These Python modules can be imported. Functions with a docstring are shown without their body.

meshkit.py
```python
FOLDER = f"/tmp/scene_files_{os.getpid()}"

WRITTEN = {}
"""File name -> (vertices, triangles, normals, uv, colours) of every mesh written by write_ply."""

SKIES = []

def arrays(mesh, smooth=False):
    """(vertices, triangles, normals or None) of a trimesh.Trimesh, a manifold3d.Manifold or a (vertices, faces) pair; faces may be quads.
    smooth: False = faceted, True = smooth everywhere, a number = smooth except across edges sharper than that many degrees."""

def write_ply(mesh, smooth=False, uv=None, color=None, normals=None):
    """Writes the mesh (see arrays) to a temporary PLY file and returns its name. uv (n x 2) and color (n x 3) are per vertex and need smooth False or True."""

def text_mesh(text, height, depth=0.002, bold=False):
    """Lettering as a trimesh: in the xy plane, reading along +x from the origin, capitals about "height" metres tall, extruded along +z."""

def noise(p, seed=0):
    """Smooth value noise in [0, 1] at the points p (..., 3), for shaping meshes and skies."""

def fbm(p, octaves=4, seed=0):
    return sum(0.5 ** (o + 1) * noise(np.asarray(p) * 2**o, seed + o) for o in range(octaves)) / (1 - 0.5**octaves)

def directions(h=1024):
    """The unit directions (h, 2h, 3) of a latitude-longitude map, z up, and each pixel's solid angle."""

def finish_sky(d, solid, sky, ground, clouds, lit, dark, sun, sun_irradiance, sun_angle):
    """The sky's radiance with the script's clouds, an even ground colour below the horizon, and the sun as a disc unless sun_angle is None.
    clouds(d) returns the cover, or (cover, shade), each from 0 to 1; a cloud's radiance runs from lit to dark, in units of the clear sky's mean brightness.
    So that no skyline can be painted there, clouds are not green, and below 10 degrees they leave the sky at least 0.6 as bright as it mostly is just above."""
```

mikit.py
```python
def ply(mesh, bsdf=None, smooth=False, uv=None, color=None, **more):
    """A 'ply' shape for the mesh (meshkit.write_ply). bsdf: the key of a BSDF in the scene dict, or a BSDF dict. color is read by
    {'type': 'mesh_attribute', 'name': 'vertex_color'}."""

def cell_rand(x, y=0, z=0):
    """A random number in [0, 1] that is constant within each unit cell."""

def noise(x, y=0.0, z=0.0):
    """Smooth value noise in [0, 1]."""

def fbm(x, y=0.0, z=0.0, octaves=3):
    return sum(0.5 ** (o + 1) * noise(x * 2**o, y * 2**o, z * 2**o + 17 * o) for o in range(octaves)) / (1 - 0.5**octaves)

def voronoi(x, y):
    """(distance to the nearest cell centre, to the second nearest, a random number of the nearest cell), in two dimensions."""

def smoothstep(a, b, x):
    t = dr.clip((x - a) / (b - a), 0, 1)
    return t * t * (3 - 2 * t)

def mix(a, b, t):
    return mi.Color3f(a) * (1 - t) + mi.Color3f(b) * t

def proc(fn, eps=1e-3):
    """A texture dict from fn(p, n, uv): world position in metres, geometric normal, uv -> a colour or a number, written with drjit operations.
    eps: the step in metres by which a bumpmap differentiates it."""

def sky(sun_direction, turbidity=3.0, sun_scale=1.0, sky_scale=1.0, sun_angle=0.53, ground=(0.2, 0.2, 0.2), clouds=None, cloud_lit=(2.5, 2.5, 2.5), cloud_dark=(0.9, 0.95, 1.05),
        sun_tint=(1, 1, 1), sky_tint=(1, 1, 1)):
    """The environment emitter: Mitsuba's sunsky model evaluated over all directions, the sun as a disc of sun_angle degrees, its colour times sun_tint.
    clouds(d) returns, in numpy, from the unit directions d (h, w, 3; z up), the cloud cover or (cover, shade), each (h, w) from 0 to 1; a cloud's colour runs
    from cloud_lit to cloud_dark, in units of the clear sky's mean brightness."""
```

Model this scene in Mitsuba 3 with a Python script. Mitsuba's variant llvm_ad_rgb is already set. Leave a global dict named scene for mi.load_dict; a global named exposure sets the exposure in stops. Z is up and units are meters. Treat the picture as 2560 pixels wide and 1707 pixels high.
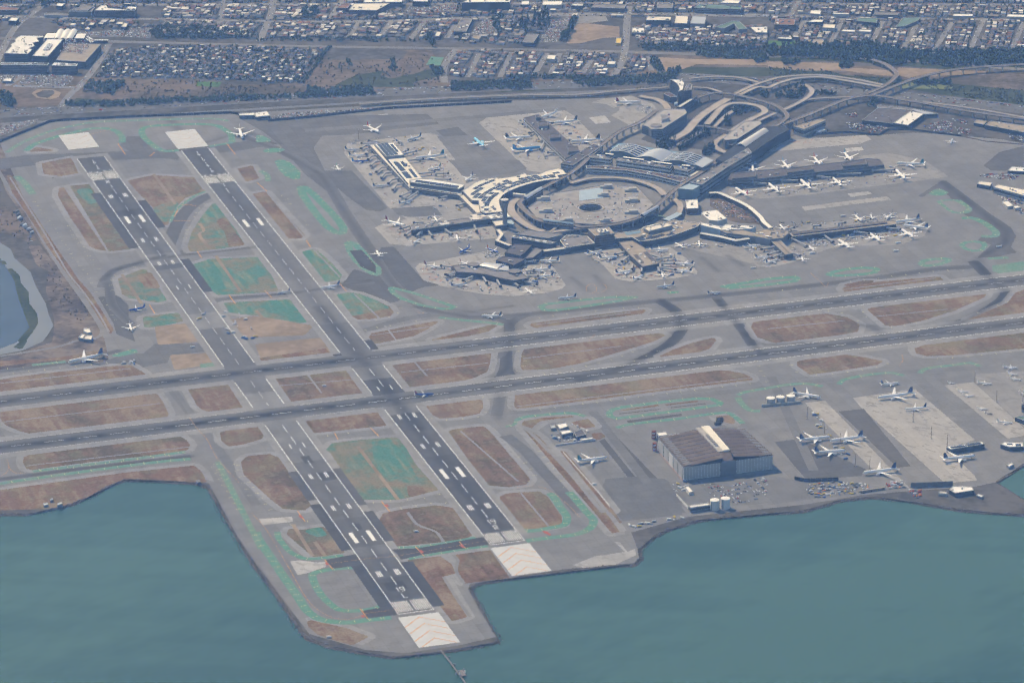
import math, random
import numpy as np, trimesh, drjit as dr, mitsuba as mi, mikit, meshkit
from shapely.geometry import Polygon, LineString, MultiPolygon, Point, box
from shapely.ops import unary_union
from shapely.strtree import STRtree
from shapely import affinity

# ------------------------------------------------------------------ camera, sky, exposure
# metres, x east, y north, z up; the origin lies on the airfield
scene, labels = {}, {}
CAM = np.array([5518.65, 5851.85, 2835.1])
YAW, PITCH, ROLL, FOV = 3.92310909, 0.354531542, -0.01296503, 13.7720
_f = np.array([math.cos(PITCH)*math.sin(YAW), math.cos(PITCH)*math.cos(YAW), -math.sin(PITCH)])
_r = np.array([math.cos(YAW), -math.sin(YAW), 0.0]); _u = np.cross(_r, _f)
_r, _u = _r*math.cos(ROLL)+_u*math.sin(ROLL), _u*math.cos(ROLL)-_r*math.sin(ROLL)
TM = mi.ScalarTransform4f
scene['camera'] = {'type': 'perspective', 'fov': FOV, 'fov_axis': 'x', 'near_clip': 10.0, 'far_clip': 40000.0,
    'to_world': TM(np.vstack([np.c_[-_r, _u, _f, CAM], [0, 0, 0, 1]]).tolist()), 'medium': {'type': 'ref', 'id': 'haze_air'}}
SUN_AZ, SUN_EL = math.radians(186), math.radians(47)
SUN = [math.sin(SUN_AZ)*math.cos(SUN_EL), math.cos(SUN_AZ)*math.cos(SUN_EL), math.sin(SUN_EL)]
scene['sky'] = mikit.sky(SUN, turbidity=3, sun_tint=(0.955, 0.985, 1.015))
exposure = 1.66
# the air between the aeroplane and the ground
scene['haze_air'] = {'type': 'homogeneous', 'albedo': {'type': 'rgb', 'value': [0.93, 0.955, 0.99]},
    'sigma_t': {'type': 'rgb', 'value': [1.08e-5, 2.0e-5, 4.1e-5]}, 'phase': {'type': 'hg', 'g': 0.3}}
GX, GY, GR_ = 600.0, 500.0, 11000.0
scene['haze'] = {'type': 'cube', 'to_world': TM().translate([GX, GY, 1448]).scale([GR_+60, GR_+60, 1452.5]),
    'bsdf': {'type': 'null'}, 'interior': {'type': 'ref', 'id': 'haze_air'}}
labels['haze'] = {'label': 'thin blue haze over the airport and the town', 'category': 'haze', 'kind': 'stuff'}

# ------------------------------------------------------------------ helpers
def M(s): return np.array([[float(v) for v in t.split(',')] for t in s.split()])
_count = {}
def key(name, parent=None):
    k = name if parent is None else parent+'__'+name
    n = _count.get(k, 0); _count[k] = n+1
    return k if n == 0 else '%s_%03d' % (k, n)
def tag(k, label=None, category=None, group=None, kind=None):
    d = {}
    for a, b in (('label', label), ('category', category), ('group', group), ('kind', kind)):
        if b: d[a] = b
    labels[k] = d
    return k
def rgb(*c): return {'type': 'rgb', 'value': list(c)}
def diffuse(name, c):
    scene[name] = {'type': 'twosided', 'bsdf': {'type': 'diffuse', 'reflectance': rgb(*c)}}
def paint(name, c, rough=0.35, metal=0.0):
    scene[name] = {'type': 'twosided', 'bsdf': {'type': 'principled', 'base_color': rgb(*c), 'roughness': rough, 'metallic': metal, 'specular': 0.4}}
def add(k, mesh, bsdf, smooth=False, to_world=None, **kw):
    d = mikit.ply(mesh, bsdf, smooth=smooth, **kw)
    if to_world is not None: d['to_world'] = to_world
    scene[k] = d
    return k
def cat(ms):
    vs, fs, n = [], [], 0
    for v, f in ms:
        v = np.asarray(v, float); f = np.asarray(f, int)
        if f.shape[1] == 4: f = np.vstack([f[:, [0, 1, 2]], f[:, [0, 2, 3]]])
        vs.append(v); fs.append(f+n); n += len(v)
    return np.vstack(vs), np.vstack(fs)
_BF = np.array([[0,3,2,1],[4,5,6,7],[0,1,5,4],[1,2,6,5],[2,3,7,6],[3,0,4,7]])
def box_m(cx, cy, z0, lx, ly, h, a=0.0, top=1.0):
    """An upright box: centre, base height, length, width, height, turned by a; top narrows its upper face."""
    c, s = math.cos(a), math.sin(a); v = []
    for z, k in ((z0, 1.0), (z0+h, top)):
        for sx, sy in ((-1,-1),(1,-1),(1,1),(-1,1)):
            x, y = sx*lx/2*k, sy*ly/2*k
            v.append((cx+x*c-y*s, cy+x*s+y*c, z))
    return np.array(v), _BF
def tri2d(p):
    v, f = trimesh.creation.triangulate_polygon(p, engine='earcut')
    v, f = np.asarray(v), np.asarray(f)
    a = v[f]; ar = (a[:,1,0]-a[:,0,0])*(a[:,2,1]-a[:,0,1])-(a[:,1,1]-a[:,0,1])*(a[:,2,0]-a[:,0,0])
    f = f[np.abs(ar) > 1e-6]; ar = ar[np.abs(ar) > 1e-6]
    f[ar < 0] = f[ar < 0][:, ::-1]
    return v, f
def polys(g):
    if g.is_empty: return []
    if g.geom_type == 'Polygon': return [g]
    return [q for q in getattr(g, 'geoms', []) for q in polys(q)]
def flat(g, z):
    ms = []
    for p in polys(g):
        if p.area < 0.05: continue
        v, f = tri2d(p); ms.append((np.c_[v, np.full(len(v), z)], f))
    return cat(ms) if ms else None
def prism(g, z0, z1, roof=True):
    """Walls (and flat top) over a plan, as one mesh."""
    ms = []
    for p in polys(g):
        for ring, ccw in [(p.exterior, True)]+[(r, False) for r in p.interiors]:
            c = np.array(ring.coords)[:-1]
            if ring.is_ccw != ccw: c = c[::-1]
            n = len(c); i = np.arange(n); j = (i+1) % n
            vv = np.vstack([np.c_[c[i], np.full(n, z0)], np.c_[c[j], np.full(n, z0)], np.c_[c[j], np.full(n, z1)], np.c_[c[i], np.full(n, z1)]])
            ms.append((vv, np.c_[i, i+n, i+2*n, i+3*n]))
        if roof:
            v, f = tri2d(p); ms.append((np.c_[v, np.full(len(v), z1)], f))
    return cat(ms)
def rnd(p, r):
    p = p.buffer(0)
    return p.buffer(-r, join_style=1).buffer(2*r, join_style=1, quad_segs=4).buffer(-r, join_style=1, quad_segs=4)
def ribbon(line, w, cap=2): return LineString(line).buffer(w/2, cap_style=cap, join_style=1, quad_segs=4)
def smooth_line(p, n=6):
    """Catmull-Rom through the points."""
    p = np.asarray(p, float); q = np.vstack([2*p[0]-p[1], p, 2*p[-1]-p[-2]]); out = []
    for i in range(1, len(q)-2):
        for t in np.linspace(0, 1, n, endpoint=False):
            a, b, c, d = q[i-1], q[i], q[i+1], q[i+2]
            out.append(0.5*((2*b)+(c-a)*t+(2*a-5*b+4*c-d)*t*t+(3*b-a-3*c+d)*t**3))
    out.append(p[-1]); return np.array(out)

# ------------------------------------------------------------------ ground materials
# pavement: uv.x is the grey of the surface, uv.y its warmth (0 bluish asphalt .. 1 tan concrete)
STREAKS = []      # (x0, y0, x1, y1, half width, strength): rubber and oil along the wheel paths
def streak(line, w, s):
    for a, b in zip(line[:-1], line[1:]): STREAKS.append((a[0], a[1], b[0], b[1], w, s))
def _seg(p, s):
    ax, ay, bx, by, w, k = s
    dx, dy = bx-ax, by-ay; L2 = dx*dx+dy*dy
    px, py = p.x-ax, p.y-ay
    t = dr.clip((px*dx+py*dy)/L2, 0, 1)
    qx, qy = px-t*dx, py-t*dy
    return k*dr.exp(-(qx*qx+qy*qy)/(w*w))
def pav_fn(p, n, uv):
    N = mikit.noise
    a = mikit.fbm(p.x/160, p.y/160, 0, 3)-0.5
    b = mikit.fbm(p.x/23+40, p.y/23, 3, 3)-0.5
    c = N(p.x/3.1, p.y/3.1, 7)-0.5
    # slabs laid in strips along the runways, each poured a little different
    e = (p.x*0.4665+p.y*0.8846); q = (p.x*0.8846-p.y*0.4665)
    slab = mikit.cell_rand(dr.floor(q/22.9), dr.floor(e/61.0+0.37*dr.floor(q/22.9)), 5)-0.5
    wear = mi.Float(0)
    for s in STREAKS: wear = dr.maximum(wear, _seg(p, s))
    joint = mi.Float(0)
    for w_ in (q/22.9, e/30.5): joint = dr.maximum(joint, mikit.smoothstep(0.455, 0.49, dr.abs(w_-dr.floor(w_)-0.5)))
    stain = mikit.smoothstep(0.58, 0.74, mikit.fbm(p.x/9+11, p.y/14, 4, 3))*mikit.smoothstep(0.2, 0.34, uv.x)
    wear = dr.maximum(wear, dr.maximum(0.09*joint, 0.22*stain))
    t = uv.x*(1+0.16*a+0.24*b+0.10*c+0.10*slab)*(1-dr.clip(wear*(1+1.2*b), 0, 0.8))
    col = mikit.mix((0.955, 0.995, 1.03), (1.03, 1.0, 0.93), dr.clip(uv.y+0.5*a, 0, 1))
    return col*dr.maximum(t, 0.02)
# grass: uv.x runs from pale straw to dark turf, uv.y is how green it is
def grs_fn(p, n, uv):
    a = mikit.fbm(p.x/60, p.y/60, 1, 4); b = mikit.fbm(p.x/14+9, p.y/14, 5, 3); c = mikit.noise(p.x/2.5, p.y/2.5, 2)
    e = (p.x*0.4665+p.y*0.8846); q = (p.x*0.8846-p.y*0.4665)
    d = mikit.fbm(q/9, e/70, 2, 3)
    k = dr.clip(uv.x+1.5*(a-0.5)+0.8*(b-0.5)+0.8*(d-0.5), 0, 1)
    col = mikit.mix(mikit.mix((0.255, 0.195, 0.130), (0.188, 0.121, 0.078), mikit.smoothstep(0.0, 0.5, k)), (0.110, 0.076, 0.046), mikit.smoothstep(0.5, 1.0, k))
    col = mikit.mix(col, mi.Color3f(0.29, 0.235, 0.15), mikit.smoothstep(0.58, 0.78, b)*0.4)
    col = mikit.mix(col, mi.Color3f(0.15, 0.165, 0.09), mikit.smoothstep(0.55, 0.75, mikit.fbm(p.x/45+70, p.y/45, 9, 3))*0.35)
    g = dr.clip(uv.y*(0.25+1.5*mikit.smoothstep(0.25, 0.7, 0.6*a+0.4*b)), 0, 1)
    gc = mikit.mix((0.085, 0.21, 0.165), (0.205, 0.25, 0.17), dr.clip(2.2*(d-0.35), 0, 1))
    return mikit.mix(col, gc, g)*(0.85+0.3*c)
# open land: uv.x picks dry field, sand, marsh, lawn, mud, rubble
PAL = [((0.185, 0.150, 0.115), (0.095, 0.085, 0.062)), ((0.34, 0.27, 0.19), (0.24, 0.19, 0.135)), ((0.075, 0.085, 0.045), (0.045, 0.06, 0.035)),
       ((0.10, 0.20, 0.07), (0.07, 0.13, 0.05)), ((0.13, 0.12, 0.10), (0.08, 0.08, 0.07)), ((0.22, 0.185, 0.15), (0.085, 0.075, 0.065)),
       ((0.135, 0.13, 0.12), (0.075, 0.075, 0.068)), ((0.29, 0.26, 0.17), (0.17, 0.20, 0.085))]
def fld_fn(p, n, uv):
    a = mikit.fbm(p.x/70, p.y/70, 4, 4); b = mikit.fbm(p.x/11, p.y/11, 6, 3)
    k = dr.clip(0.5+2.2*(a-0.5)+1.2*(b-0.5), 0, 1); out = mi.Color3f(0)
    i = dr.floor(uv.x*8)
    for j, (c, d) in enumerate(PAL): out = dr.select(dr.abs(i-j) < 0.5, mikit.mix(c, d, k), out)
    return out
def grn_fn(p, n, uv):
    b = mikit.fbm(p.x/18, p.y/18, 8, 3); c = mikit.noise(p.x/2.5, p.y/2.5, 2)
    return mikit.mix((0.125, 0.27, 0.20), (0.19, 0.272, 0.213), dr.clip(uv.x+1.3*(b-0.5), 0, 1))*(0.88+0.24*c)
def wat_fn(p, n, uv):
    a = mikit.fbm(p.x/900, p.y/420, 1, 4); b = mikit.fbm(p.x/60, p.y/25, 2, 3)
    return mikit.mix((0.021, 0.069, 0.047), (0.039, 0.099, 0.064), dr.clip(0.5+2.6*(a-0.5)+0.7*(b-0.5)+1.2*(mikit.fbm((p.x*0.8+p.y*0.6)/60, (p.y*0.8-p.x*0.6)/700, 6, 3)-0.5), 0, 1))
def wat_bump(p, n, uv): return mikit.fbm(p.x/14, p.y/9, 1, 3)*0.5
def rip_fn(p, n, uv):
    v = mikit.voronoi(p.x/2.2, p.y/2.2); a = mikit.fbm(p.x/20, p.y/20, 3, 2)
    return mi.Color3f(0.115, 0.105, 0.09)*(0.45+0.8*v[2]+0.5*(a-0.5))
for nm, fn in (('pavement', pav_fn), ('turf', grs_fn), ('land', fld_fn), ('green_paint', grn_fn), ('riprap', rip_fn)):
    scene[nm] = {'type': 'twosided', 'bsdf': {'type': 'diffuse', 'reflectance': mikit.proc(fn)}}
scene['bay_water'] = {'type': 'bumpmap', 'arbitrary': mikit.proc(wat_bump, eps=1.0), 'scale': 1.0,
    'bsdf': {'type': 'principled', 'base_color': mikit.proc(wat_fn), 'roughness': 0.25, 'specular': 0.5}}
scene['lagoon_deep'] = {'type': 'principled', 'base_color': mikit.proc(lambda p, n, uv: mikit.mix((0.03, 0.05, 0.08), (0.05, 0.07, 0.095), mikit.fbm(p.x/90, p.y/90, 3, 3))), 'roughness': 0.3, 'specular': 0.5}
scene['lagoon_water'] = {'type': 'principled', 'base_color': mikit.proc(lambda p, n, uv: mikit.mix((0.14, 0.15, 0.155), (0.20, 0.20, 0.19), mikit.fbm(p.x/120, p.y/120, 3, 3))), 'roughness': 0.3, 'specular': 0.5}  # pale base colour stands in for sky reflected on the channel
diffuse('white_paint', (0.80, 0.79, 0.76)); diffuse('yellow_paint', (0.62, 0.54, 0.28)); diffuse('orange_paint', (0.70, 0.33, 0.12)); diffuse('dull_white', (0.52, 0.51, 0.50)); diffuse('red_paint', (0.42, 0.13, 0.09))
scene['arrestor_white'] = {'type': 'twosided', 'bsdf': {'type': 'diffuse', 'reflectance': mikit.proc(lambda p, n, uv: mi.Color3f(0.57, 0.592, 0.602)*(0.93+0.14*mikit.fbm(p.x/9, p.y/9, 2, 3)))}}

# ------------------------------------------------------------------ runway geometry (surveyed ends)
RW = {'19L': ((1136.6, 1203.3), (-91.8, -1128.7)), '19R': ((828.1, 1107.8), (-259.6, -954.8)), '28R': ((2015.7, -329.2), (-1180.9, 1358.4)), '28L': ((1909.2, -531.4), (-1155.6, 1086.7))}
def rw_pt(r, s, o):
    a, b = map(np.array, RW[r]); d = (b-a)/np.linalg.norm(b-a); n = np.array([-d[1], d[0]])
    return a+d*s+n*o
def rw_rect(r, s0, s1, o0, o1): return Polygon([rw_pt(r, s0, o0), rw_pt(r, s1, o0), rw_pt(r, s1, o1), rw_pt(r, s0, o1)])

# ------------------------------------------------------------------ the sheets, painter's order; later ones cut earlier ones
SHEETS = []       # (name, polygon, material, u, v)
def lay(name, p, mat, u=0.2, v=0.5, r=0, w=None):
    if w is not None: p = ribbon(smooth_line(p), w)
    elif not hasattr(p, 'geom_type'): p = Polygon(p).buffer(0)
    if r: p = rnd(p, r)
    SHEETS.append((name, p, mat, u, v))
def pav(name, p, u, v=0.45, r=0, w=None): lay(name, p, 'pavement', u, v, r, w)
def turf(p, u=0.45, v=0.06, r=4): lay('grass_field', p, 'turf', u, v, r)
def field(p, k, r=0, name='open_field', w=None): lay(name, p, 'land', (k+0.5)/8, 0, r, w)

SHORE = M("1791.0,99.4 1348.0,377.6 1316.6,410.9 1288.2,423.8 1228.8,434.9 1182.1,432.1 1135.0,417.4 1094.0,416.4 1068.7,446.2 1019.8,519.1 1018.6,546.9 1071.7,636.4 1141.2,760.6 1196.0,866.8 1243.1,968.5 1300.8,1075.2 1335.0,1149.6 1330.2,1206.7 1308.8,1266.1 1291.6,1303.8 1262.8,1329.3 1191.1,1366.0 1150.2,1384.5 1124.9,1389.0 1110.2,1377.2 1089.8,1338.7 1046.7,1269.8 1006.7,1205.6 987.2,1197.2 917.0,1231.9 849.9,1268.3 783.8,1306.1 749.6,1334.3 718.9,1323.5 693.7,1295.7 662.2,1282.3 619.1,1272.5 586.9,1273.1 539.9,1280.7 502.7,1297.5 426.3,1350.1 377.6,1387.5 329.5,1395.6 296.3,1401.9 251.9,1428.7 221.0,1481.8 210.3,1522.1 192.4,1575.5 163.4,1629.2 132.4,1673.4 -294.6,2227.6 -1955.1,1132.0 -3821.4,-99.4 -4157.3,-1346.6 -1452.2,-4349.6 -162.2,-4123.5 1360.2,-1599.0")
PEN = Polygon(SHORE).buffer(0)
INLET = Polygon(M("41.6,1546.3 19.3,1541.8 -12.6,1538.4 -47.3,1530.3 -206.6,1515.9 -55.1,1657.9 68.2,1658.3 68.1,1622.2 48.4,1570.1")).buffer(0)
LAND = PEN.difference(INLET)
TOP = LAND.buffer(-7, join_style=1, quad_segs=2)
def sea_wall(): # the rock slope between the land and the bay
    ms = []
    for p in polys(LAND.difference(TOP)):
        v, f = tri2d(p)
        z = np.array([0.0 if TOP.distance(Point(q)) < 0.4 else -2.7 for q in v]); ms.append((np.c_[v, z], f))
    return cat(ms)
lay('town_ground', TOP, 'land', 6.5/8)
# ---- land beyond the freeway
field(M("-181.0,-1863.5 -330.5,-1727.1 -440.4,-1581.8 -498.0,-1493.4 -672.3,-1214.5 -634.7,-1116.5 -488.0,-1250.5 -347.6,-1353.0 -167.8,-1523.0 -11.7,-1642.8"), 0, 10)
field(M("-626.8,-1276.6 -757.4,-1147.7 -999.3,-1332.1 -1165.9,-1150.8 -1065.8,-1006.8 -983.7,-915.0 -1091.1,-798.4 -1054.5,-761.9 -795.9,-979.3 -609.3,-1144.0 -552.9,-1192.7"), 0, 10)
field(M("-1098.6,-841.5 -1208.8,-702.7 -1471.8,-697.6 -1502.4,-684.2 -1628.1,-487.9 -1706.4,-337.1 -1795.6,-214.1 -1976.0,59.6 -1854.1,155.6 -1706.4,-42.2 -1631.6,-173.8 -1542.3,-411.4 -1474.3,-537.0 -1361.4,-556.3 -1197.8,-657.1 -1031.5,-774.2"), 0, 8)
field(M("-509.1,-1436.3 -413.9,-1393.5 -374.1,-1361.5 -476.4,-1313.2 -562.4,-1321.0 -593.2,-1364.3 -546.8,-1434.0"), 0, 10)
field(M("-791.8,-1084.9 -879.4,-1105.2 -952.6,-1090.6 -976.5,-1012.8 -1029.4,-1020.3 -1051.7,-996.0 -1016.7,-956.2 -932.5,-970.5 -922.2,-930.8 -854.1,-1004.6 -811.5,-1050.8"), 2, 10, 'marsh')
field(M("-926.7,-1066.8 -948.3,-1082.3 -984.5,-1069.0 -996.1,-1036.9 -967.9,-1022.1 -922.7,-1026.0"), 0, 8)
field(M("-329.4,-1447.4 -374.1,-1361.5 -499.2,-1263.4 -620.7,-1156.7 -592.3,-1125.0 -331.3,-1333.5 -269.2,-1413.2"), 2, 6, 'marsh')
field(M("-603.7,-1175.1 -717.0,-1077.4 -774.2,-1065.9 -827.9,-995.0 -904.3,-912.2 -1084.9,-792.3 -1048.4,-755.8 -784.3,-966.8 -598.0,-1131.3 -575.5,-1143.3"), 2, 6, 'marsh')
field(M("-1086.3,-829.2 -1174.6,-669.5 -1278.2,-595.3 -1422.9,-592.9 -1512.9,-599.9 -1459.9,-578.8 -1581.6,-446.5 -1529.2,-399.8 -1380.1,-535.9 -1248.7,-601.9 -1099.2,-700.7 -1019.4,-762.1"), 2, 6, 'marsh')
field(M("-1581.7,-446.5 -1654.0,-341.9 -1655.0,-276.1 -1711.5,-176.2 -1723.7,-137.4 -1771.3,-47.5 -1840.7,103.4 -1753.5,219.4 -1702.4,40.9 -1658.8,-131.7 -1608.9,-236.4 -1529.2,-399.7"), 2, 8, 'marsh')
field(M("-1681.9,-535.8 -1886.3,-407.6 -1924.3,-272.1 -2088.4,-93.7 -2026.0,36.2 -1858.8,-119.4 -1783.5,-253.4 -1741.9,-351.0 -1621.4,-481.9"), 2, 8, 'marsh')
field(M("-1712.1,-124.5 -1739.1,-101.6 -1754.7,-33.9 -1734.8,-23.9 -1691.0,-77.7 -1659.0,-118.8"), 7, 3, 'reed_bed')
field(M("-1788.0,-61.2 -1875.9,-36.3 -1948.9,17.3 -1987.7,98.0 -1899.4,167.1 -1857.4,90.1 -1815.3,12.8"), 0, 8)
field(M("-1618.1,-479.0 -1719.8,-348.7 -1710.1,-307.0 -1756.6,-217.5 -1726.5,-185.6 -1706.0,-220.7 -1681.5,-299.0 -1613.2,-373.2 -1585.0,-449.4"), 1, 6)
field(M("-1785.3,-225.2 -1841.8,-137.9 -1899.7,-55.6 -1875.9,-36.3 -1825.0,-91.6 -1737.0,-148.6 -1738.3,-185.6"), 1, 6)
field(M("-1468.5,-694.5 -1515.8,-616.5 -1631.4,-490.9 -1594.9,-458.3 -1489.7,-585.6 -1433.2,-581.7 -1396.3,-595.8 -1424.7,-643.1"), 1, 6)
field(M("-1537.1,-1035.9 -1565.4,-1012.1 -1580.2,-968.0 -1595.5,-937.3 -1528.6,-871.9 -1498.9,-897.4 -1427.1,-907.3 -1406.1,-930.2"), 1, 4)
pav('dirt_lot', M("-1593.9,-1072.7 -1638.6,-1024.0 -1614.6,-993.7 -1565.4,-1012.1 -1545.8,-1033.4"), 0.27, 0.8)
field(M("-993.1,-1325.4 -1047.1,-1273.4 -1105.6,-1162.5 -1051.7,-1121.0 -990.9,-1187.1 -959.1,-1201.8 -917.4,-1273.6"), 6, 4)
field(M("-970.4,-1202.7 -1036.1,-1138.0 -1012.5,-1091.0 -974.2,-1080.2 -932.8,-1125.2 -939.9,-1169.9"), 0, 6)
lay('playing_field', Polygon(M("-1746.6,-593.6 -1790.3,-546.1 -1762.8,-521.8 -1738.5,-534.7 -1722.6,-572.2")), 'land', 3.5/8)
lay('playing_field', Polygon(M("-602.9,-1340.9 -638.6,-1295.8 -608.5,-1271.0 -578.3,-1316.5")), 'land', 3.5/8)
lay('tennis_court', Polygon(M("-1112.5,-1088.1 -1126.2,-1059.9 -1073.4,-1018.3 -1057.1,-1049.1")), 'green_paint', 0.35)
field(M("-225.7,-1559.8 -290.6,-1565.1 -343.9,-1519.9 -323.3,-1479.1 -288.0,-1467.3 -224.7,-1436.6 -193.2,-1495.5"), 0, 8)
field(M("-281.4,-1549.8 -311.8,-1567.4 -335.7,-1541.5 -332.9,-1506.5 -307.7,-1483.5 -282.2,-1479.8 -268.2,-1513.7"), 1, 6)
field(M("-287.4,-1543.3 -316.6,-1549.6 -332.0,-1532.9 -317.2,-1510.9 -285.2,-1495.3 -275.4,-1518.6"), 6, 5)
field(M("-647.8,-1687.4 -699.5,-1644.7 -663.4,-1630.0 -621.1,-1635.7 -608.8,-1649.0"), 1, 6)
# ---- roads and railway outside
FREEWAY = M("192.6,-1694.9 -132.5,-1478.7 -332.7,-1335.5 -613.3,-1130.6 -930.8,-886.8 -1243.8,-633.5 -1383.0,-543.8 -1460.3,-424.1 -1544.0,-231.8 -1611.2,-93.8 -1724.1,196.2 -1802.2,557.8")
pav('freeway', FREEWAY, 0.155, 0.35, w=62)
pav('frontage_road', M("-84.7,-1418.8 -272.3,-1278.6 -481.1,-1130.5 -642.2,-1014.9 -885.7,-840.3 -1119.3,-652.1 -1271.7,-522.1"), 0.19, 0.4, w=16)
RAIL = M("-346.0,-2249.9 -518.3,-1962.5 -709.6,-1704.9 -967.0,-1370.5 -1231.9,-1049.8 -1457.5,-766.9 -1609.6,-558.9 -1800.3,-319.8 -1969.9,0.6 -2122.3,319.9")
pav('railway', RAIL, 0.20, 0.95, w=22)
pav('railway', M("-702.4,-1696.4 -959.5,-1362.3 -1224.3,-1042.0 -1449.7,-759.4"), 0.11, 0.4, w=8)
ROADS = [M("-342.4,-1766.4 -512.3,-1930.1 -619.4,-2021.9 -729.5,-2086.9 -777.9,-2121.1 -833.9,-2177.2"), M("-262.4,-1420.5 -335.6,-1478.4 -402.4,-1520.1 -515.3,-1604.8 -618.4,-1692.4 -667.0,-1734.4"), M("-1287.0,-662.7 -1432.9,-766.5 -1674.3,-985.1 -1740.1,-1042.0"), M("-985.4,-913.1 -1056.9,-990.4 -1142.1,-1056.0 -1196.9,-1090.1"),
    M("-290.5,-1628.7 -388.5,-1503.3"), M("-280.2,-1639.9 -368.6,-1685.7"), M("-923.0,-1483.2 -1086.4,-1626.1 -1190.2,-1729.4"), M("-1474.3,-1196.1 -1570.1,-1127.1 -1688.3,-998.3 -1795.6,-867.0 -1904.3,-734.3"), M("-1180.6,-1509.2 -1306.7,-1602.2"), M("-604.1,-2155.0 -908.9,-1777.2 -1182.8,-1450.4 -1500.7,-1171.7 -1803.2,-876.0 -2059.1,-540.3 -2330.3,-222.2"), M("-665.3,-2232.4 -1215.9,-1643.0 -1799.7,-1017.6 -2433.1,-303.2")]
for r_ in ROADS: pav('town_road', r_, 0.25, 0.6, w=17)
STREET_D = M("-1168.5,-804.3 -1316.0,-906.9"); STREET_D = (STREET_D[1]-STREET_D[0])/np.linalg.norm(STREET_D[1]-STREET_D[0])
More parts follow.
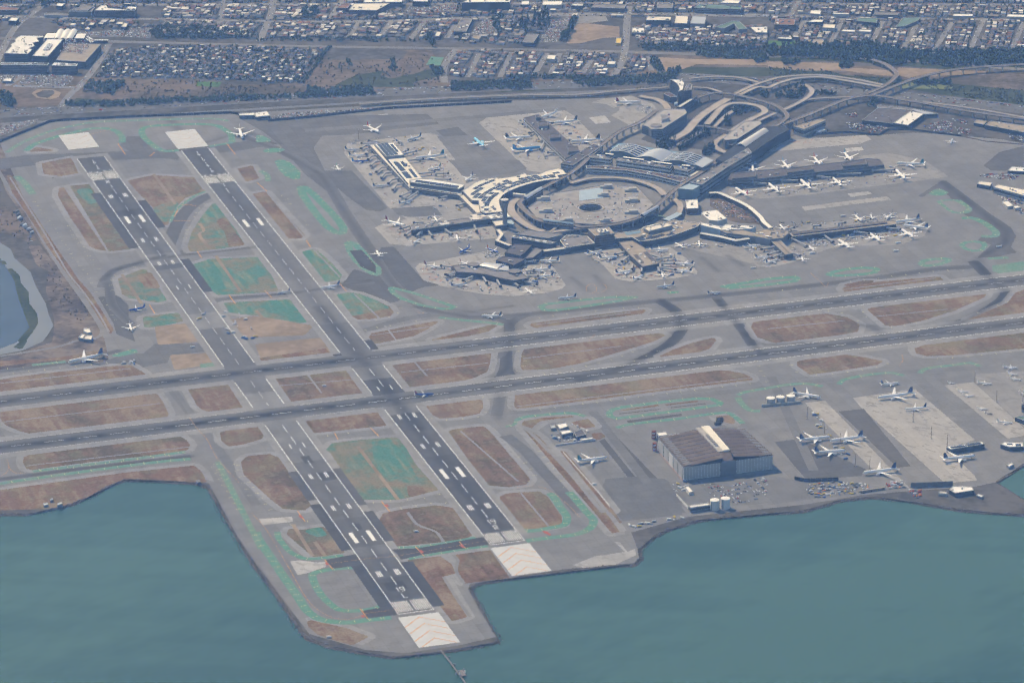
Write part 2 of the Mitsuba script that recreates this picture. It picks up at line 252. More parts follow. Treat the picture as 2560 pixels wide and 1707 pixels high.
STREETS = [P(s) for s in ()] + [M("-1051.7,-905.3 -1208.1,-1024.3"), M("-1103.0,-849.6 -1266.7,-973.9"), M("-1162.2,-798.2 -1316.0,-906.9"), M("-1187.1,-771.2 -1336.9,-884.2"), M("-1258.1,-732.9 -1348.4,-791.9"), M("-1378.8,-627.8 -1459.6,-710.8"), M("-1084.9,-1348.1 -1209.3,-1435.3"), M("-1150.6,-1304.0 -1261.2,-1378.8"), M("-1180.8,-1229.9 -1315.8,-1319.4"), M("-1245.5,-1173.3 -1338.3,-1238.6"),
    M("-1806.4,-454.1 -2012.6,-587.9"), M("-1895.0,-398.2 -2059.2,-502.0"), M("-1894.9,-304.1 -2113.1,-436.2"), M("-1929.4,-239.9 -2164.2,-373.5"), M("-2017.9,-197.1 -2233.8,-332.7"), M("-2071.2,-119.0 -2276.9,-243.7"), M("-1812.8,-569.3 -1936.2,-643.1"), M("-1932.8,-689.1 -2056.1,-769.5"), M("-951.0,-1660.5 -1108.2,-1818.9")]
for r_ in STREETS: pav('street', r_, 0.25, 0.6, w=13)
LOTS = [M("-308.4,-1634.9 -370.3,-1683.8 -435.6,-1599.9 -425.7,-1571.9 -370.1,-1536.0"), M("-269.1,-1690.3 -330.5,-1727.1 -361.7,-1693.2 -305.3,-1651.1"), M("-727.9,-1750.4 -793.6,-1803.9 -826.8,-1753.8 -764.4,-1696.9"), M("-1323.8,-1410.0 -1385.4,-1443.6 -1470.0,-1365.8 -1418.7,-1320.9"), M("-1302.1,-1152.9 -1416.2,-1223.9 -1460.1,-1204.4 -1337.9,-1100.2"), M("-1520.1,-1096.6 -1585.0,-1082.5 -1398.7,-951.9 -1367.1,-986.2"), M("-1575.9,-1192.4 -1654.8,-1120.7 -1630.3,-1104.3 -1563.9,-1176.8"), M("-82.4,-1408.2 -168.8,-1387.2 -146.2,-1363.2 -28.0,-1347.8 -19.7,-1356.7"), M("-527.0,-1011.5 -574.3,-1009.0 -743.4,-887.1 -733.6,-873.2 -597.7,-947.1 -513.8,-989.5"),
    M("-673.8,-1864.7 -772.4,-1799.1 -726.1,-1752.4 -667.5,-1816.2")]
for r_ in LOTS: pav('parking_lot', r_, 0.20, 0.5)
# ---- the airfield
AIR = M("219.8,-1340.7 0.7,-1311.8 -176.1,-1353.7 -272.3,-1278.6 -400.9,-1188.0 -502.5,-1087.8 -577.2,-1031.3 -785.8,-879.2 -1157.4,-550.8 -1198.4,-521.3 -1201.2,-429.0 -1164.5,-361.2 -1107.4,-288.2 -1039.7,-173.3 -989.5,0.9 -1143.6,-61.0 -1236.6,-53.8 -1263.1,12.3 -1424.8,126.2 -1464.6,192.8 -1517.9,297.1 -1526.8,353.2 -1577.6,724.7 -1200.9,1529.7 -391.6,2074.4 -8.4,1561.3 86.7,1528.2 175.4,1463.4 236.7,1415.7 352.4,1365.4 533.0,1253.9 650.8,1230.6 721.5,1320.9 741.5,1326.7 840.7,1259.3 994.9,1186.4 1012.6,1199.3 1060.3,1273.4 1116.5,1370.5 1184.1,1348.7 1262.0,1308.2 1297.3,1253.8 1317.4,1140.8 1232.1,961.7 1125.9,749.0 1002.5,534.4 1010.3,496.4 1088.6,398.1 1255.4,383.4 1462.1,279.4")
AIRP = Polygon(AIR).buffer(0)
pav('airfield_pavement', AIRP.intersection(TOP), 0.215, 0.5)
# left shore: marsh, lagoon and perimeter road
field(M("300.0,-1390.9 6.7,-1304.2 124.4,-1111.5 374.2,-700.3 551.0,-346.9 655.8,-168.0 727.4,-69.4 899.6,-184.6 1140.6,-273.0"), 5, 6, 'tidal_flat')
field(M("224.9,-1142.9 157.7,-1114.8 214.3,-1021.7 260.2,-931.2 367.0,-723.2 441.2,-582.9 554.1,-472.1 655.6,-320.4 732.2,-233.3 837.2,-229.5 931.5,-243.7"), 4, 8, 'tidal_flat')
field(M("283.9,-956.6 263.4,-934.6 340.8,-776.9 365.7,-732.0 389.6,-727.2 387.3,-826.9"), 0, 6)
field(M("404.3,-712.7 384.6,-701.5 428.5,-608.8 487.9,-477.5 530.0,-399.1 603.0,-264.1 619.4,-290.8 627.1,-308.2 596.5,-386.0 545.8,-482.3 475.8,-561.3 466.9,-610.6"), 5, 8)
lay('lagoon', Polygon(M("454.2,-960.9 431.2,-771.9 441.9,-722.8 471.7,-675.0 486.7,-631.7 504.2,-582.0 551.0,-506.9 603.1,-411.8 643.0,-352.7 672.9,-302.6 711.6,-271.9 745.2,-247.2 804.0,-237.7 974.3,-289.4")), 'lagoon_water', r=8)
lay('lagoon', Polygon(M("589.9,-821.8 491.5,-696.3 520.6,-638.7 560.2,-564.7 624.0,-471.5 668.8,-398.7 712.9,-327.3 782.6,-281.0 1024.6,-257.8")), 'lagoon_deep')
field(M("483.0,-707.0 511.8,-639.1 531.9,-582.6 559.5,-544.7 582.0,-492.6 625.3,-435.6 651.2,-379.8 685.5,-334.2 724.1,-303.3 768.3,-271.9 779.9,-284.3 712.9,-327.3 668.8,-398.7 624.0,-471.5 560.2,-564.7 520.6,-638.7 508.6,-674.9"), 2, 5, 'marsh')
field(M("762.4,-272.7 725.6,-304.8 754.7,-282.2 775.6,-279.7 804.1,-264.2 800.2,-242.4"), 2, 5, 'marsh')
pav('perimeter_road', M("109.7,-1197.8 154.5,-1111.3 207.9,-1014.8 275.0,-872.8 375.3,-691.6 468.6,-514.7 536.5,-377.8 592.0,-270.6 616.7,-224.4 640.5,-195.9 666.4,-187.8 697.3,-203.1 749.4,-205.7 851.6,-244.8"), 0.22, 0.7, w=9)
turf(M("138.5,-1116.4 130.5,-1113.3 201.3,-986.0 276.1,-842.4 363.1,-678.4 428.5,-549.7 467.4,-474.8 501.2,-396.5 607.9,-197.0 628.9,-183.5 605.8,-230.8 511.7,-407.7 471.0,-498.0 381.0,-677.6 284.1,-861.5 206.3,-1013.1"), 0.4, 0, 2)
pav('perimeter_road', M("143.3,-1099.2 210.7,-974.4 335.6,-740.5 452.9,-527.0 498.0,-431.0 564.8,-296.6 622.4,-194.5"), 0.27, 0.8, w=4)
turf(M("927.1,-249.4 867.6,-224.7 786.7,-160.0 746.7,-143.3 686.3,-131.3 731.4,-109.6 830.4,-171.9 888.1,-199.1 945.4,-226.1"), 0.3, 0, 3)
# concrete aprons
C_ = 0.36
pav('apron', M("-464.5,-693.2 -516.3,-739.0 -696.5,-661.5 -695.4,-629.7 -600.7,-464.0 -524.9,-322.6 -421.4,-217.9 -362.7,-247.1 -272.8,-348.2"), C_, 0.85)
pav('apron', M("-272.8,-348.2 -362.7,-247.1 -421.4,-217.9 -376.8,-118.5 -338.1,-131.0 -288.7,-184.2 -229.7,-214.5"), C_-0.03, 0.8)
pav('apron', M("-272.8,-341.2 -348.0,-286.9 -313.8,-228.6 -258.1,-272.7 -252.5,-299.8"), 0.165, 0.4)
pav('apron', M("-163.7,-275.6 -197.0,-281.1 -253.9,-261.7 -343.9,-164.8 -330.6,-54.9 -285.9,-41.8 -259.6,-59.9 -190.0,-104.3 -129.9,-138.7 -112.7,-177.3"), C_, 0.85)
pav('apron', M("-45.2,-31.4 -69.8,-44.2 -114.8,-27.3 -209.5,-0.9 -226.6,65.0 -241.3,167.3 -178.4,265.5 -157.6,273.6 -123.3,270.9 -61.5,234.7 -30.4,186.4 -14.2,135.0 -1.6,64.5 -5.4,34.1"), C_, 0.85, 4)
pav('apron', M("-336.1,162.7 -421.9,185.1 -466.4,222.8 -490.2,258.5 -463.2,328.9 -419.4,399.3 -404.9,412.7 -358.2,396.3 -282.1,348.2 -274.0,310.8 -314.8,238.4 -340.3,177.1"), C_, 0.85, 3)
pav('apron', M("-502.8,262.0 -564.5,247.5 -609.1,346.1 -560.6,413.7 -527.3,476.1 -533.8,488.0"), 0.28, 0.75)
pav('apron', M("-614.2,341.5 -657.4,377.7 -735.8,472.1 -681.9,504.3 -638.9,497.8 -598.6,503.8 -556.2,497.4 -533.8,488.0 -527.3,476.1 -560.6,413.7"), C_, 0.85)
pav('apron', M("-694.6,316.1 -718.9,330.6 -807.3,383.2 -969.4,456.3 -981.2,469.0 -933.1,572.6 -896.5,594.3 -818.9,594.0 -749.2,526.7 -707.0,503.8 -651.9,496.8 -614.1,485.9 -519.7,472.7 -585.7,373.5"), 0.29, 0.7)
pav('apron', M("-1104.6,-21.1 -1184.4,-50.5 -1339.8,59.0 -1323.7,88.4 -1283.4,91.4 -1101.7,-18.5"), 0.36, 0.95, 2)
pav('apron', M("-950.1,14.1 -992.7,34.9 -1037.1,66.0 -1103.2,78.3 -1221.8,151.1 -1273.5,176.9 -1287.6,268.9 -1235.5,380.2 -1162.2,350.7 -1061.6,299.5 -957.5,252.2 -894.0,216.1 -807.4,154.9 -828.2,112.9"), 0.29, 0.75, 3)
pav('apron', M("-820.2,-632.5 -868.7,-652.4 -919.2,-626.8 -1020.4,-561.1 -1001.5,-508.5 -892.4,-318.5 -722.3,-265.0 -662.1,-271.8 -650.2,-311.5 -708.3,-416.1"), C_, 0.85, 2)
pav('apron', M("-1104.9,-557.1 -1146.3,-555.7 -1203.7,-524.7 -1188.2,-442.1 -1162.8,-408.2 -1126.1,-387.2 -1050.1,-349.1 -1005.1,-326.6 -1040.4,-383.5 -1063.0,-455.5 -1098.5,-465.7 -1124.3,-486.8 -1108.2,-491.9 -1116.3,-520.1"), 0.33, 0.85)
pav('apron', M("-1017.1,-480.9 -1053.0,-466.3 -1024.5,-418.7 -992.6,-435.3"), 0.42, 0.7)
for s_ in (M("-680.5,-859.8 -729.5,-834.8 -717.8,-817.1 -667.8,-840.9"), M("-641.1,-785.7 -688.7,-761.7 -676.6,-741.3 -632.1,-765.6"), M("-1233.2,89.1 -1267.1,108.5 -1252.5,127.2 -1219.4,108.7"), M("-1000.0,297.6 -1040.9,320.2 -1034.9,337.4 -987.7,318.8")): pav('concrete_patch', s_, 0.44, 0.7)
pav('concrete_patch', M("-868.6,284.3 -1042.4,370.2 -1031.9,391.1 -854.3,305.9"), 0.36, 0.95)
# asphalt of other ages; the interchange ground is darkened for ramp shade
D_ = 0.125
pav('asphalt_patch', M("-689.3,-632.7 -745.3,-589.8 -663.9,-371.8 -627.1,-335.0 -559.3,-417.1"), 0.19, 0.4)
pav('asphalt_patch', M("-586.1,-491.1 -690.9,-377.9 -659.4,-321.7 -613.6,-320.9 -553.0,-353.0 -526.9,-386.6 -552.3,-426.1"), 0.18, 0.45)
pav('asphalt_patch', M("-715.6,-663.4 -768.4,-648.0 -740.9,-588.7 -696.4,-619.2"), D_+.02, 0.45)
pav('asphalt_patch', M("-480.4,-1063.0 -588.3,-955.9 -788.6,-768.2 -756.1,-692.3 -561.8,-783.6 -517.9,-821.6 -444.5,-770.1 -303.6,-561.2 -222.2,-432.4 -306.1,-647.0 -413.5,-850.1 -451.6,-950.1"), 0.15, 0.5, 6)
pav('asphalt_patch', M("-340.0,-644.8 -391.4,-589.4 -270.6,-348.9 -242.3,-342.3 -229.4,-372.1 -265.9,-471.8 -285.0,-516.2"), D_+.02, 0.5)
pav('asphalt_patch', M("-84.7,-172.2 -107.0,-158.3 -2.5,38.8 -8.2,83.1 14.2,68.7 36.6,63.7 118.0,89.3 144.4,79.6 133.0,-20.8 128.7,-63.7 43.4,-116.8 43.5,-68.4 37.6,-42.7 -3.4,-86.1 -29.7,-136.6"), D_, 0.45, 4)
pav('asphalt_patch', M("-1090.5,416.7 -1204.8,387.8 -1208.2,397.0 -1099.5,606.6 -1061.0,689.5 -1025.1,732.5 -963.8,767.3 -946.3,798.2 -896.7,784.5 -864.5,759.7 -947.3,729.5 -950.5,692.7 -976.5,680.2 -989.3,704.2 -1026.5,662.7 -1061.0,565.1 -1134.2,463.8 -1158.3,414.2 -1086.8,428.8"), D_+.01, 0.55, 3)
pav('asphalt_patch', M("-1345.7,386.8 -1440.1,352.8 -1513.8,363.5 -1376.0,473.1 -1328.4,421.8"), D_, 0.5)
pav('asphalt_patch', M("122.2,-1235.3 19.1,-1197.2 -67.2,-1122.3 -244.4,-977.1 -408.6,-902.1 -413.5,-850.1 -329.6,-871.2 -203.2,-929.5 -7.8,-1095.0 166.4,-1179.2"), D_+.02, 0.4, 4)
pav('asphalt_patch', M("-221.5,-1138.5 -241.4,-1117.1 -186.7,-1001.1 -221.0,-964.1 -185.1,-922.6 -158.2,-986.0 -152.6,-1049.5 -161.8,-1097.5"), D_+.02, 0.55)
pav('asphalt_patch', M("39.4,-1096.9 -1.3,-1087.0 -58.5,-1059.4 -10.6,-1009.2 31.6,-1009.9 86.4,-1024.4"), D_+.01, 0.4)
pav('asphalt_patch', M("507.4,-365.4 472.4,-346.7 499.1,-281.7 556.2,-214.0 622.5,-116.0 620.2,-174.2 584.7,-226.3"), D_, 0.4)
pav('asphalt_patch', M("758.1,-77.5 670.2,-79.0 655.5,-54.5 604.4,-79.0 531.3,-9.7 550.6,31.3 627.5,-7.2 653.7,16.8 708.4,1.4"), 0.155, 0.4, 3)
pav('asphalt_patch', M("169.6,1131.0 126.7,1153.4 156.4,1336.3 185.1,1350.7 265.0,1295.5 258.8,1279.8"), D_, 0.3)
pav('asphalt_patch', M("543.7,1051.2 493.0,1090.3 464.9,1134.9 521.9,1239.8 615.2,1140.9"), 0.155, 0.3)
pav('asphalt_patch', M("382.7,896.4 368.2,896.2 472.4,1078.8 488.2,1080.5"), 0.115, 0.45)
pav('asphalt_patch', M("359.5,901.6 350.6,914.9 440.7,1093.9 458.2,1086.5"), 0.12, 0.55)
pav('asphalt_patch', M("505.4,1030.4 462.3,1061.3 434.1,1106.2 446.5,1159.7 533.9,1240.7 625.0,1186.7 564.4,1071.1"), 0.16, 0.3)
pav('apron', M("-15.6,1041.6 -49.5,1061.4 172.5,1452.9 171.3,1446.8 143.2,1335.2 9.6,1087.7"), 0.36, 0.85)
pav('apron', M("-95.3,1089.7 -208.5,1144.5 -85.8,1387.3 -17.4,1380.3 48.1,1496.3 61.4,1512.0 111.2,1481.2 -66.0,1135.9"), 0.37, 0.85)
pav('apron', M("-261.2,1171.7 -312.0,1200.8 -192.6,1414.8 -180.6,1449.3 -132.3,1425.2"), 0.36, 0.85)
pav('apron', M("-344.6,1176.8 -421.0,1233.0 -196.8,1411.4 -313.4,1202.3"), 0.28, 0.75)
pav('asphalt_patch', M("-24.6,1116.1 -66.6,1140.7 90.3,1384.0 112.1,1372.1"), 0.125, 0.75)
pav('asphalt_patch', M("298.5,1230.1 290.6,1238.6 275.3,1299.4 216.2,1362.2 200.1,1416.3 172.6,1445.4 199.8,1445.9 325.5,1356.1 399.9,1320.6"), 0.19, 0.4)
pav('asphalt_patch', M("441.1,1123.2 412.5,1138.7 287.0,1219.9 392.5,1314.0 509.2,1233.3 476.2,1174.2"), 0.19, 0.4)
pav('taxiway', M("160.8,421.2 142.6,433.7 233.4,526.8 248.7,551.3 230.5,584.1 342.2,545.5 378.0,523.9 317.3,531.9 274.5,523.7 233.9,492.2"), 0.12, 0.35, 2)
pav('asphalt_patch', M("-1160.9,-349.4 -1292.2,-403.8 -1405.5,-406.4 -1445.5,-325.1 -1247.0,-148.0 -1187.8,-176.3 -1023.8,-108.3 -974.9,-242.0 -978.4,-284.9"), 0.095, 0.4)  # interchange ground, toned dark to carry the shade cast by the ramps
field(M("-788.8,96.3 -803.3,117.3 -793.9,155.3 -780.4,204.5 -748.1,264.1 -721.6,302.9 -717.2,282.7 -699.8,258.8 -697.5,230.4 -713.8,206.4 -730.2,171.5 -740.5,140.4"), 0, 4, 'works_ground')
for s_, w_, u_ in ((M("-393.8,-965.3 -381.7,-814.8 -328.6,-622.8 -169.5,-362.4 -35.4,-140.3 56.2,14.0 109.9,170.0 82.5,258.1 19.0,315.1 -150.7,412.2 -303.1,504.8 -458.8,596.5 -622.1,684.1 -755.4,742.4 -827.3,796.2"), 26, .165), (M("285.7,163.6 167.5,174.4 80.1,231.3 19.0,315.1"), 22, .17), (M("53.4,289.2 61.1,342.7 155.6,437.3"), 20, .15), (M("-3.8,328.5 58.8,345.2 155.6,437.3"), 20, .15), (M("121.6,403.2 191.1,451.6 258.4,448.9"), 18, .16), (M("-240.1,463.5 -212.4,537.2 -151.1,605.7 -59.5,649.7 69.1,668.1 208.8,654.4"), 24, .115), (M("-331.4,531.4 -237.3,680.0 -151.7,807.6 -151.1,869.0"), 20, .125), (M("-843.2,766.4 -777.6,870.0 -750.0,927.5 -679.4,960.1 -565.0,976.6 -409.2,953.1"), 24, .115), (M("421.3,-435.0 516.8,-310.2 565.4,-196.9"), 20, .16), (M("1262.3,239.4 1121.1,310.5 939.4,412.3"), 16, .165), (M("465.8,-406.1 415.8,-448.4 363.4,-469.9 312.7,-454.8 262.0,-459.6 155.5,-433.1 45.3,-395.5 -40.5,-356.3"), 20, .165), (M("372.4,-185.4 247.0,-118.5 146.0,-74.7 68.6,-29.9"), 20, .16), (M("922.5,-188.8 781.9,-120.1 673.9,-100.5"), 18, .17), (M("393.4,678.6 235.0,782.5 -27.8,939.2 -134.3,994.4 -262.8,1072.5 -378.7,1162.3"), 20, .195), (M("-517.7,-878.6 -683.2,-771.1 -854.7,-667.5 -1030.2,-565.2"), 24, .18), (M("285.1,786.0 345.9,888.6 469.8,1100.1"), 18, .18), (M("-74.7,905.5 61.7,1072.4 223.8,1272.2"), 18, .18), (M("248.8,544.4 311.5,578.2 422.5,672.6"), 22, .18), (M("738.4,121.7 811.2,273.8 899.0,455.3 1012.4,670.2"), 18, .18)): pav('taxiway', s_, u_, 0.4, w=w_)
SHOULDER_AT = len(SHEETS)
# islands, taxiway surfaces, grass
for s_, u_ in ((M("932.1,-143.8 904.6,-135.6 850.6,-107.8 742.5,-47.9 711.6,-23.6 717.9,12.6 724.2,35.8 734.5,41.7 775.0,19.6 867.7,-28.7 975.4,-89.5 1028.1,-120.8 985.3,-175.3"), .35), (M("1035.7,-14.0 969.4,15.9 871.3,71.2 775.7,127.7 798.8,173.3 830.5,225.0 845.6,237.1 941.7,186.8 1008.6,155.3 1049.4,139.6 1064.8,127.1 1073.3,90.4 1072.5,51.4 1066.0,30.4 1056.6,12.3"), .35),
        (M("719.7,150.0 652.7,188.0 717.2,305.2 772.2,274.9 772.3,250.5 766.8,231.9 740.4,186.1"), .65), (M("1149.7,196.3 1133.9,193.8 1021.5,251.5 888.6,326.5 894.5,351.6 905.2,371.4 921.9,384.7 949.2,378.8 1069.2,308.7 1158.0,263.7 1178.7,255.4 1181.1,243.0 1167.0,216.2"), .6),
        (M("895.2,498.1 869.0,486.2 835.0,507.0 834.5,532.1 946.2,740.8 970.0,750.0 990.8,716.5 975.8,665.8 932.9,548.7"), .55), (M("826.5,363.4 804.0,362.0 751.2,386.4 772.1,427.6 796.3,442.7 835.1,438.8 861.2,426.6 852.0,395.9"), .6),
        (M("570.4,229.6 449.1,293.6 513.2,410.2 634.9,347.9"), .45), (M("368.4,334.4 192.3,427.4 233.3,465.8 271.9,497.4 303.6,501.7 344.8,499.8 431.1,453.8"), .45), (M("678.3,431.4 557.5,495.7 594.3,560.8 646.4,529.1 713.0,489.9"), .6), (M("473.7,536.2 391.9,582.5 382.7,596.4 407.6,623.0 435.8,641.5 468.0,631.4 502.6,606.6 498.8,582.5"), .3),
        (M("536.2,663.1 520.5,664.0 474.4,690.9 484.5,718.1 598.1,934.4 619.7,947.1 649.4,933.3 668.8,903.9 662.4,881.0"), .5), (M("912.5,876.8 884.4,858.1 844.9,871.4 797.4,898.7 783.5,928.0 848.7,1043.0 874.9,1043.0 939.2,1002.5 973.8,979.6 959.3,953.5"), .55), (M("692.2,952.4 671.9,950.5 626.9,986.6 634.6,1013.6 681.5,1093.5 708.3,1121.8 740.9,1109.7 764.2,1090.6 765.1,1075.6 719.2,981.7"), .45),
        (M("323.9,622.0 311.1,619.2 215.7,679.5 98.8,737.2 -24.0,802.3 -43.8,825.9 -51.2,855.1 -47.4,880.6 -38.8,892.4 6.7,869.0 116.8,809.9 250.5,741.4 361.2,680.5 370.9,670.3 364.4,660.9"), .4), (M("139.0,462.0 63.1,501.0 -48.4,556.6 -103.8,591.0 -103.6,608.5 -59.9,614.9 49.1,603.4 122.7,593.8 184.0,572.8 221.1,540.0 207.3,520.5 163.8,480.8"), .4),
        (M("-4.6,678.1 -54.0,671.8 -107.8,673.2 -157.7,684.2 -148.1,698.6 -107.6,718.6 -69.5,719.7 -36.4,705.2"), .45), (M("-166.5,888.7 -225.8,895.8 -259.1,927.2 -273.9,968.9 -280.8,1006.4 -256.7,1010.7 -207.5,988.0 -153.5,964.3 -132.3,950.1 -149.7,904.9"), .4), (M("-374.5,1003.9 -409.9,1006.8 -589.1,1099.3 -871.1,1249.8 -752.6,1338.0 -517.2,1156.5 -403.6,1087.1 -358.6,1049.4 -355.4,1025.2"), .4),
        (M("-272.9,682.1 -320.3,696.5 -408.5,754.5 -419.5,795.5 -404.9,841.4 -370.4,865.4 -289.5,835.8 -214.4,790.7 -214.9,745.4 -248.1,698.7"), .4), (M("-538.8,680.4 -554.4,678.3 -615.5,705.8 -726.4,776.9 -715.7,794.2 -693.3,798.7 -598.2,748.8 -527.1,710.4 -527.1,696.2"), .45), (M("-478.2,797.3 -493.6,795.4 -590.7,839.2 -693.4,893.2 -712.0,908.5 -691.6,919.4 -585.7,926.2 -499.1,915.5 -444.7,897.8 -434.1,882.0 -455.6,841.7"), .4),
        (M("-552.9,977.6 -598.2,976.1 -697.5,972.2 -752.6,947.3 -779.4,947.8 -856.3,983.0 -745.4,1069.7 -670.1,1034.8 -616.9,1009.8"), .45), (M("37.8,377.0 26.1,371.4 -99.5,433.1 -186.3,480.2 -162.3,491.1 -119.6,472.8 -39.1,432.2 40.1,397.1"), .5), (M("298.8,196.0 276.3,184.4 149.3,223.0 138.8,230.5 190.5,247.4 233.3,255.3 315.1,231.7 312.5,216.7"), .45), (M("223.8,294.0 83.1,319.2 80.8,332.5 118.3,342.7 175.1,328.3 226.4,308.8"), .4),
        (M("-139.2,-629.2 -168.1,-619.8 -31.1,-345.9 -10.0,-336.1 11.5,-359.2"), .5), (M("-4.3,-895.7 -77.1,-883.8 -128.2,-806.4 -86.5,-730.2 -88.0,-717.7 -22.2,-712.8 41.5,-674.3 121.2,-602.7 127.4,-609.4 68.1,-713.7 -0.9,-866.3"), .35), (M("118.9,-962.5 104.5,-958.0 314.4,-565.8 322.4,-594.5 318.3,-620.3 224.6,-797.5 153.6,-923.8"), .6), (M("33.8,-1126.3 -37.4,-1108.6 23.9,-1012.0 63.3,-1023.2 79.3,-1062.9"), .3), (M("-2.1,-1212.1 -32.0,-1226.2 -41.6,-1192.6 -43.9,-1172.7 -1.3,-1207.2"), .2),
        (M("-231.1,-781.7 -270.0,-775.7 -218.6,-697.0 -183.3,-699.7"), .35), (M("-553.4,667.7 -599.8,679.3 -620.0,696.3 -607.1,701.5 -558.9,683.1"), .85)): turf(s_, u_)
turf(M("93.4,-957.0 53.4,-935.9 131.1,-802.8 189.5,-676.2 273.4,-541.9 312.9,-564.2"), .55, .25)
turf(M("99.7,-931.0 72.6,-912.7 128.0,-820.8 148.5,-832.2"), .3, .9, 12)
turf(M("-80.5,-830.1 -125.7,-803.6 -84.9,-731.9 -30.3,-725.6 -63.3,-810.1"), .6, .15)
turf(M("68.1,-713.7 6.4,-722.0 11.3,-695.2 107.2,-618.9 132.0,-604.0 104.2,-657.4"), .3, .8, 10)
turf(M("-37.5,-642.6 -48.5,-630.7 94.7,-390.1 151.1,-410.5 202.1,-440.2 180.4,-472.1 114.8,-533.9 35.5,-594.0"), .4, .75, 8)
turf(M("-5.3,-571.2 94.7,-390.1 126.8,-404.4 68.5,-484.1 43.5,-539.9"), .6, .1, 8)
turf(M("409.2,-422.0 328.4,-432.5 425.8,-249.9 448.2,-255.2 457.9,-293.6 468.6,-314.4 462.3,-345.3"), .45, .7, 8)
turf(M("366.5,-414.8 335.2,-400.8 391.9,-307.7 403.0,-348.2"), .55, .05, 8)
turf(M("520.9,-212.8 456.1,-180.2 481.7,-134.3 537.0,-148.1 560.0,-163.6"), .3, .6, 8)
turf(M("251.4,-377.2 204.1,-377.6 119.3,-306.3 236.6,-130.0 261.3,-141.4 336.9,-199.7 329.1,-221.7"), .4, .8)
turf(M("45.1,-271.6 14.5,-268.7 27.7,-228.0 50.8,-173.7 87.0,-105.4 107.9,-89.3 138.5,-98.1"), .4, 1.0, 6)
turf(M("172.9,-30.4 147.0,-21.6 138.8,1.3 141.6,54.7 150.1,101.3 166.7,129.7 186.9,140.1 223.9,123.4 243.5,107.0 238.7,89.3"), .55, .15, 6)
turf(M("172.9,-30.4 147.0,-21.6 138.8,1.3 141.6,54.7 154.5,105.9 209.8,92.8 236.6,87.0"), .4, 1.0, 6)
turf(M("358.1,-158.7 255.3,-76.5 321.1,46.7 349.8,34.1 347.7,0.0 364.5,-54.6 388.6,-107.9"), .35, .75, 6)
turf(M("751.1,566.4 721.3,551.5 677.9,574.4 621.2,615.2 633.4,645.2 690.2,738.5 744.2,852.9 770.5,847.0 805.4,839.2 825.4,832.5 869.9,785.2 850.3,747.5 804.4,669.9 756.5,583.8"), .25, .5, 6)
turf(M("665.3,595.6 635.4,615.7 674.6,694.0 739.7,798.5 779.8,770.7 757.8,719.4 724.3,664.1"), .3, .85, 10)
turf(M("766.1,792.6 743.3,846.5 770.5,847.0 805.4,839.2"), .45, .1, 6)
turf(M("430.8,746.9 461.2,805.0 506.5,888.2 553.0,974.5 630.7,1124.3 617.8,1138.1 535.1,978.6 485.9,887.1 444.2,807.5 428.4,761.3"), .45, 0, 0)
turf(M("538.9,949.9 562.3,999.7 588.0,1046.0 628.2,1119.2 669.7,1195.7 676.3,1209.7 663.2,1215.3 629.9,1160.2 589.9,1087.7 549.1,1013.7 524.3,965.4"), .45, 0, 0)
turf(M("465.4,878.1 462.5,888.9 532.3,1018.9 602.3,1141.6 612.6,1143.6 544.9,1020.3"), .45, 0, 0); turf(M("575.2,1081.5 567.7,1082.2 629.8,1188.7 635.9,1189.3"), .35, 0, 0)
turf(M("421.8,736.6 407.5,727.9 367.2,742.8 325.7,775.0 328.2,780.3 358.6,768.0 382.2,754.9 405.9,761.5 423.0,767.1"), .35, 0, 3)
turf(M("352.0,795.1 316.4,805.0 337.0,842.9 361.8,832.3"), .35, 0, 3); turf(M("148.4,967.9 124.0,983.5 138.0,1007.0 155.6,1020.2 158.4,1001.3 155.8,980.1"), .25, 0, 3)
turf(M("365.1,860.3 350.9,871.5 359.1,890.3 378.8,892.7 383.1,880.4"), .35, 0, 3)
turf(M("1328.6,261.5 1276.2,287.7 1162.2,342.0 1065.3,388.7 964.7,450.3 974.2,481.9 1001.4,527.8 1014.7,513.7 1086.4,413.6 1124.1,434.5 1171.9,449.9 1225.4,436.8 1279.0,412.5 1334.5,360.8 1378.4,324.9"), .35, 0, 3)
for s_, u_ in ((M("541.4,-153.2 484.7,-121.5 539.7,-26.1 604.3,-70.5"), 1), (M("420.8,-78.5 369.1,-59.7 344.9,2.6 326.0,70.1 374.1,97.6 463.1,20.3"), 1), (M("472.9,62.9 359.3,131.3 396.9,196.8 525.0,139.9"), 1), (M("624.3,-11.3 565.0,34.7 595.7,88.5 672.8,57.7"), 1)): field(s_, u_, 6, 'bare_earth')
turf(M("518.3,126.8 395.0,180.1 406.1,207.6 529.3,145.3"), .5, 0, 3)
turf(M("1281.2,1093.9 1272.8,1121.8 1259.4,1167.5 1259.0,1193.1 1257.4,1219.8 1300.2,1224.2 1307.5,1185.5 1310.0,1151.7 1299.3,1119.0"), .3, .05, 6)
turf(M("999.7,1037.1 947.5,1065.3 959.5,1106.8 981.5,1137.2 1004.9,1132.4 1056.2,1216.2 1093.3,1279.8 1122.7,1274.1 1081.0,1190.0 1011.4,1065.3"), .3, 0, 4)
turf(M("927.7,1079.4 870.9,1108.8 931.7,1216.7 1001.8,1178.8 979.0,1139.8 937.0,1096.8"), .6, 0, 4)
turf(M("1031.7,809.8 996.0,826.5 1048.3,937.9 1080.8,924.0 1099.2,911.3 1085.2,871.3 1062.7,805.0 1043.9,789.8"), .45, .15, 5)
turf(M("1033.6,814.8 999.9,822.4 1017.1,860.4 1036.4,853.8"), .4, .8, 8)
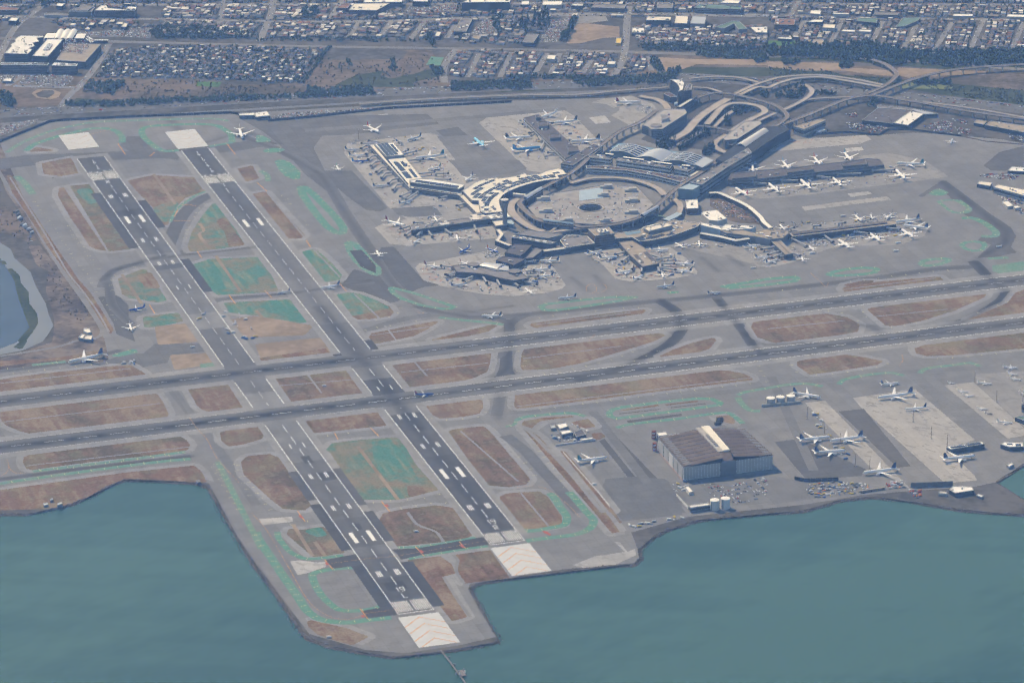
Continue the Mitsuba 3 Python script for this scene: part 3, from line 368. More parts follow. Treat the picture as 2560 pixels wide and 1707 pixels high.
for s_ in (M("1064.6,31.9 804.8,171.0"), M("1172.2,231.9 911.2,376.7"), M("943.7,-129.2 723.1,-10.0"), M("595.3,261.8 459.1,352.6"), M("497.2,227.0 563.1,350.4"), M("328.5,355.6 366.2,430.6"), M("386.0,379.9 238.3,464.9"), M("363.6,665.8 -45.3,882.5"), M("176.2,496.6 -0.9,585.8"), M("24.7,381.9 -150.8,469.7"), M("-454.5,831.4 -588.1,910.4"), M("-264.8,727.8 -400.5,805.3"), M("285.9,192.4 166.0,244.3"), M("230.6,170.7 275.6,254.9"), M("-535.3,686.2 -712.9,776.8"), M("-162.0,-605.3 -23.0,-339.6"), M("13.7,-272.9 96.8,-101.3"), M("146.2,-6.6 210.8,137.4"), M("520.9,679.3 620.1,925.9"), M("655.2,967.3 730.0,1110.6"), M("106.1,-959.8 314.4,-565.8")): pav('service_road', s_, 0.27, 0.75, w=4)
for s_ in (M("700.5,597.1 824.7,833.2"), M("181.3,-383.0 291.8,-181.5"), M("386.0,-435.8 473.1,-272.4"), M("-83.7,-887.8 20.8,-694.7"), M("1025.7,780.9 1096.1,907.8"), M("1051.9,865.2 1084.0,927.4"), M("66.8,-565.0 93.2,-520.9 117.8,-506.4 161.8,-422.0"), M("343.5,-78.1 387.2,12.1")): field(s_, 1, 0, 'dirt_track', w=7)
pav('service_road', M("442.7,722.2 427.5,746.4 476.4,858.7 535.1,978.6 599.4,1094.2 620.4,1135.4"), 0.27, 0.6, w=9)
pav('service_road', M("421.6,768.6 400.7,759.1 374.8,758.8 310.4,799.3 321.9,827.0"), 0.27, 0.6, w=8)
for s_ in (M("852.7,886.0 878.3,937.2 879.9,984.8 900.9,1025.3"), M("929.0,1078.1 940.2,1100.2 973.9,1131.9 1000.3,1177.2"), M("1004.9,1132.4 1055.0,1217.5 1089.7,1283.7")): pav('service_road', s_, 0.24, 0.7, w=6)
pav('asphalt_patch', M("1144.4,971.4 1077.1,995.7 1155.8,1143.2 1202.6,1119.5 1214.4,1100.6 1197.7,1053.5 1167.9,999.7"), 0.22, 0.7, 3)
pav('concrete_patch', M("1138.5,896.9 1123.9,905.5 1110.0,933.9 1098.2,942.9 1112.4,958.3 1133.2,956.5 1153.9,954.7 1168.6,949.1"), 0.46, 0.6); pav('concrete_patch', M("1050.1,719.4 1024.1,739.9 1003.9,754.2 1017.5,771.9 1064.5,745.4"), 0.42, 0.7)
pav('concrete_patch', M("701.3,1238.8 695.0,1245.5 716.9,1284.3 697.7,1284.0 716.9,1304.7 778.4,1307.3 816.1,1287.5 820.4,1256.0 768.4,1256.9 719.4,1281.6"), 0.37, 0.6)
pav('taxiway', M("261.7,-449.4 182.3,-524.7 108.7,-589.3 40.0,-641.0 -18.7,-673.5 -78.8,-689.6 -102.0,-680.9"), 0.13, 0.55, w=30)
pav('taxiway', M("479.9,753.8 510.8,837.5 553.9,921.2 590.0,994.6 648.9,1105.1"), 0.155, 0.4, w=24)
# painted green borders
GREEN = []
def green(line, w, u=0.25, side=0):
    line = smooth_line(line); lay('green_border', ribbon(line, w*1.25), 'green_paint', u); GREEN.append((line, w))
def island(pts, w, u=0.25, inner=None):
    p = rnd(Polygon(pts), 6); w = w*1.25
    lay('green_border', p.difference(p.buffer(-w)), 'green_paint', u)
    if inner: pav('traffic_island', p.buffer(-w), *inner)
    for q in polys(p.buffer(-min(w/2, 3))): GREEN.append((np.array(q.exterior.coords), w))
for s_, w_ in ((M("1.1,-1221.4 -47.1,-1244.8 -123.3,-1250.7 -187.2,-1244.5 -211.1,-1235.4 -229.0,-1207.6 -224.9,-1176.3 -208.1,-1141.3 -182.2,-1110.5"), 12), (M("-231.3,-976.1 -205.8,-997.8 -217.8,-1048.6 -241.1,-1105.6 -269.3,-1146.2 -296.1,-1159.0 -329.0,-1141.3 -384.3,-1093.5 -407.2,-1056.8 -400.5,-1016.1 -383.6,-975.0 -348.1,-931.2"), 12), (M("-295.3,-947.5 -348.1,-931.2"), 8),
        (M("1092.3,759.5 1109.0,783.8 1136.9,837.2 1164.3,889.8 1191.4,941.6 1213.3,984.7 1234.9,1027.2 1252.7,1060.1 1263.4,1090.4 1265.4,1113.7 1256.6,1135.7 1241.0,1155.5 1217.8,1167.3 1180.8,1190.5"), 13), (M("1158.9,1146.4 1181.6,1141.7 1207.1,1124.4 1217.4,1103.9 1212.2,1077.1 1197.9,1040.3 1179.7,1007.1 1158.8,976.2 1145.1,964.0 1125.9,967.5 1102.0,979.4 1079.9,996.1"), 11), (M("1067.2,786.2 1084.6,809.7 1108.2,860.7 1113.9,889.0 1111.6,908.4 1092.2,925.5 1058.9,943.8"), 9),
        (M("980.3,979.1 943.8,1010.9 890.7,1036.1 836.4,1055.4"), 7), (M("994.0,1036.4 966.5,1045.1 901.1,1073.4 861.8,1094.3"), 7), (M("776.8,1085.6 760.1,1103.4 732.2,1115.4 711.1,1123.6 693.8,1117.2 674.6,1098.5 656.5,1067.6 634.7,1032.9 619.8,1004.9"), 12), (M("801.3,1125.9 771.1,1140.5 741.3,1158.3 714.8,1168.9 684.6,1165.8 659.8,1149.8 648.4,1133.5 637.2,1109.6 620.2,1077.3 603.0,1044.7 593.9,1025.1"), 12),
        (M("412.5,714.6 389.9,714.6 357.4,733.2 324.0,756.6 314.2,775.1 312.6,793.0"), 9), (M("314.3,874.9 281.5,882.1 209.0,923.4 169.6,941.3 132.1,961.2 119.8,974.3 128.5,1001.1 140.6,1028.1"), 9), (M("104.1,-615.5 43.1,-665.4 -2.9,-690.5 -62.2,-712.9 -92.7,-712.6"), 6),
        (M("-1124.2,495.8 -1111.0,524.2 -1095.7,550.0 -1075.1,559.4 -1060.0,548.4"), 11), (M("-1038.6,577.6 -1054.0,594.1 -1048.6,624.6 -1029.6,665.9 -1013.2,689.2 -994.7,699.8 -976.5,680.2"), 13)): green(s_, w_)
for s_, w_ in ((M("37.2,-1243.0 -30.7,-1274.2 -123.1,-1292.4 -195.8,-1285.5 -245.0,-1268.4 -319.7,-1205.6 -428.0,-1106.5 -450.5,-1058.0"), 9), (M("128.8,-1094.8 149.4,-1039.4 183.1,-971.8"), 13), (M("923.6,467.9 1011.1,613.7 1084.8,736.5 1135.8,821.6"), 9), (M("1181.3,261.7 1111.1,298.4 1032.2,340.4 932.3,389.1"), 9), (M("1293.2,247.5 1257.0,263.6 1131.1,322.6 1001.4,388.5 948.1,422.3"), 10), (M("841.2,-161.9 806.6,-142.2 784.6,-129.9"), 9), (M("125.6,214.9 104.5,260.3 82.1,304.3 69.1,336.3"), 9),
        (M("40.6,924.3 16.9,924.7 -25.6,941.1 -63.4,956.4 -91.4,977.9 -101.5,1009.5"), 9), (M("48.9,931.8 71.1,965.4 82.1,994.3 71.9,1009.2"), 10), (M("-130.9,1024.3 -155.2,1016.7 -191.5,1025.9 -239.6,1052.0 -249.5,1083.7"), 9), (M("-277.9,1097.1 -307.8,1090.9 -355.0,1115.6 -385.1,1130.7 -385.5,1156.8"), 9), (M("-876.8,777.9 -909.5,805.1"), 10), (M("449.3,723.2 430.7,727.1 412.5,714.6"), 6), (M("-256.4,-735.0 -245.7,-701.9 -219.4,-669.2"), 10)): green(s_, w_, 0.6)
for s_ in (M("-421.6,-934.0 -428.8,-920.3 -421.6,-886.9 -412.5,-873.3 -396.7,-884.5 -384.2,-892.2"), M("-357.0,-840.2 -380.6,-837.9 -395.3,-822.0 -393.9,-806.1 -376.8,-801.5 -353.7,-815.0 -350.8,-829.7"), M("-1113.0,424.8 -1143.5,414.5 -1160.2,421.6 -1151.2,449.8 -1130.8,454.8 -1115.5,443.6"), M("-287.0,438.9 -301.2,449.3 -316.8,461.4 -315.0,468.9 -291.7,458.1 -279.1,449.2"), M("712.4,-93.5 681.7,-91.3 646.0,-88.2 657.3,-65.2 696.0,-74.3")): island(s_, 14, 0.3)
lay('green_border', Polygon(M("-849.0,811.7 -913.1,841.4 -861.1,882.8 -821.1,859.2 -823.2,832.5")), 'green_paint', 0.6)
lay('green_border', Polygon(M("618.2,67.6 593.9,80.7 610.5,105.9 630.9,88.4")), 'green_paint', 0.6)
for s_, w_, u_ in ((M("-322.9,-763.9 -341.0,-762.6 -341.4,-734.8 -310.0,-665.2 -279.3,-631.5 -263.6,-635.2 -267.1,-666.9 -288.1,-711.2"), 16, .2), (M("-233.2,-594.0 -250.3,-592.0 -253.2,-577.9 -233.2,-528.6 -206.0,-471.7 -179.2,-415.6 -147.8,-354.9 -121.0,-311.1 -97.2,-290.5 -82.4,-291.1 -77.2,-312.0 -91.1,-353.7 -121.9,-414.1 -166.3,-493.2 -201.4,-552.1"), 14, .15), (M("-53.2,-251.4 -71.0,-252.5 -72.3,-230.8 -47.0,-177.7 -12.7,-115.3 1.2,-81.3 28.6,-52.3 42.1,-47.5 45.0,-70.0 31.3,-113.6 9.8,-159.2 -19.6,-207.1"), 12, .3),
        (M("74.4,13.6 64.0,20.0 55.9,71.3 56.0,118.3 56.2,164.9 57.0,196.5 77.5,202.2 92.2,186.5 106.1,139.2 106.2,83.2 93.0,41.1"), 9, .4), (M("-52.3,308.9 -73.8,308.7 -133.8,340.4 -191.7,374.4 -228.5,413.8 -228.3,422.9 -183.4,412.1 -116.6,387.0 -54.7,357.6 -37.9,335.0"), 10, .35), (M("-376.9,489.8 -409.1,501.5 -483.7,528.0 -535.1,563.9 -528.4,583.6 -505.6,589.8 -446.8,560.9 -386.1,522.4"), 12, .25), (M("-579.1,599.6 -602.9,596.2 -633.4,604.6 -663.3,622.1 -683.2,648.3 -679.0,663.3 -655.5,671.9 -627.6,661.3 -594.9,637.7 -576.6,616.2"), 11, .2),
        (M("-756.3,692.6 -776.2,684.6 -801.5,692.1 -825.1,712.5 -824.8,727.0 -814.4,735.5 -782.9,735.9 -756.3,723.9 -748.0,708.1"), 11, .45), (M("-901.9,680.8 -923.9,674.3 -945.9,687.8 -953.0,710.6 -937.4,728.9 -907.6,741.7 -887.3,729.9 -886.9,704.6"), 9, .35), (M("272.6,807.4 253.1,799.8 229.3,804.9 153.8,844.6 100.0,877.3 81.4,901.3 86.2,933.0 102.7,939.9 145.2,918.9 259.7,861.4 286.1,845.2 287.2,824.1"), 10, .3), (M("-1087.4,466.9 -1113.1,475.3 -1127.0,493.5 -1107.6,541.7 -1092.4,557.0 -1066.5,560.6 -1051.1,544.0 -1058.4,520.4"), 7, .6)): island(s_, w_, u_, (0.23, 0.5))
pav('asphalt_patch', M("-26.5,-204.7 -47.9,-191.7 -0.4,-99.1 31.5,-65.2 25.2,-116.8"), 0.09, 0.4)
pav('asphalt_patch', M("276.4,863.5 180.7,913.4 188.8,920.9 281.6,874.0"), 0.11, 0.6)
for s_ in (M("246.8,818.8 176.4,849.1 181.1,856.3 247.4,822.1"), M("167.5,858.6 112.4,888.7 115.2,894.0 169.5,864.6")): turf(s_, .4, 0, 0)
for s_ in (M("260.3,830.2 189.7,869.8"), M("172.1,878.1 112.9,911.0")): pav('service_road', s_, 0.1, 0.4, w=3)
# runways: shoulders, then the surfaces, tone by tone
for r_, w_ in (('28R', 52), ('28L', 52)): pav('runway_shoulder', rw_rect(r_, 60, 3700, -w_, w_).intersection(AIRP), 0.285, 0.5)
pav('runway_shoulder', rw_rect('19L', 20, 1520, -45, 45), 0.27, 0.5); pav('runway_shoulder', rw_rect('19L', 1522, 2600, -42, 42), 0.25, 0.6); pav('runway_shoulder', rw_rect('19R', 20, 2330, -45, 45), 0.27, 0.55)
pav('runway_shoulder', rw_rect('19L', 10, 255, 30, 52), 0.085, 0.3); pav('runway_shoulder', rw_rect('19L', 285, 500, 30, 50), 0.09, 0.3); pav('runway_shoulder', rw_rect('19L', 10, 205, -52, -30), 0.085, 0.3); pav('runway_shoulder', rw_rect('19L', 300, 440, -48, -30), 0.1, 0.3); pav('runway_shoulder', rw_rect('19L', 520, 660, 30, 48), 0.11, 0.3); pav('runway_shoulder', rw_rect('19L', 470, 650, -46, -30), 0.12, 0.3)
pav('runway_shoulder', rw_rect('19L', 1640, 1850, -50, -30), 0.09, 0.3); pav('runway_shoulder', rw_rect('19L', 1950, 2330, 30, 52), 0.10, 0.3); pav('runway_shoulder', rw_rect('19L', 2060, 2250, -50, -30), 0.09, 0.35); pav('runway_shoulder', rw_rect('19R', 935, 985, 30, 46), 0.07, 0.3); pav('runway_shoulder', rw_rect('19R', 985, 1040, -46, 8), 0.08, 0.3)
pav('asphalt_patch', M("985.1,984.3 951.3,1013.3 838.5,1060.2 855.6,1090.6 902.0,1069.0 961.6,1040.0 1004.4,1028.7 993.7,1009.4"), 0.085, 0.3); pav('asphalt_patch', M("1091.9,936.0 1037.5,956.2 1060.6,999.7 1112.4,971.8"), 0.10, 0.4); pav('asphalt_patch', M("1197.2,1134.8 1150.2,1155.6 1165.9,1190.3 1212.1,1163.8"), 0.09, 0.35)
for s0, s1, t_ in ((0, 150, .105), (150, 250, .13), (250, 290, .16), (290, 420, .13), (420, 700, .15), (700, 800, .19), (800, 940, .215), (940, 1060, .25), (1060, 1180, .18), (1180, 1430, .16), (1430, 1522, .25), (1522, 1660, .195), (1660, 1800, .175), (1800, 1830, .12), (1830, 1900, .205), (1900, 2010, .165), (2010, 2200, .145), (2200, 2340, .125), (2340, 2580, .12)): pav('runway', rw_rect('19L', s0, s1, -30.5, 30.5), t_, 0.35)
for s0, s1, t_ in ((0, 420, .10), (420, 640, .115), (640, 690, .2), (690, 830, .11), (830, 900, .2), (900, 1150, .165), (1150, 1420, .195), (1420, 1800, .18), (1800, 2100, .145), (2100, 2332, .125)): pav('runway', rw_rect('19R', s0, s1, -30.5, 30.5), t_, 0.4)
pav('runway', rw_rect('19L', 95, 130, -14, 20), 0.08, 0.3); pav('runway', rw_rect('19L', 365, 392, -10, 2), 0.09, 0.3); pav('runway', rw_rect('19L', 600, 640, -28, 2), 0.09, 0.3); pav('runway', rw_rect('19L', 690, 725, -8, 8), 0.1, 0.3); pav('runway', rw_rect('19L', 2155, 2200, -46, 30), 0.1, 0.3)
for r_ in ('28R', '28L'): pav('runway', rw_rect(r_, 62, 3700, -30.5, 30.5).intersection(AIRP), 0.165, 0.4)
pav('runway', rw_rect('28R', 2050, 2330, -30.5, 12), 0.15, 0.3)
for r_, e_ in (('19L', 1), ('19R', 1)): lay('arrestor_bed', rw_rect(r_, -139, -13.5, -34.5, 35), 'arrestor_white')
lay('arrestor_bed', rw_rect('19L', 2650, 2762, -34, 34.5), 'arrestor_white'); lay('arrestor_bed', rw_rect('19R', 2345, 2478, -34, 34.5), 'arrestor_white')

# ---- wheel-path wear
for r_, w_, k_ in (('28R', 11, .52), ('28L', 11, .52), ('19L', 13, .12), ('19R', 13, .22)):
    for a_, b_ in ((0, 1200), (1200, 2500), (2500, 3700)): streak([rw_pt(r_, a_, 1), rw_pt(r_, b_, 1)], w_, k_)
for r_, a_, b_, w_, k_ in (('19R', 560, 1250, 15, .42), ('19R', 1650, 2050, 11, .3), ('19L', 180, 560, 10, .18), ('19L', 1830, 2330, 11, .28), ('28R', 900, 1700, 15, .6), ('28L', 800, 1700, 15, .6)): streak([rw_pt(r_, a_, -2), rw_pt(r_, b_, 2)], w_, k_)
for s_, w_, k_ in ((M("-393.8,-965.3 -381.7,-814.8 -328.6,-622.8 -169.5,-362.4 -35.4,-140.3 56.2,14.0 109.9,170.0 82.5,258.1 19.0,315.1 -150.7,412.2 -303.1,504.8 -458.8,596.5 -622.1,684.1 -755.4,742.4 -827.3,796.2"), 9, 0.28), (M("39.5,329.6 155.6,437.3"), 15, 0.4), (M("155.6,437.3 232.0,511.3 314.9,541.2 385.2,519.6"), 10, 0.3), (M("166.1,390.9 117.6,389.7 27.8,323.9"), 10, 0.3), (M("-243.1,466.6 -202.0,551.6 -150.5,605.1 -59.5,649.7 69.1,668.1 184.4,653.6"), 14, 0.47), (M("-319.3,548.2 -237.3,680.0 -155.3,804.4"), 11, 0.43),
        (M("-846.2,769.7 -784.8,858.6 -750.0,927.5 -683.4,956.9 -565.0,976.6 -450.7,962.0"), 12, 0.47), (M("-1199.0,392.6 -1115.3,550.0 -1034.6,702.0 -977.6,742.0 -867.5,763.0 -817.1,806.6 -762.2,901.1"), 11, 0.33), (M("441.2,-418.0 516.8,-310.2 565.4,-196.9"), 9, 0.28), (M("432.9,-437.8 386.7,-465.7 314.2,-466.3 254.3,-461.4"), 9, 0.43), (M("325.9,-173.0 219.8,-96.9 151.3,-68.9 71.0,-40.1"), 9, 0.33), (M("1262.3,239.4 1121.1,310.5 939.4,412.3"), 8, 0.38), (M("922.5,-188.8 781.9,-120.1 673.9,-100.5"), 8, 0.28),
        (M("-219.1,242.3 -185.4,320.5"), 8, 0.28), (M("-259.9,266.8 -223.0,332.5"), 8, 0.28), (M("-485.8,353.2 -447.8,429.7"), 8, 0.28), (M("-530.4,381.3 -506.8,444.4"), 8, 0.28), (M("232.3,528.0 330.3,591.4 427.6,683.3"), 11, 0.24), (M("-413.5,-850.1 -425.2,-978.7 -342.9,-973.2 -225.1,-984.0"), 9, 0.24), (M("117.8,135.9 54.9,240.3 -18.6,272.7"), 8, 0.28), (M("1085.9,780.4 1170.3,937.3 1224.9,1037.7 1236.8,1109.0"), 11, 0.11), (M("-195.0,784.5 -266.7,843.5"), 10, 0.38), (M("-388.8,815.4 -412.2,867.5 -391.1,907.5"), 12, 0.38), (M("308.3,-469.8 219.4,-433.9 88.5,-363.3"), 8, 0.38)): streak(s_, w_, k_)

sh_ = unary_union([p.buffer(13, join_style=1, quad_segs=3) for n_, p, m_, u, v in SHEETS[SHOULDER_AT:] if m_ == 'turf' and p.area > 900 and p.distance(Point(300, 300)) < 5000])
SHEETS.insert(SHOULDER_AT, ('taxiway_shoulder', sh_.intersection(AIRP.buffer(-12)), 'pavement', 0.285, 0.5))
def build_ground():
    n = len(SHEETS); geos = [s[1] for s in SHEETS]; tree = STRtree(geos)
    for i, (name, p, mat, u, v) in enumerate(SHEETS):
        over = [geos[j] for j in tree.query(p) if j > i and geos[j].intersects(p)]
        q = p.difference(unary_union(over)) if over else p
        if not name.startswith('town'): q = q.intersection(TOP)
        m = flat(q, 0.0)
        if m is None: continue
        add(tag(key(name), kind='structure'), m, mat, uv=np.tile([[u, v]], (len(m[0]), 1)))
build_ground()
add(tag(key('sea_wall'), kind='structure'), sea_wall(), 'riprap')
rk = np.random.default_rng(4); IC = trimesh.creation.icosphere(subdivisions=0); Vs, Fs, Cs, n0 = [], [], [], 0
for p in polys(TOP):
    L = p.exterior
    for d in np.arange(0, L.length, 1.6):
        q = np.array(L.interpolate(d).coords[0]); v_ = np.array([q[0], q[1], 0])-CAM; z_ = v_@_f
        if abs(v_@_r/z_) > .125 or abs(v_@_u/z_) > .085: continue
        t = np.array(L.interpolate(min(L.length, d+1)).coords[0])-q; t = t/max(1e-6, np.linalg.norm(t)); nn = np.array([t[1], -t[0]]) if L.is_ccw else np.array([-t[1], t[0]]); o = rk.uniform(-1, 10.5); s = rk.uniform(.5, 1.5)
        Vs.append(np.array(IC.vertices)*rk.uniform(.6, 1.3, (12, 1))*s+[q[0]+nn[0]*o, q[1]+nn[1]*o, -2.7*min(1, max(0, o/7))+.2]); Fs.append(np.array(IC.faces)+n0); n0 += 12; Cs.append(np.tile(np.array([.16, .148, .13])*rk.uniform(.4, 1.6), (12, 1)))
scene['vertex_paint'] = {'type': 'twosided', 'bsdf': {'type': 'diffuse', 'reflectance': {'type': 'mesh_attribute', 'name': 'vertex_color'}}}
add(tag(key('shore_rocks'), 'loose rocks heaped along the water edge of the sea wall', 'rocks', kind='stuff'), (np.vstack(Vs), np.vstack(Fs)), 'vertex_paint', color=np.vstack(Cs))
GZ = box(GX-GR_, GY-GR_, GX+GR_, GY+GR_)
add(tag(key('bay'), kind='structure'), flat(GZ, -2.6), 'bay_water')
inland = Polygon([rw_pt('28R', -30000, 30000), rw_pt('28R', 30000, 30000), rw_pt('28R', 30000, -100), rw_pt('28R', -30000, -100)]).intersection(GZ)
FAR_M = flat(inland.difference(PEN), -0.5)
add(tag(key('far_ground'), kind='structure'), FAR_M, 'land', uv=np.tile([[6.5/8, 0]], (len(FAR_M[0]), 1)))

# ------------------------------------------------------------------ painted markings, a thin sheet over the pavement
MZ = 0.12
def mark(name, geoms, mat, z=MZ):
    g = unary_union([q for q in geoms if not q.is_empty])
    m = flat(g, z)
    if m: add(tag(key(name), kind='structure'), m, mat)
CROSS = unary_union([rw_rect('28R', 0, 3700, -46, 46), rw_rect('28L', 0, 3700, -46, 46)])
GLYPH = {'1': [[(3, 0), (3, 18)], [(.8, 14.4), (3, 17.4)]], '9': [[(7.2, 9.2), (.9, 9.2), (.9, 17.3), (7.2, 17.3), (7.2, 4.6), (4.8, .9), (.9, .9)]], 'L': [[(.9, 18.2), (.9, .9), (7.4, .9)]],
    'R': [[(.9, 0), (.9, 17.3), (7, 17.3), (7, 9.2), (.9, 9.2)], [(3.4, 9.2), (7.4, 0)]]}
def glyph(r, south, S, c, s0, x0):
    out = []
    for st in GLYPH[c]:
        pts = [rw_pt(r, S-(s0+y), x0+x) if south else rw_pt(r, s0+y, -(x0+x)) for x, y in st]
        out.append(LineString(pts).buffer(0.75, cap_style=2, join_style=2))
    return out
def rw_marks(r, L, S, letter_n, letter_s, tdz_s, brk=None):
    W, D = [], []
    for sg in (-1, 1):
        W.append(rw_rect(r, 0, L, sg*29.4, sg*30.7).difference(CROSS))
    W += [rw_rect(r, -1.5, 0.6, -30.5, 30.5), rw_rect(r, S-1.5, S+1.5, -30.5, 30.5)]
    for k in range(8):
        for sg in (-1, 1):
            o = sg*(2.4+3.35*k); W.append(rw_rect(r, 6, 49, o, o+sg*1.6)); W.append(rw_rect(r, S-49, S-6, o, o+sg*1.6))
    for s in np.arange(135.7-18.3, S-110, 60.96):
        if abs(s-117)<1 or True:
            q = rw_rect(r, s, s+36.6, -.62, .62).difference(CROSS)
            (W if brk is None or s < brk else D).append(q)
    for sg in (-1, 1):
        for base, d, lst in ((0, 1, ((157, 180.5, 3), (461.5, 484.5, 2), (615, 638.5, 2), (768, 791, 1))), (S, -1, tdz_s)):
            for a, b, n in lst:
                for k in range(n):
                    o = sg*(11.5+3.3*k); W.append(rw_rect(r, base+d*a, base+d*b, o, o+sg*1.9))
            W.append(rw_rect(r, base+d*309.5, base+d*357, sg*11.6, sg*18.9))
    W += glyph(r, False, S, '1', 87.5, -6.5) + glyph(r, False, S, '9', 87.5, 0) + glyph(r, False, S, letter_n, 61, -3.5)
    W += glyph(r, True, S, letter_s, 58, -3) + glyph(r, True, S, '1', 92, -3)
    # displaced threshold: arrow heads and arrows
    for o in (-22, -8, 8, 22):
        W.append(LineString([rw_pt(r, S+12, o-2.5), rw_pt(r, S+4.5, o), rw_pt(r, S+12, o+2.5)]).buffer(.8, cap_style=2))
    for s in np.arange(S+25, L-20, 42):
        W.append(rw_rect(r, s+8, s+30, -.6, .6)); W.append(LineString([rw_pt(r, s+9, -3), rw_pt(r, s+1.5, 0), rw_pt(r, s+9, 3)]).buffer(.8, cap_style=2))
    mark('runway_marking', W, 'white_paint'); mark('runway_marking', D, 'dull_white')
rw_marks('19L', 2579, 2466, 'L', 'R', ((157, 181, 3), (461, 485, 2), (615, 638.5, 2), (771, 793, 1)), 1000)
rw_marks('19R', 2332, 2134, 'R', 'L', (), 900)
W, D = [], []
for r, ph in (('28R', 1201.2), ('28L', 1201.9)):
    for s in np.arange(ph-18.3-16*60.96, 3650, 60.96): (W if r == '28R' and 1300 < s < 2700 else D).append(rw_rect(r, s, s+36.6, -.65, .65))
    for sg in (-1, 1):
        W.append(rw_rect(r, 1950, 3700, sg*29.4, sg*30.7)); D.append(rw_rect(r, 60, 1950, sg*29.4, sg*30.7).difference(rw_rect('19L', 0, 2600, -45, 45)).difference(rw_rect('19R', 0, 2400, -45, 45)) if r == '28R' else Point(0, 0).buffer(.01))
mark('runway_marking', [q.intersection(AIRP) for q in W], 'white_paint'); mark('runway_marking', [q.intersection(AIRP) for q in D], 'dull_white')
# chevrons on the arrestor beds
CH = []
for r in ('19L', '19R'):
    bed = rw_rect(r, -138, -14, -34, 34.5)
    for s in (-22, -50, -80, -110): CH.append(LineString([rw_pt(r, s-33, 34.5), rw_pt(r, s, .5), rw_pt(r, s-33, -34.5)]).buffer(.75, cap_style=2, join_style=2).intersection(bed))
mark('chevron_marking', CH, 'orange_paint')
CH = []
for r, a, b in (('19L', 2651, 2761), ('19R', 2346, 2477)):
    bed = rw_rect(r, a, b, -33, 33)
    for s in np.arange(a, b, 32): CH.append(LineString([rw_pt(r, s+33, 34.5), rw_pt(r, s, .5), rw_pt(r, s+33, -34.5)]).buffer(.5, cap_style=2, join_style=2).intersection(bed))
diffuse('faded_orange', (0.60, 0.44, 0.37)); mark('chevron_marking', CH, 'faded_orange')
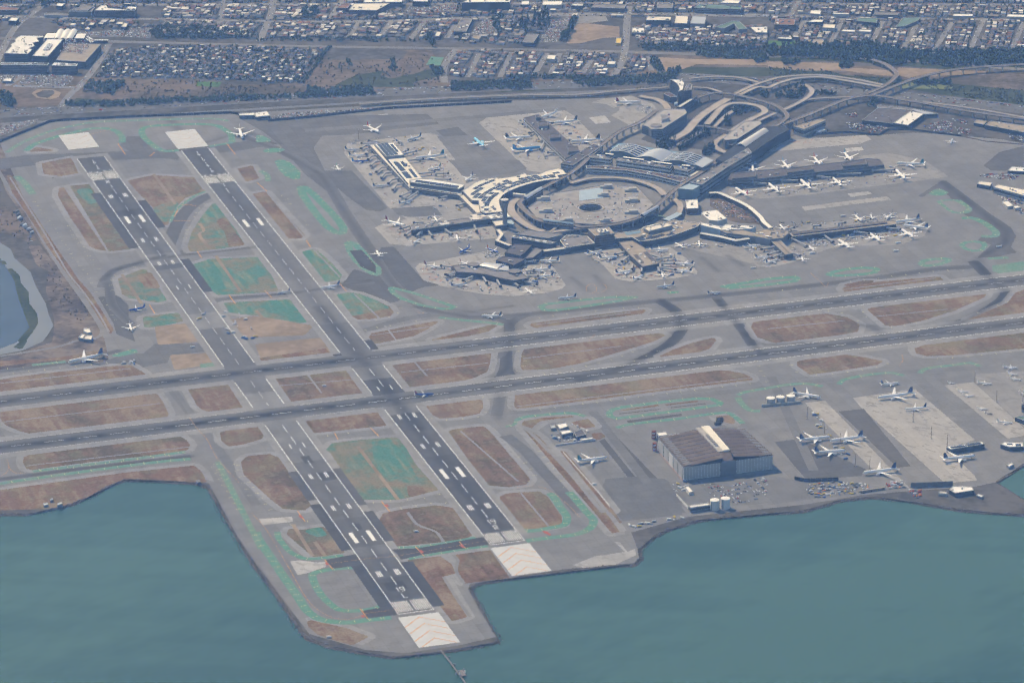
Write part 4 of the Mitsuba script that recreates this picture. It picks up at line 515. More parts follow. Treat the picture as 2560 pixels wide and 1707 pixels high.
# ticks along the taxiway shoulders
TICK = []
def ticks(line, gap=23, ln=8.5, wd=.9, off=0):
    L = LineString(line); n = max(2, int(L.length/gap))
    for i in range(n):
        d = (i+.5)/n*L.length; a = np.array(L.interpolate(max(0, d-1)).coords[0]); b = np.array(L.interpolate(d+1).coords[0]); t = b-a
        if np.linalg.norm(t) < .5: continue
        t = t/np.linalg.norm(t); nn = np.array([-t[1], t[0]]); c = (a+b)/2+nn*off
        TICK.append(Polygon([c+nn*ln/2+t*wd/2, c+nn*ln/2-t*wd/2, c-nn*ln/2-t*wd/2, c-nn*ln/2+t*wd/2]))
for l_, w_ in GREEN: ticks(l_, 24, min(w_*1.1, 10), .85)
for s_ in (M("895.4,-189.8 868.2,-171.0 843.8,-158.7 794.7,-133.9"), M("906.8,-159.2 860.2,-135.1 812.1,-109.4 768.6,-84.3 721.5,-60.0"), M("1181.3,261.7 1114.5,302.4 1034.9,343.7 958.9,383.9 922.0,392.3"), M("718.5,507.6 706.1,517.6 678.0,531.0 650.2,544.8"), M("685.5,562.3 660.3,575.9 624.1,592.4"), M("508.1,580.6 510.5,606.2 482.0,634.2 450.2,650.4 434.2,651.3 407.9,638.9"), M("376.4,578.4 370.7,592.8 379.0,612.7"),
        M("376.6,684.5 343.2,707.9 288.5,736.1 234.4,765.2 182.3,793.7 129.2,821.5 74.4,851.0 20.8,879.0 -30.9,909.1"), M("220.2,578.0 193.5,592.1 151.8,606.0 122.2,614.6 79.1,622.0 35.6,623.5 -7.2,625.8"), M("59.4,660.3 18.7,658.9 -2.4,658.9 -47.0,654.2"), M("-126.6,952.5 -162.5,978.1 -187.2,991.9 -232.1,1010.0 -260.6,1023.5 -292.0,1018.4"), M("-347.1,1034.1 -351.3,1062.8 -376.0,1082.4 -400.8,1102.0 -427.0,1117.8 -470.1,1141.3 -497.8,1156.1"), M("-159.5,881.1 -140.4,899.3 -128.6,920.7 -120.4,941.6"),
        M("7.1,355.5 -17.8,363.9 -56.7,385.4 -83.8,400.7 -135.8,427.9 -173.4,457.1 -190.4,473.4"), M("-439.2,592.6 -470.5,616.7 -490.6,633.6 -493.7,651.0 -480.2,674.2"), M("-566.2,662.4 -594.4,675.4 -634.4,692.6 -687.0,722.1 -741.8,750.1 -778.2,779.4 -786.9,803.2"), M("-425.7,886.4 -446.7,904.4 -499.1,915.5 -561.5,918.6 -629.4,917.8 -668.6,913.4"), M("-764.7,932.1 -736.7,949.0 -702.5,968.3 -651.1,968.7 -597.2,966.0"),
        M("-411.0,737.3 -427.5,756.8 -429.6,777.4 -424.7,804.0 -410.4,838.6"), M("-495.9,779.4 -473.3,787.5 -451.0,809.4 -439.3,833.3"), M("-177.8,-588.3 -160.8,-541.9 -106.6,-451.5 -88.6,-408.1 -53.5,-352.9"), M("287.8,163.5 252.1,165.7 208.9,184.9 159.2,203.6"), M("251.4,112.2 244.0,129.2 222.4,134.2 192.7,143.1 158.7,138.3 131.1,112.5"), M("208.8,-940.0 253.0,-849.1 306.7,-740.2 362.2,-637.2 403.5,-552.3 455.2,-452.0 495.0,-380.4"), M("259.6,-762.0 304.3,-686.4 332.0,-624.9 375.1,-541.5 401.8,-481.9"), M("325.8,-449.2 355.4,-451.7 399.4,-440.4 440.9,-407.9 467.3,-369.6 477.8,-333.6"), M("508.6,-357.3 537.9,-295.4 577.7,-228.0"), M("-62.2,-712.9 -20.5,-703.8 30.4,-673.0 85.4,-626.8"), M("-34.4,-656.6 22.8,-622.4 91.7,-570.9 162.3,-503.2"),
        M("119.2,404.4 158.8,467.5 192.2,518.4 243.6,540.4"), M("531.7,830.7 556.4,888.3 585.1,933.0 623.2,940.9"), M("452.5,790.8 484.8,842.1 513.9,895.5 548.6,956.8 590.3,1016.3"), M("1216.6,1168.6 1209.0,1173.4 1187.0,1184.0"), M("903.8,496.1 949.7,582.7 991.2,663.7 1015.4,716.1"), M("939.4,465.8 975.3,533.1 1011.9,597.9 1051.8,677.4"), M("928.5,462.2 968.0,533.5 1019.3,612.0 1051.8,671.6"), M("904.4,487.8 933.6,532.5 961.1,578.1 997.7,642.2"), M("989.0,802.1 1009.7,780.1 1047.1,779.4"), M("975.2,984.5 960.8,996.3 930.0,1015.2"), M("-40.5,927.8 -160.3,773.6"), M("874.9,801.7 841.0,826.8 795.7,856.7 770.0,865.8 742.9,865.3"), M("861.4,859.4 832.0,872.6 785.6,892.9 772.5,917.7")): ticks(smooth_line(s_, 4), 27, 8, .95)
mark('taxiway_edge_marking', [q for q in TICK], 'yellow_paint', MZ+.12)
# hold lines and signs painted in orange and red
H, Rd = [], []
for s_ in (M("1093.2,934.7 1112.1,975.5"), M("949.3,1007.2 967.5,1047.5"), M("882.4,1044.9 896.2,1075.1"), M("1191.8,1127.7 1211.2,1166.7"), M("980.8,742.9 1003.2,787.0"), M("850.2,817.1 872.1,862.4"), M("685.7,518.9 703.0,547.7"), M("622.2,547.0 641.0,590.1"), M("321.0,-184.5 346.2,-136.5"), M("189.2,-431.3 210.0,-393.9"), M("466.9,-256.5 492.5,-210.0"), M("122.8,-76.5 145.6,-29.5"), M("254.8,-151.3 274.6,-106.6"), M("-9.7,-318.4 12.1,-281.2"), M("-195.9,-678.0 -170.3,-618.1"), M("-170.5,-1111.5 -130.8,-1038.5"), M("-334.6,-934.1 -295.4,-860.8"), M("-156.5,-987.8 -185.1,-1002.9"), M("13.0,-686.2 -4.9,-654.2"), M("94.8,-615.9 72.2,-586.4"), M("74.5,-636.0 41.5,-663.7")): H.append(ribbon(s_, 1.6))
for s_ in (M("1100.5,945.3 1105.2,955.8"), M("954.6,1023.5 959.6,1035.3"), M("890.4,1057.2 895.5,1069.0"), M("1208.0,1149.0 1211.6,1158.0"), M("991.5,760.2 996.5,772.7"), M("855.2,833.5 859.4,843.5"), M("749.4,1121.7 756.2,1138.9"), M("750.2,1117.3 754.9,1129.8")): Rd.append(ribbon(s_, 5))
for s_ in (M("982.2,977.1 972.9,982.1"), M("1013.4,1032.8 999.7,1037.1"), M("1047.4,942.3 1038.1,947.3"), M("1157.0,1148.4 1145.0,1151.4"), M("1075.2,997.8 1065.4,1004.8")): ticks(s_, 5, 6, 1.0)
mark('holding_position_marking', H, 'orange_paint', MZ+.24); mark('surface_sign_marking', Rd, 'red_paint', MZ+.36)
# lead-in lines and curves
Ln = []
for s_ in (M("1201.0,1146.8 1150.7,1174.4 1128.6,1172.0"), M("1096.7,954.7 1044.7,982.7 997.0,1012.8 887.8,1059.9 845.1,1077.5"), M("1042.2,692.1 1076.2,769.6 1158.5,916.2 1226.2,1036.4 1246.6,1098.6 1240.9,1139.7 1207.1,1153.2"), M("816.7,267.9 843.1,319.6 866.5,373.5 916.2,460.0 965.1,573.9"), M("1237.7,239.3 1216.7,231.6 1194.3,209.9 1177.2,182.3"), M("1197.6,214.0 1207.3,241.5 1194.5,262.7"), M("643.9,942.5 617.9,962.8 611.6,991.6 631.3,1051.0 664.8,1123.2"), M("-110.1,-1211.9 -238.3,-1203.6"), M("130.9,158.8 135.2,172.6 126.5,172.8"), M("-177.8,321.8 -202.5,301.0 -219.3,299.9 -208.1,321.2 -191.1,336.1 -174.4,337.1"), M("-228.2,309.4 -234.1,315.8 -223.8,333.2 -201.4,347.2 -171.5,333.9"), M("-564.7,574.5 -538.6,623.3 -524.0,650.4 -545.5,640.2"), M("-331.8,1009.2 -310.6,1029.7 -278.1,1046.3"), M("24.6,523.3 -13.7,503.9")): Ln.append(ribbon(smooth_line(s_), .5))
mark('taxiway_line_marking', Ln, 'orange_paint', MZ+.3)
# red-painted service lanes and stand outlines on the aprons
Rl = []
rngm = random.Random(5)
for s_, n_ in ((M("-532.3,-747.7 -670.5,-674.6 -588.0,-554.3 -508.1,-387.2 -341.7,-348.8 -290.2,-361.5 -393.5,-538.6 -487.8,-691.3"), 34), (M("-179.4,-269.1 -236.0,-249.6 -299.9,-88.0 -245.5,-64.9 -128.9,-170.0"), 22), (M("-43.8,-23.2 -100.1,-11.7 -20.1,95.9 -69.9,206.2 -35.8,179.0 -2.4,57.8"), 26), (M("-337.2,173.9 -384.8,205.1 -276.7,323.3 -407.1,395.7 -482.6,250.3 -430.2,253.8"), 34), (M("-900.9,-522.5 -888.6,-358.6 -958.7,-460.0"), 12), (M("-785.4,109.5 -781.5,190.5 -745.8,298.9 -725.5,256.3 -750.3,157.0"), 16), (M("-1143.5,-36.6 -1173.6,-50.5 -1317.4,46.5 -1296.6,70.7"), 12), (M("-579.6,419.1 -550.3,476.3 -599.0,499.2 -629.5,428.0"), 14)):
    hull = Polygon(s_).convex_hull; x0, y0, x1, y1 = hull.bounds
    for _ in range(n_*3):
        q = (rngm.uniform(x0, x1), rngm.uniform(y0, y1))
        if hull.contains(Point(q)) and n_ > 0:
            n_ -= 1; a = rngm.choice([0.485, 0.485+math.pi/2]); l = rngm.uniform(3, 9)
            Rl.append(ribbon([(q[0]-l*math.cos(a), q[1]-l*math.sin(a)), (q[0]+l*math.cos(a), q[1]+l*math.sin(a))], rngm.uniform(1, 4)))
diffuse('faded_red', (0.42, 0.25, 0.20)); mark('apron_marking', Rl, 'faded_red', MZ)

# ------------------------------------------------------------------ building materials
def proc_diffuse(name, c, amp=0.25, sc=9.0, rough=None):
    c = list(c)
    def fn(p, n, uv): return mi.Color3f(*c)*(1+amp*2*(mikit.fbm(p.x/sc, p.y/sc, p.z/sc, 3)-0.5)+0.12*(mikit.noise(p.x/1.7, p.y/1.7, p.z/1.7)-0.5))
    scene[name] = {'type': 'twosided', 'bsdf': {'type': 'diffuse', 'reflectance': mikit.proc(fn)}}
proc_diffuse('roof_white', (0.86, 0.85, 0.80), .08); proc_diffuse('roof_cream', (0.80, 0.755, 0.65), .1); proc_diffuse('roof_grey', (0.24, 0.235, 0.235), .25); proc_diffuse('roof_dark', (0.135, 0.13, 0.135), .25)
proc_diffuse('roof_tan', (0.36, 0.32, 0.26), .2); proc_diffuse('wall_grey', (0.20, 0.21, 0.225), .1); proc_diffuse('wall_dark', (0.062, 0.07, 0.083), .15); proc_diffuse('wall_light', (0.44, 0.44, 0.43), .1); proc_diffuse('concrete', (0.42, 0.405, 0.38), .18); proc_diffuse('wall_pale', (0.60, 0.61, 0.60), .1); proc_diffuse('bridge_concrete', (0.42, 0.38, 0.335), .2, 14); proc_diffuse('wall_brown', (0.14, 0.11, 0.10), .2)
proc_diffuse('guideway', (0.22, 0.20, 0.185), .2, 14); proc_diffuse('roof_red', (0.26, 0.165, 0.135), .2); proc_diffuse('roof_blue', (0.40, 0.50, 0.58), .1); proc_diffuse('roof_green', (0.155, 0.235, 0.205), .2); diffuse('yellow_cover', (0.75, 0.55, 0.12)); diffuse('red_frame', (0.40, 0.12, 0.08))
paint('glass_dark', (0.035, 0.05, 0.065), 0.12); paint('solar', (0.020, 0.026, 0.045), 0.3); paint('metal_roof', (0.50, 0.52, 0.54), 0.4, 0.25); paint('glass_blue', (0.16, 0.25, 0.32), 0.15); paint('pearl_roof', (0.62, 0.60, 0.565), 0.45); diffuse('white_wall', (0.66, 0.65, 0.63)); diffuse('brick_wall', (0.30, 0.19, 0.14)); diffuse('plant_grey', (0.36, 0.36, 0.36))
rb = random.Random(11)
def as_poly(p): return p if hasattr(p, 'geom_type') else Polygon(p).buffer(0)
def main_axis(p):
    q = np.array(p.minimum_rotated_rectangle.exterior.coords); e = [q[1]-q[0], q[2]-q[1]]; d = max(e, key=np.linalg.norm); return math.atan2(d[1], d[0])
def block(par, p, h, wall, roof, base=0.0, bands=0, parapet=True, units=0, glass='glass_dark', pm='wall_light', us=(3, 9)):
    """One volume of a building: walls, recessed roof with a parapet, strips of windows and plant on the roof."""
    p = as_poly(p)
    add(key('wall', par), prism(p, base, h, roof=False), wall)
    add(key('roof', par), flat(p.buffer(-.05), h-.02 if not parapet else h-.5), roof)
    if parapet:
        ring = p.buffer(.12, join_style=2).difference(p.buffer(-.9, join_style=2))
        if not ring.is_empty: add(key('parapet', par), prism(ring, h-.5, h+.55), pm)
    if bands:
        fl = (h-base)/bands
        for i in range(bands):
            z = base+fl*i+fl*.35; add(key('window_band', par), prism(p.buffer(.1, join_style=2), z, z+fl*.42, roof=False), glass)
    a = main_axis(p); inner = p.buffer(-4, join_style=2); x0, y0, x1, y1 = p.bounds; n = 0; units = int(units*(2.2 if p.area > 2500 else 1.3))
    for _ in range(units*30):
        if n >= units or inner.is_empty: break
        q = Point(rb.uniform(x0, x1), rb.uniform(y0, y1))
        if inner.contains(q):
            n += 1; add(key('rooftop_unit', par), cat([box_m(q.x, q.y, h-.5, rb.uniform(*us), rb.uniform(us[0], us[1]*.6), rb.uniform(1.4, 3), a)]), rb.choice(['plant_grey', 'roof_white', 'wall_grey']))
def bld(name, label, category, p, h, wall, roof, group=None, **kw):
    k = tag(key(name), label, category, group); block(k, p, h, wall, roof, **kw); return k
def solar(par, q, rows, cols, z, gap=.9, mat='solar'):
    """Panels laid in rows over the quad q, each a thin slab of its own."""
    q = np.asarray(q, float)
    def at(u, v): return (q[0]*(1-u)+q[1]*u)*(1-v)+(q[3]*(1-u)+q[2]*u)*v
    w = np.linalg.norm(q[1]-q[0])/cols; d = np.linalg.norm(q[3]-q[0])/rows; gu, gv = min(.3, gap/w/2)/cols, min(.3, gap/d/2)/rows
    for i in range(rows):
        for j in range(cols):
            u0, u1, v0, v1 = j/cols+gu, (j+1)/cols-gu, i/rows+gv, (i+1)/rows-gv
            add(key('solar_panel', par), prism(Polygon([at(u0, v0), at(u1, v0), at(u1, v1), at(u0, v1)]).buffer(0), z, z+.35), mat)
def vault(par, q, z0, rise, n, mat, name='roof', thick=1.0, skew=0.0):
    """A roof arched over the quad q from side q0q3 to side q1q2."""
    q = np.asarray(q, float); V = []
    for i in range(n+1):
        u = i/n; z = z0+rise*math.sin(math.pi*u)+skew*u
        for v in (0, 1):
            c = (q[0]*(1-u)+q[1]*u)*(1-v)+(q[3]*(1-u)+q[2]*u)*v
            V += [(c[0], c[1], z), (c[0], c[1], z-thick)]
    F = []
    for i in range(n):
        a = 4*i; b = a+4; F += [(a, b, b+2, a+2), (a+1, a+3, b+3, b+1), (a, a+1, b+1, b), (a+2, b+2, b+3, a+3)]
    F += [(0, 2, 3, 1), (4*n, 4*n+1, 4*n+3, 4*n+2)]
    add(key(name, par), cat([(np.array(V), np.array(F))]), mat)
def deck(name, label, line, w, z, mat='bridge_concrete', piers=32, category='ramp', rail=True, z1=None, smooth=5, thick=1.6):
    """A road or rail deck on piers; z may run to z1."""
    k = tag(key(name), label, category); L = smooth_line(line, smooth); s = np.r_[0, np.cumsum(np.linalg.norm(np.diff(L, axis=0), axis=1))]; zz = np.interp(s, [0, s[-1]], [z, z if z1 is None else z1])
    t = np.gradient(L, axis=0); t /= np.linalg.norm(t, axis=1)[:, None]; nn = np.c_[-t[:, 1], t[:, 0]]
    def strip(o0, o1, dz0, dz1):
        V = []
        for i in range(len(L)):
            for o, dz in ((o0, dz0), (o1, dz0), (o1, dz1), (o0, dz1)): V.append((*(L[i]+nn[i]*o), zz[i]+dz))
        F = []
        for i in range(len(L)-1):
            a = 4*i
            for j in range(4): F.append((a+j, a+(j+1) % 4, a+4+(j+1) % 4, a+4+j))
        F += [(0, 3, 2, 1), (4*len(L)-4, 4*len(L)-3, 4*len(L)-2, 4*len(L)-1)]
        return np.array(V), np.array(F)
    add(key('deck', k), cat([strip(-w/2, w/2, -thick, 0)]), mat)
    if rail:
        for sg in (-1, 1): add(key('railing', k), cat([strip(sg*w/2-.25, sg*w/2+.25, 0.02, 1.0)]), 'concrete')
    if piers and min(z, z if z1 is None else z1) > 3:
        for d in np.arange(piers/2, s[-1], piers):
            x, y = np.interp(d, s, L[:, 0]), np.interp(d, s, L[:, 1]); zt = np.interp(d, s, zz); i = min(len(t)-1, np.searchsorted(s, d))
            add(key('pier', k), cat([box_m(x, y, 0, 2.0, min(w*.45, 5), zt-thick, math.atan2(t[i, 1], t[i, 0]))]), 'concrete')
    return k

proc_diffuse('garage_deck', (0.335, 0.325, 0.31), .3, 14)
# ------------------------------------------------------------------ terminals
k = bld('concourse', 'concourse with solar panels and white roof, long arm left of the terminals', 'concourse', M("-519.2,-670.2 -566.5,-644.6 -431.6,-410.3 -404.8,-422.7 -368.3,-382.9"), 12, 'wall_grey', 'roof_cream', bands=2, units=3)
block(k, M("-520.4,-655.6 -555.8,-633.0 -509.8,-549.4 -475.6,-569.3"), 17, 'wall_grey', 'roof_white', base=12)
solar(k, M("-522.2,-649.7 -544.4,-638.4 -503.9,-560.4 -478.7,-571.7"), 2, 3, 16.6); solar(k, M("-540.9,-627.7 -546.7,-624.3 -518.6,-574.1 -511.9,-575.7"), 3, 1, 16.6)
for q_, r_, c_ in ((M("-468.1,-540.9 -478.3,-535.4 -448.2,-478.3 -436.3,-482.8"), 2, 1), (M("-481.2,-532.4 -488.2,-530.4 -471.1,-495.4 -461.7,-500.0"), 1, 1), (M("-432.4,-478.6 -444.5,-472.7 -421.2,-429.8 -410.4,-438.7"), 1, 1), (M("-457.2,-482.5 -464.6,-480.1 -433.1,-425.3 -426.2,-429.9"), 2, 1), (M("-521.7,-657.1 -526.7,-654.6 -387.8,-408.3 -378.0,-399.7"), 6, 1)): solar(k, q_, r_, c_, 11.6)
block(k, M("-391.3,-407.6 -410.5,-405.0 -430.3,-382.0 -451.9,-304.1 -442.3,-295.4 -423.2,-290.0 -385.2,-397.9"), 18, 'wall_grey', 'roof_white', base=0, bands=2)
solar(k, M("-405.6,-401.5 -439.0,-304.4 -423.8,-296.3 -392.9,-395.0"), 2, 3, 17.6)
block(k, M("-373.0,-389.5 -410.8,-275.8 -423.7,-275.4 -437.8,-289.8 -432.4,-301.1 -393.8,-407.9"), 10, 'wall_grey', 'roof_cream', bands=2)
solar(k, M("-383.1,-386.7 -416.2,-286.2 -412.3,-282.3 -378.0,-383.0"), 1, 5, 9.6)
k = bld('terminal', 'terminal with curved white roof of solar panels behind the control tower', 'terminal', M("-419.2,-277.9 -469.9,-294.9 -485.0,-300.4 -512.9,-300.5 -535.8,-290.6 -532.8,-281.8 -565.9,-268.0 -597.7,-266.8 -591.0,-251.9 -617.3,-240.2 -639.4,-244.0 -670.4,-238.4 -669.5,-222.7 -652.9,-195.1 -633.3,-203.6 -620.8,-184.1 -591.9,-198.8 -561.8,-206.7 -525.3,-207.9 -488.8,-204.1 -457.9,-194.3 -430.1,-176.2 -415.2,-160.4 -394.7,-135.0 -381.5,-117.7 -350.0,-135.9 -350.6,-151.0 -385.7,-192.2 -398.0,-205.5 -389.9,-216.9 -417.7,-269.8"), 17, 'wall_dark', 'roof_cream', bands=3, units=14)
HUB = Polygon(M("-419.2,-277.9 -469.9,-294.9 -485.0,-300.4 -512.9,-300.5 -535.8,-290.6 -532.8,-281.8 -565.9,-268.0 -597.7,-266.8 -591.0,-251.9 -617.3,-240.2 -639.4,-244.0 -670.4,-238.4 -669.5,-222.7 -652.9,-195.1 -633.3,-203.6 -620.8,-184.1 -591.9,-198.8 -561.8,-206.7 -525.3,-207.9 -488.8,-204.1 -457.9,-194.3 -430.1,-176.2 -415.2,-160.4 -394.7,-135.0 -381.5,-117.7 -350.0,-135.9 -350.6,-151.0 -385.7,-192.2 -398.0,-205.5 -389.9,-216.9 -417.7,-269.8")).buffer(-4)
gc_ = M("-530.5,-5.6")[0]; rs_ = random.Random(3)
for ri in range(16):
    r0 = 214+11.5*ri
    for ai in range(90):
        a0, a1 = ai*2*math.pi/90, (ai+.88)*2*math.pi/90
        if ri % 4 == 3 and ai % 3 == 0: continue
        q_ = Polygon([(gc_[0]+r*math.cos(a), gc_[1]+r*math.sin(a)) for r, a in ((r0, a0), (r0, a1), (r0+9.2, a1), (r0+9.2, a0))])
        if HUB.contains(q_) and rs_.random() < .84: add(key('solar_panel', k), prism(q_, 16.6, 16.95), 'solar')
block(k, M("-409.1,-275.2 -418.8,-272.8 -399.0,-224.7 -399.9,-207.7 -362.6,-163.4 -352.2,-164.1"), 10, 'wall_grey', 'roof_cream', bands=2)
k = bld('terminal', 'cream flat roofed terminal block just left of the control tower foot', 'terminal', M("-309.6,-145.8 -331.7,-162.7 -358.2,-152.4 -343.3,-116.3 -311.0,-130.3"), 13, 'wall_dark', 'roof_cream', units=2, bands=2)
block(k, M("-355.0,-141.0 -387.8,-124.0 -389.7,-111.5 -376.7,-86.4 -337.0,-108.3"), 14, 'wall_grey', 'roof_white', units=8, bands=2); block(k, M("-340.6,-108.8 -357.7,-95.6 -346.3,-66.5 -320.7,-76.0"), 10, 'wall_grey', 'roof_cream', bands=1)
block(k, M("-374.7,-97.3 -379.4,-94.8 -362.6,-63.7 -354.8,-59.1 -352.6,-74.4"), 9, 'glass_blue', 'roof_blue', parapet=False)
# control tower
def lathe(cx, cy, prof, n=20, close=True):
    V = [(cx+r*math.cos(2*math.pi*i/n), cy+r*math.sin(2*math.pi*i/n), z) for r, z in prof for i in range(n)]
    F = [(j*n+i, j*n+(i+1) % n, (j+1)*n+(i+1) % n, (j+1)*n+i) for j in range(len(prof)-1) for i in range(n)]
    ms = [(np.array(V), np.array(F))]
    if close:
        c = np.array([(cx+prof[-1][0]*math.cos(2*math.pi*i/n), cy+prof[-1][0]*math.sin(2*math.pi*i/n), prof[-1][1]) for i in range(n)]+[(cx, cy, prof[-1][1])]); ms.append((c, np.array([(i, (i+1) % n, n) for i in range(n)])))
    return cat(ms)
tx, ty = M("-345.8,-74.8")[0]
k = tag(key('control_tower'), 'grey flared air traffic control tower with glass cab', 'tower')
add(key('shaft', k), lathe(tx, ty, [(5.2, 0), (4.8, 15), (4.8, 32), (5.6, 42), (7.2, 51), (8.6, 56), (8.8, 57)]), 'wall_grey', smooth=40); add(key('cab', k), lathe(tx, ty, [(6.8, 57), (7.8, 61.5)]), 'glass_dark'); add(key('roof', k), lathe(tx, ty, [(8.6, 61.5), (8.6, 62.3), (6, 63)]), 'white_wall')
add(key('antenna', k), cat([box_m(tx+2, ty, 63, .4, .4, 5), box_m(tx-2, ty+1, 63, .3, .3, 3.5)]), 'wall_light')
k = bld('concourse', 'grey pier concourse pointing left below the solar concourse', 'concourse', M("-199.4,-206.0 -179.9,-180.8 -296.5,-132.5 -342.2,-114.4 -364.8,-137.1 -318.6,-150.2 -260.4,-176.5"), 12, 'wall_dark', 'roof_grey', bands=2, units=8)
block(k, M("-242.4,-170.9 -266.7,-160.2 -258.4,-148.5 -236.6,-161.7"), 13, 'white_wall', 'roof_white', base=12)
k = bld('terminal', 'white long slab roof of the terminal in front of the ring road', 'terminal', M("-289.3,3.3 -320.3,99.6 -304.6,97.8 -280.0,11.0"), 16, 'wall_dark', 'roof_cream', bands=2, units=16)
block(k, M("-336.5,-1.1 -365.9,73.7 -328.8,67.8 -301.3,0.8"), 15, 'wall_grey', 'roof_grey'); block(k, ribbon(M("-309.6,-59.2 -292.9,-31.3 -258.4,-10.1 -254.4,33.3"), 9), 10, 'wall_dark', 'roof_cream'); block(k, ribbon(M("-276.9,104.8 -293.0,112.3 -317.7,123.8 -344.8,131.9"), 12), 10, 'wall_dark', 'roof_cream', bands=1)
k = bld('concourse', 'dark grey pier building and round-ended concourse nearest the runway crossing', 'concourse', M("-84.2,37.4 -111.7,54.8 -117.3,85.1 -121.1,127.9 -141.4,140.1 -155.6,155.3 -134.1,204.3 -120.9,197.4 -104.1,191.3 -95.9,161.0 -92.3,126.0 -80.6,99.0 -63.6,71.1"), 11, 'wall_dark', 'roof_grey', bands=1, units=4, pm='roof_dark')
block(k, M("-209.2,62.2 -260.4,37.6 -280.6,69.2 -238.6,91.3 -216.3,99.5"), 13, 'wall_dark', 'roof_dark', pm='roof_dark', units=2); block(k, M("-212.6,114.1 -278.0,80.4 -278.9,101.3 -267.0,108.4 -229.3,122.3"), 11, 'wall_dark', 'roof_grey', pm='roof_dark'); block(k, M("-166.4,79.3 -195.1,70.7 -212.6,114.1 -203.9,119.6 -169.2,126.2 -171.1,108.8"), 11, 'wall_dark', 'roof_dark', pm='roof_dark', units=2)
for c_ in (M("-112.8,68.6"), M("-140.5,158.8")): block(k, Point(*c_[0]).buffer(12.5), 14.5, 'wall_dark', 'roof_grey', base=11, parapet=False)
vault(k, M("-118.8,80.5 -143.5,83.6 -158.9,114.8 -126.4,122.6"), 13, 3.5, 8, 'metal_roof', 'vault_roof', 2.5); vault(k, M("-127.5,126.2 -153.5,120.2 -155.7,127.4 -136.2,145.3"), 13, 2, 8, 'metal_roof', 'vault_roof', 2)
k = bld('office_block', 'square grey office cube with white rooftop plant beside the garage', 'office', M("-406.0,106.1 -444.1,129.2 -422.5,166.9 -384.0,148.3"), 25, 'wall_brown', 'roof_tan', bands=5, pm='wall_light'); block(k, M("-406.1,128.5 -426.1,137.2 -417.1,158.1 -395.3,149.8"), 29, 'wall_light', 'roof_white', base=24.6, units=5, us=(2, 5))
k = bld('terminal', 'curved tan roofed terminal with solar panels below the garage', 'terminal', M("-424.9,166.0 -447.1,141.8 -499.5,167.7 -518.6,157.4 -593.5,173.7 -616.9,227.2 -597.6,237.3 -556.3,238.8 -508.1,237.8 -464.0,225.7 -446.3,211.7 -455.4,186.3"), 13, 'wall_dark', 'roof_tan', bands=2, units=10, pm='roof_cream'); block(k, M("-498.5,176.3 -556.8,187.8 -552.1,208.3 -491.0,198.8"), 20, 'wall_grey', 'roof_cream', base=12.4, units=5, us=(2, 4))
solar(k, M("-454.5,190.3 -474.6,195.8 -462.8,216.9 -444.7,211.0"), 1, 1, 12.6); solar(k, M("-474.7,209.5 -515.6,215.5 -511.9,226.7 -473.3,223.1"), 1, 5, 12.6); solar(k, M("-513.6,223.5 -530.3,226.2 -531.9,235.5 -511.9,234.3"), 1, 2, 12.6); solar(k, M("-465.8,151.8 -497.5,168.0 -487.7,180.4 -455.8,169.0"), 1, 4, 12.6, mat='glass_blue')
k = bld('terminal', 'low grey terminal roof left of the office cube', 'terminal', M("-341.4,89.4 -375.2,75.1 -399.2,111.1 -377.7,153.5 -317.2,128.5"), 12, 'wall_dark', 'roof_grey', bands=2, units=5, pm='roof_cream')
k = bld('concourse', 'olive grey pier concourse with long skylights below the office cube', 'concourse', M("-418.1,182.6 -443.8,195.1 -430.6,241.2 -408.6,277.2 -378.1,332.9 -341.2,322.5 -373.2,258.9"), 11, 'wall_dark', 'roof_tan', bands=2, units=3, pm='roof_grey'); solar(k, M("-381.1,257.5 -389.6,261.7 -361.1,309.7 -353.4,306.4"), 3, 1, 10.6, mat='roof_dark'); solar(k, M("-406.9,260.5 -415.4,264.7 -382.4,322.8 -374.0,318.7"), 3, 1, 10.6, mat='roof_dark')
k = bld('concourse', 'tan octagonal hub concourse with long ridged arm at the right', 'concourse', M("-637.6,354.0 -673.5,351.8 -699.2,394.8 -687.0,407.0 -659.5,418.0 -633.7,405.3 -626.8,372.7"), 15, 'wall_grey', 'roof_tan', units=6, pm='concrete')
block(k, M("-607.0,291.3 -622.9,282.9 -640.1,306.6 -643.9,351.3 -628.9,370.7 -604.3,308.8"), 14, 'wall_grey', 'roof_tan', units=4, pm='concrete'); block(k, M("-609.4,287.7 -602.4,310.6 -629.6,370.2 -637.3,403.6 -669.0,412.6 -701.4,401.8 -706.1,391.7 -642.4,358.7 -627.8,276.9"), 9, 'wall_dark', 'roof_tan', pm='concrete', bands=1)
block(k, M("-698.4,398.1 -896.3,495.7 -905.7,509.7 -890.2,523.9 -686.6,419.6"), 11, 'wall_dark', 'roof_tan', pm='concrete', bands=2); block(k, M("-699.3,407.3 -887.3,502.1 -882.2,507.5 -694.4,415.0"), 12.5, 'wall_dark', 'roof_dark', base=10.6, parapet=False)
block(k, M("-634.9,407.1 -653.5,414.5 -609.2,489.1 -591.9,483.8"), 11, 'wall_dark', 'roof_tan', pm='concrete', bands=2); solar(k, M("-643.0,413.3 -645.1,414.5 -604.2,486.1 -601.0,485.2"), 4, 1, 10.6, mat='roof_dark')
k = bld('building', 'white hexagonal roof building by the construction yard', 'building', M("-661.2,187.5 -676.6,181.1 -702.0,194.8 -674.1,249.3 -648.5,246.6 -639.9,230.1"), 14, 'wall_light', 'roof_white', units=3); k = bld('building', 'white square roofed building right of the garage', 'building', M("-708.6,99.0 -729.7,115.3 -686.7,157.0 -667.0,141.1"), 12, 'wall_brown', 'roof_white', units=3)
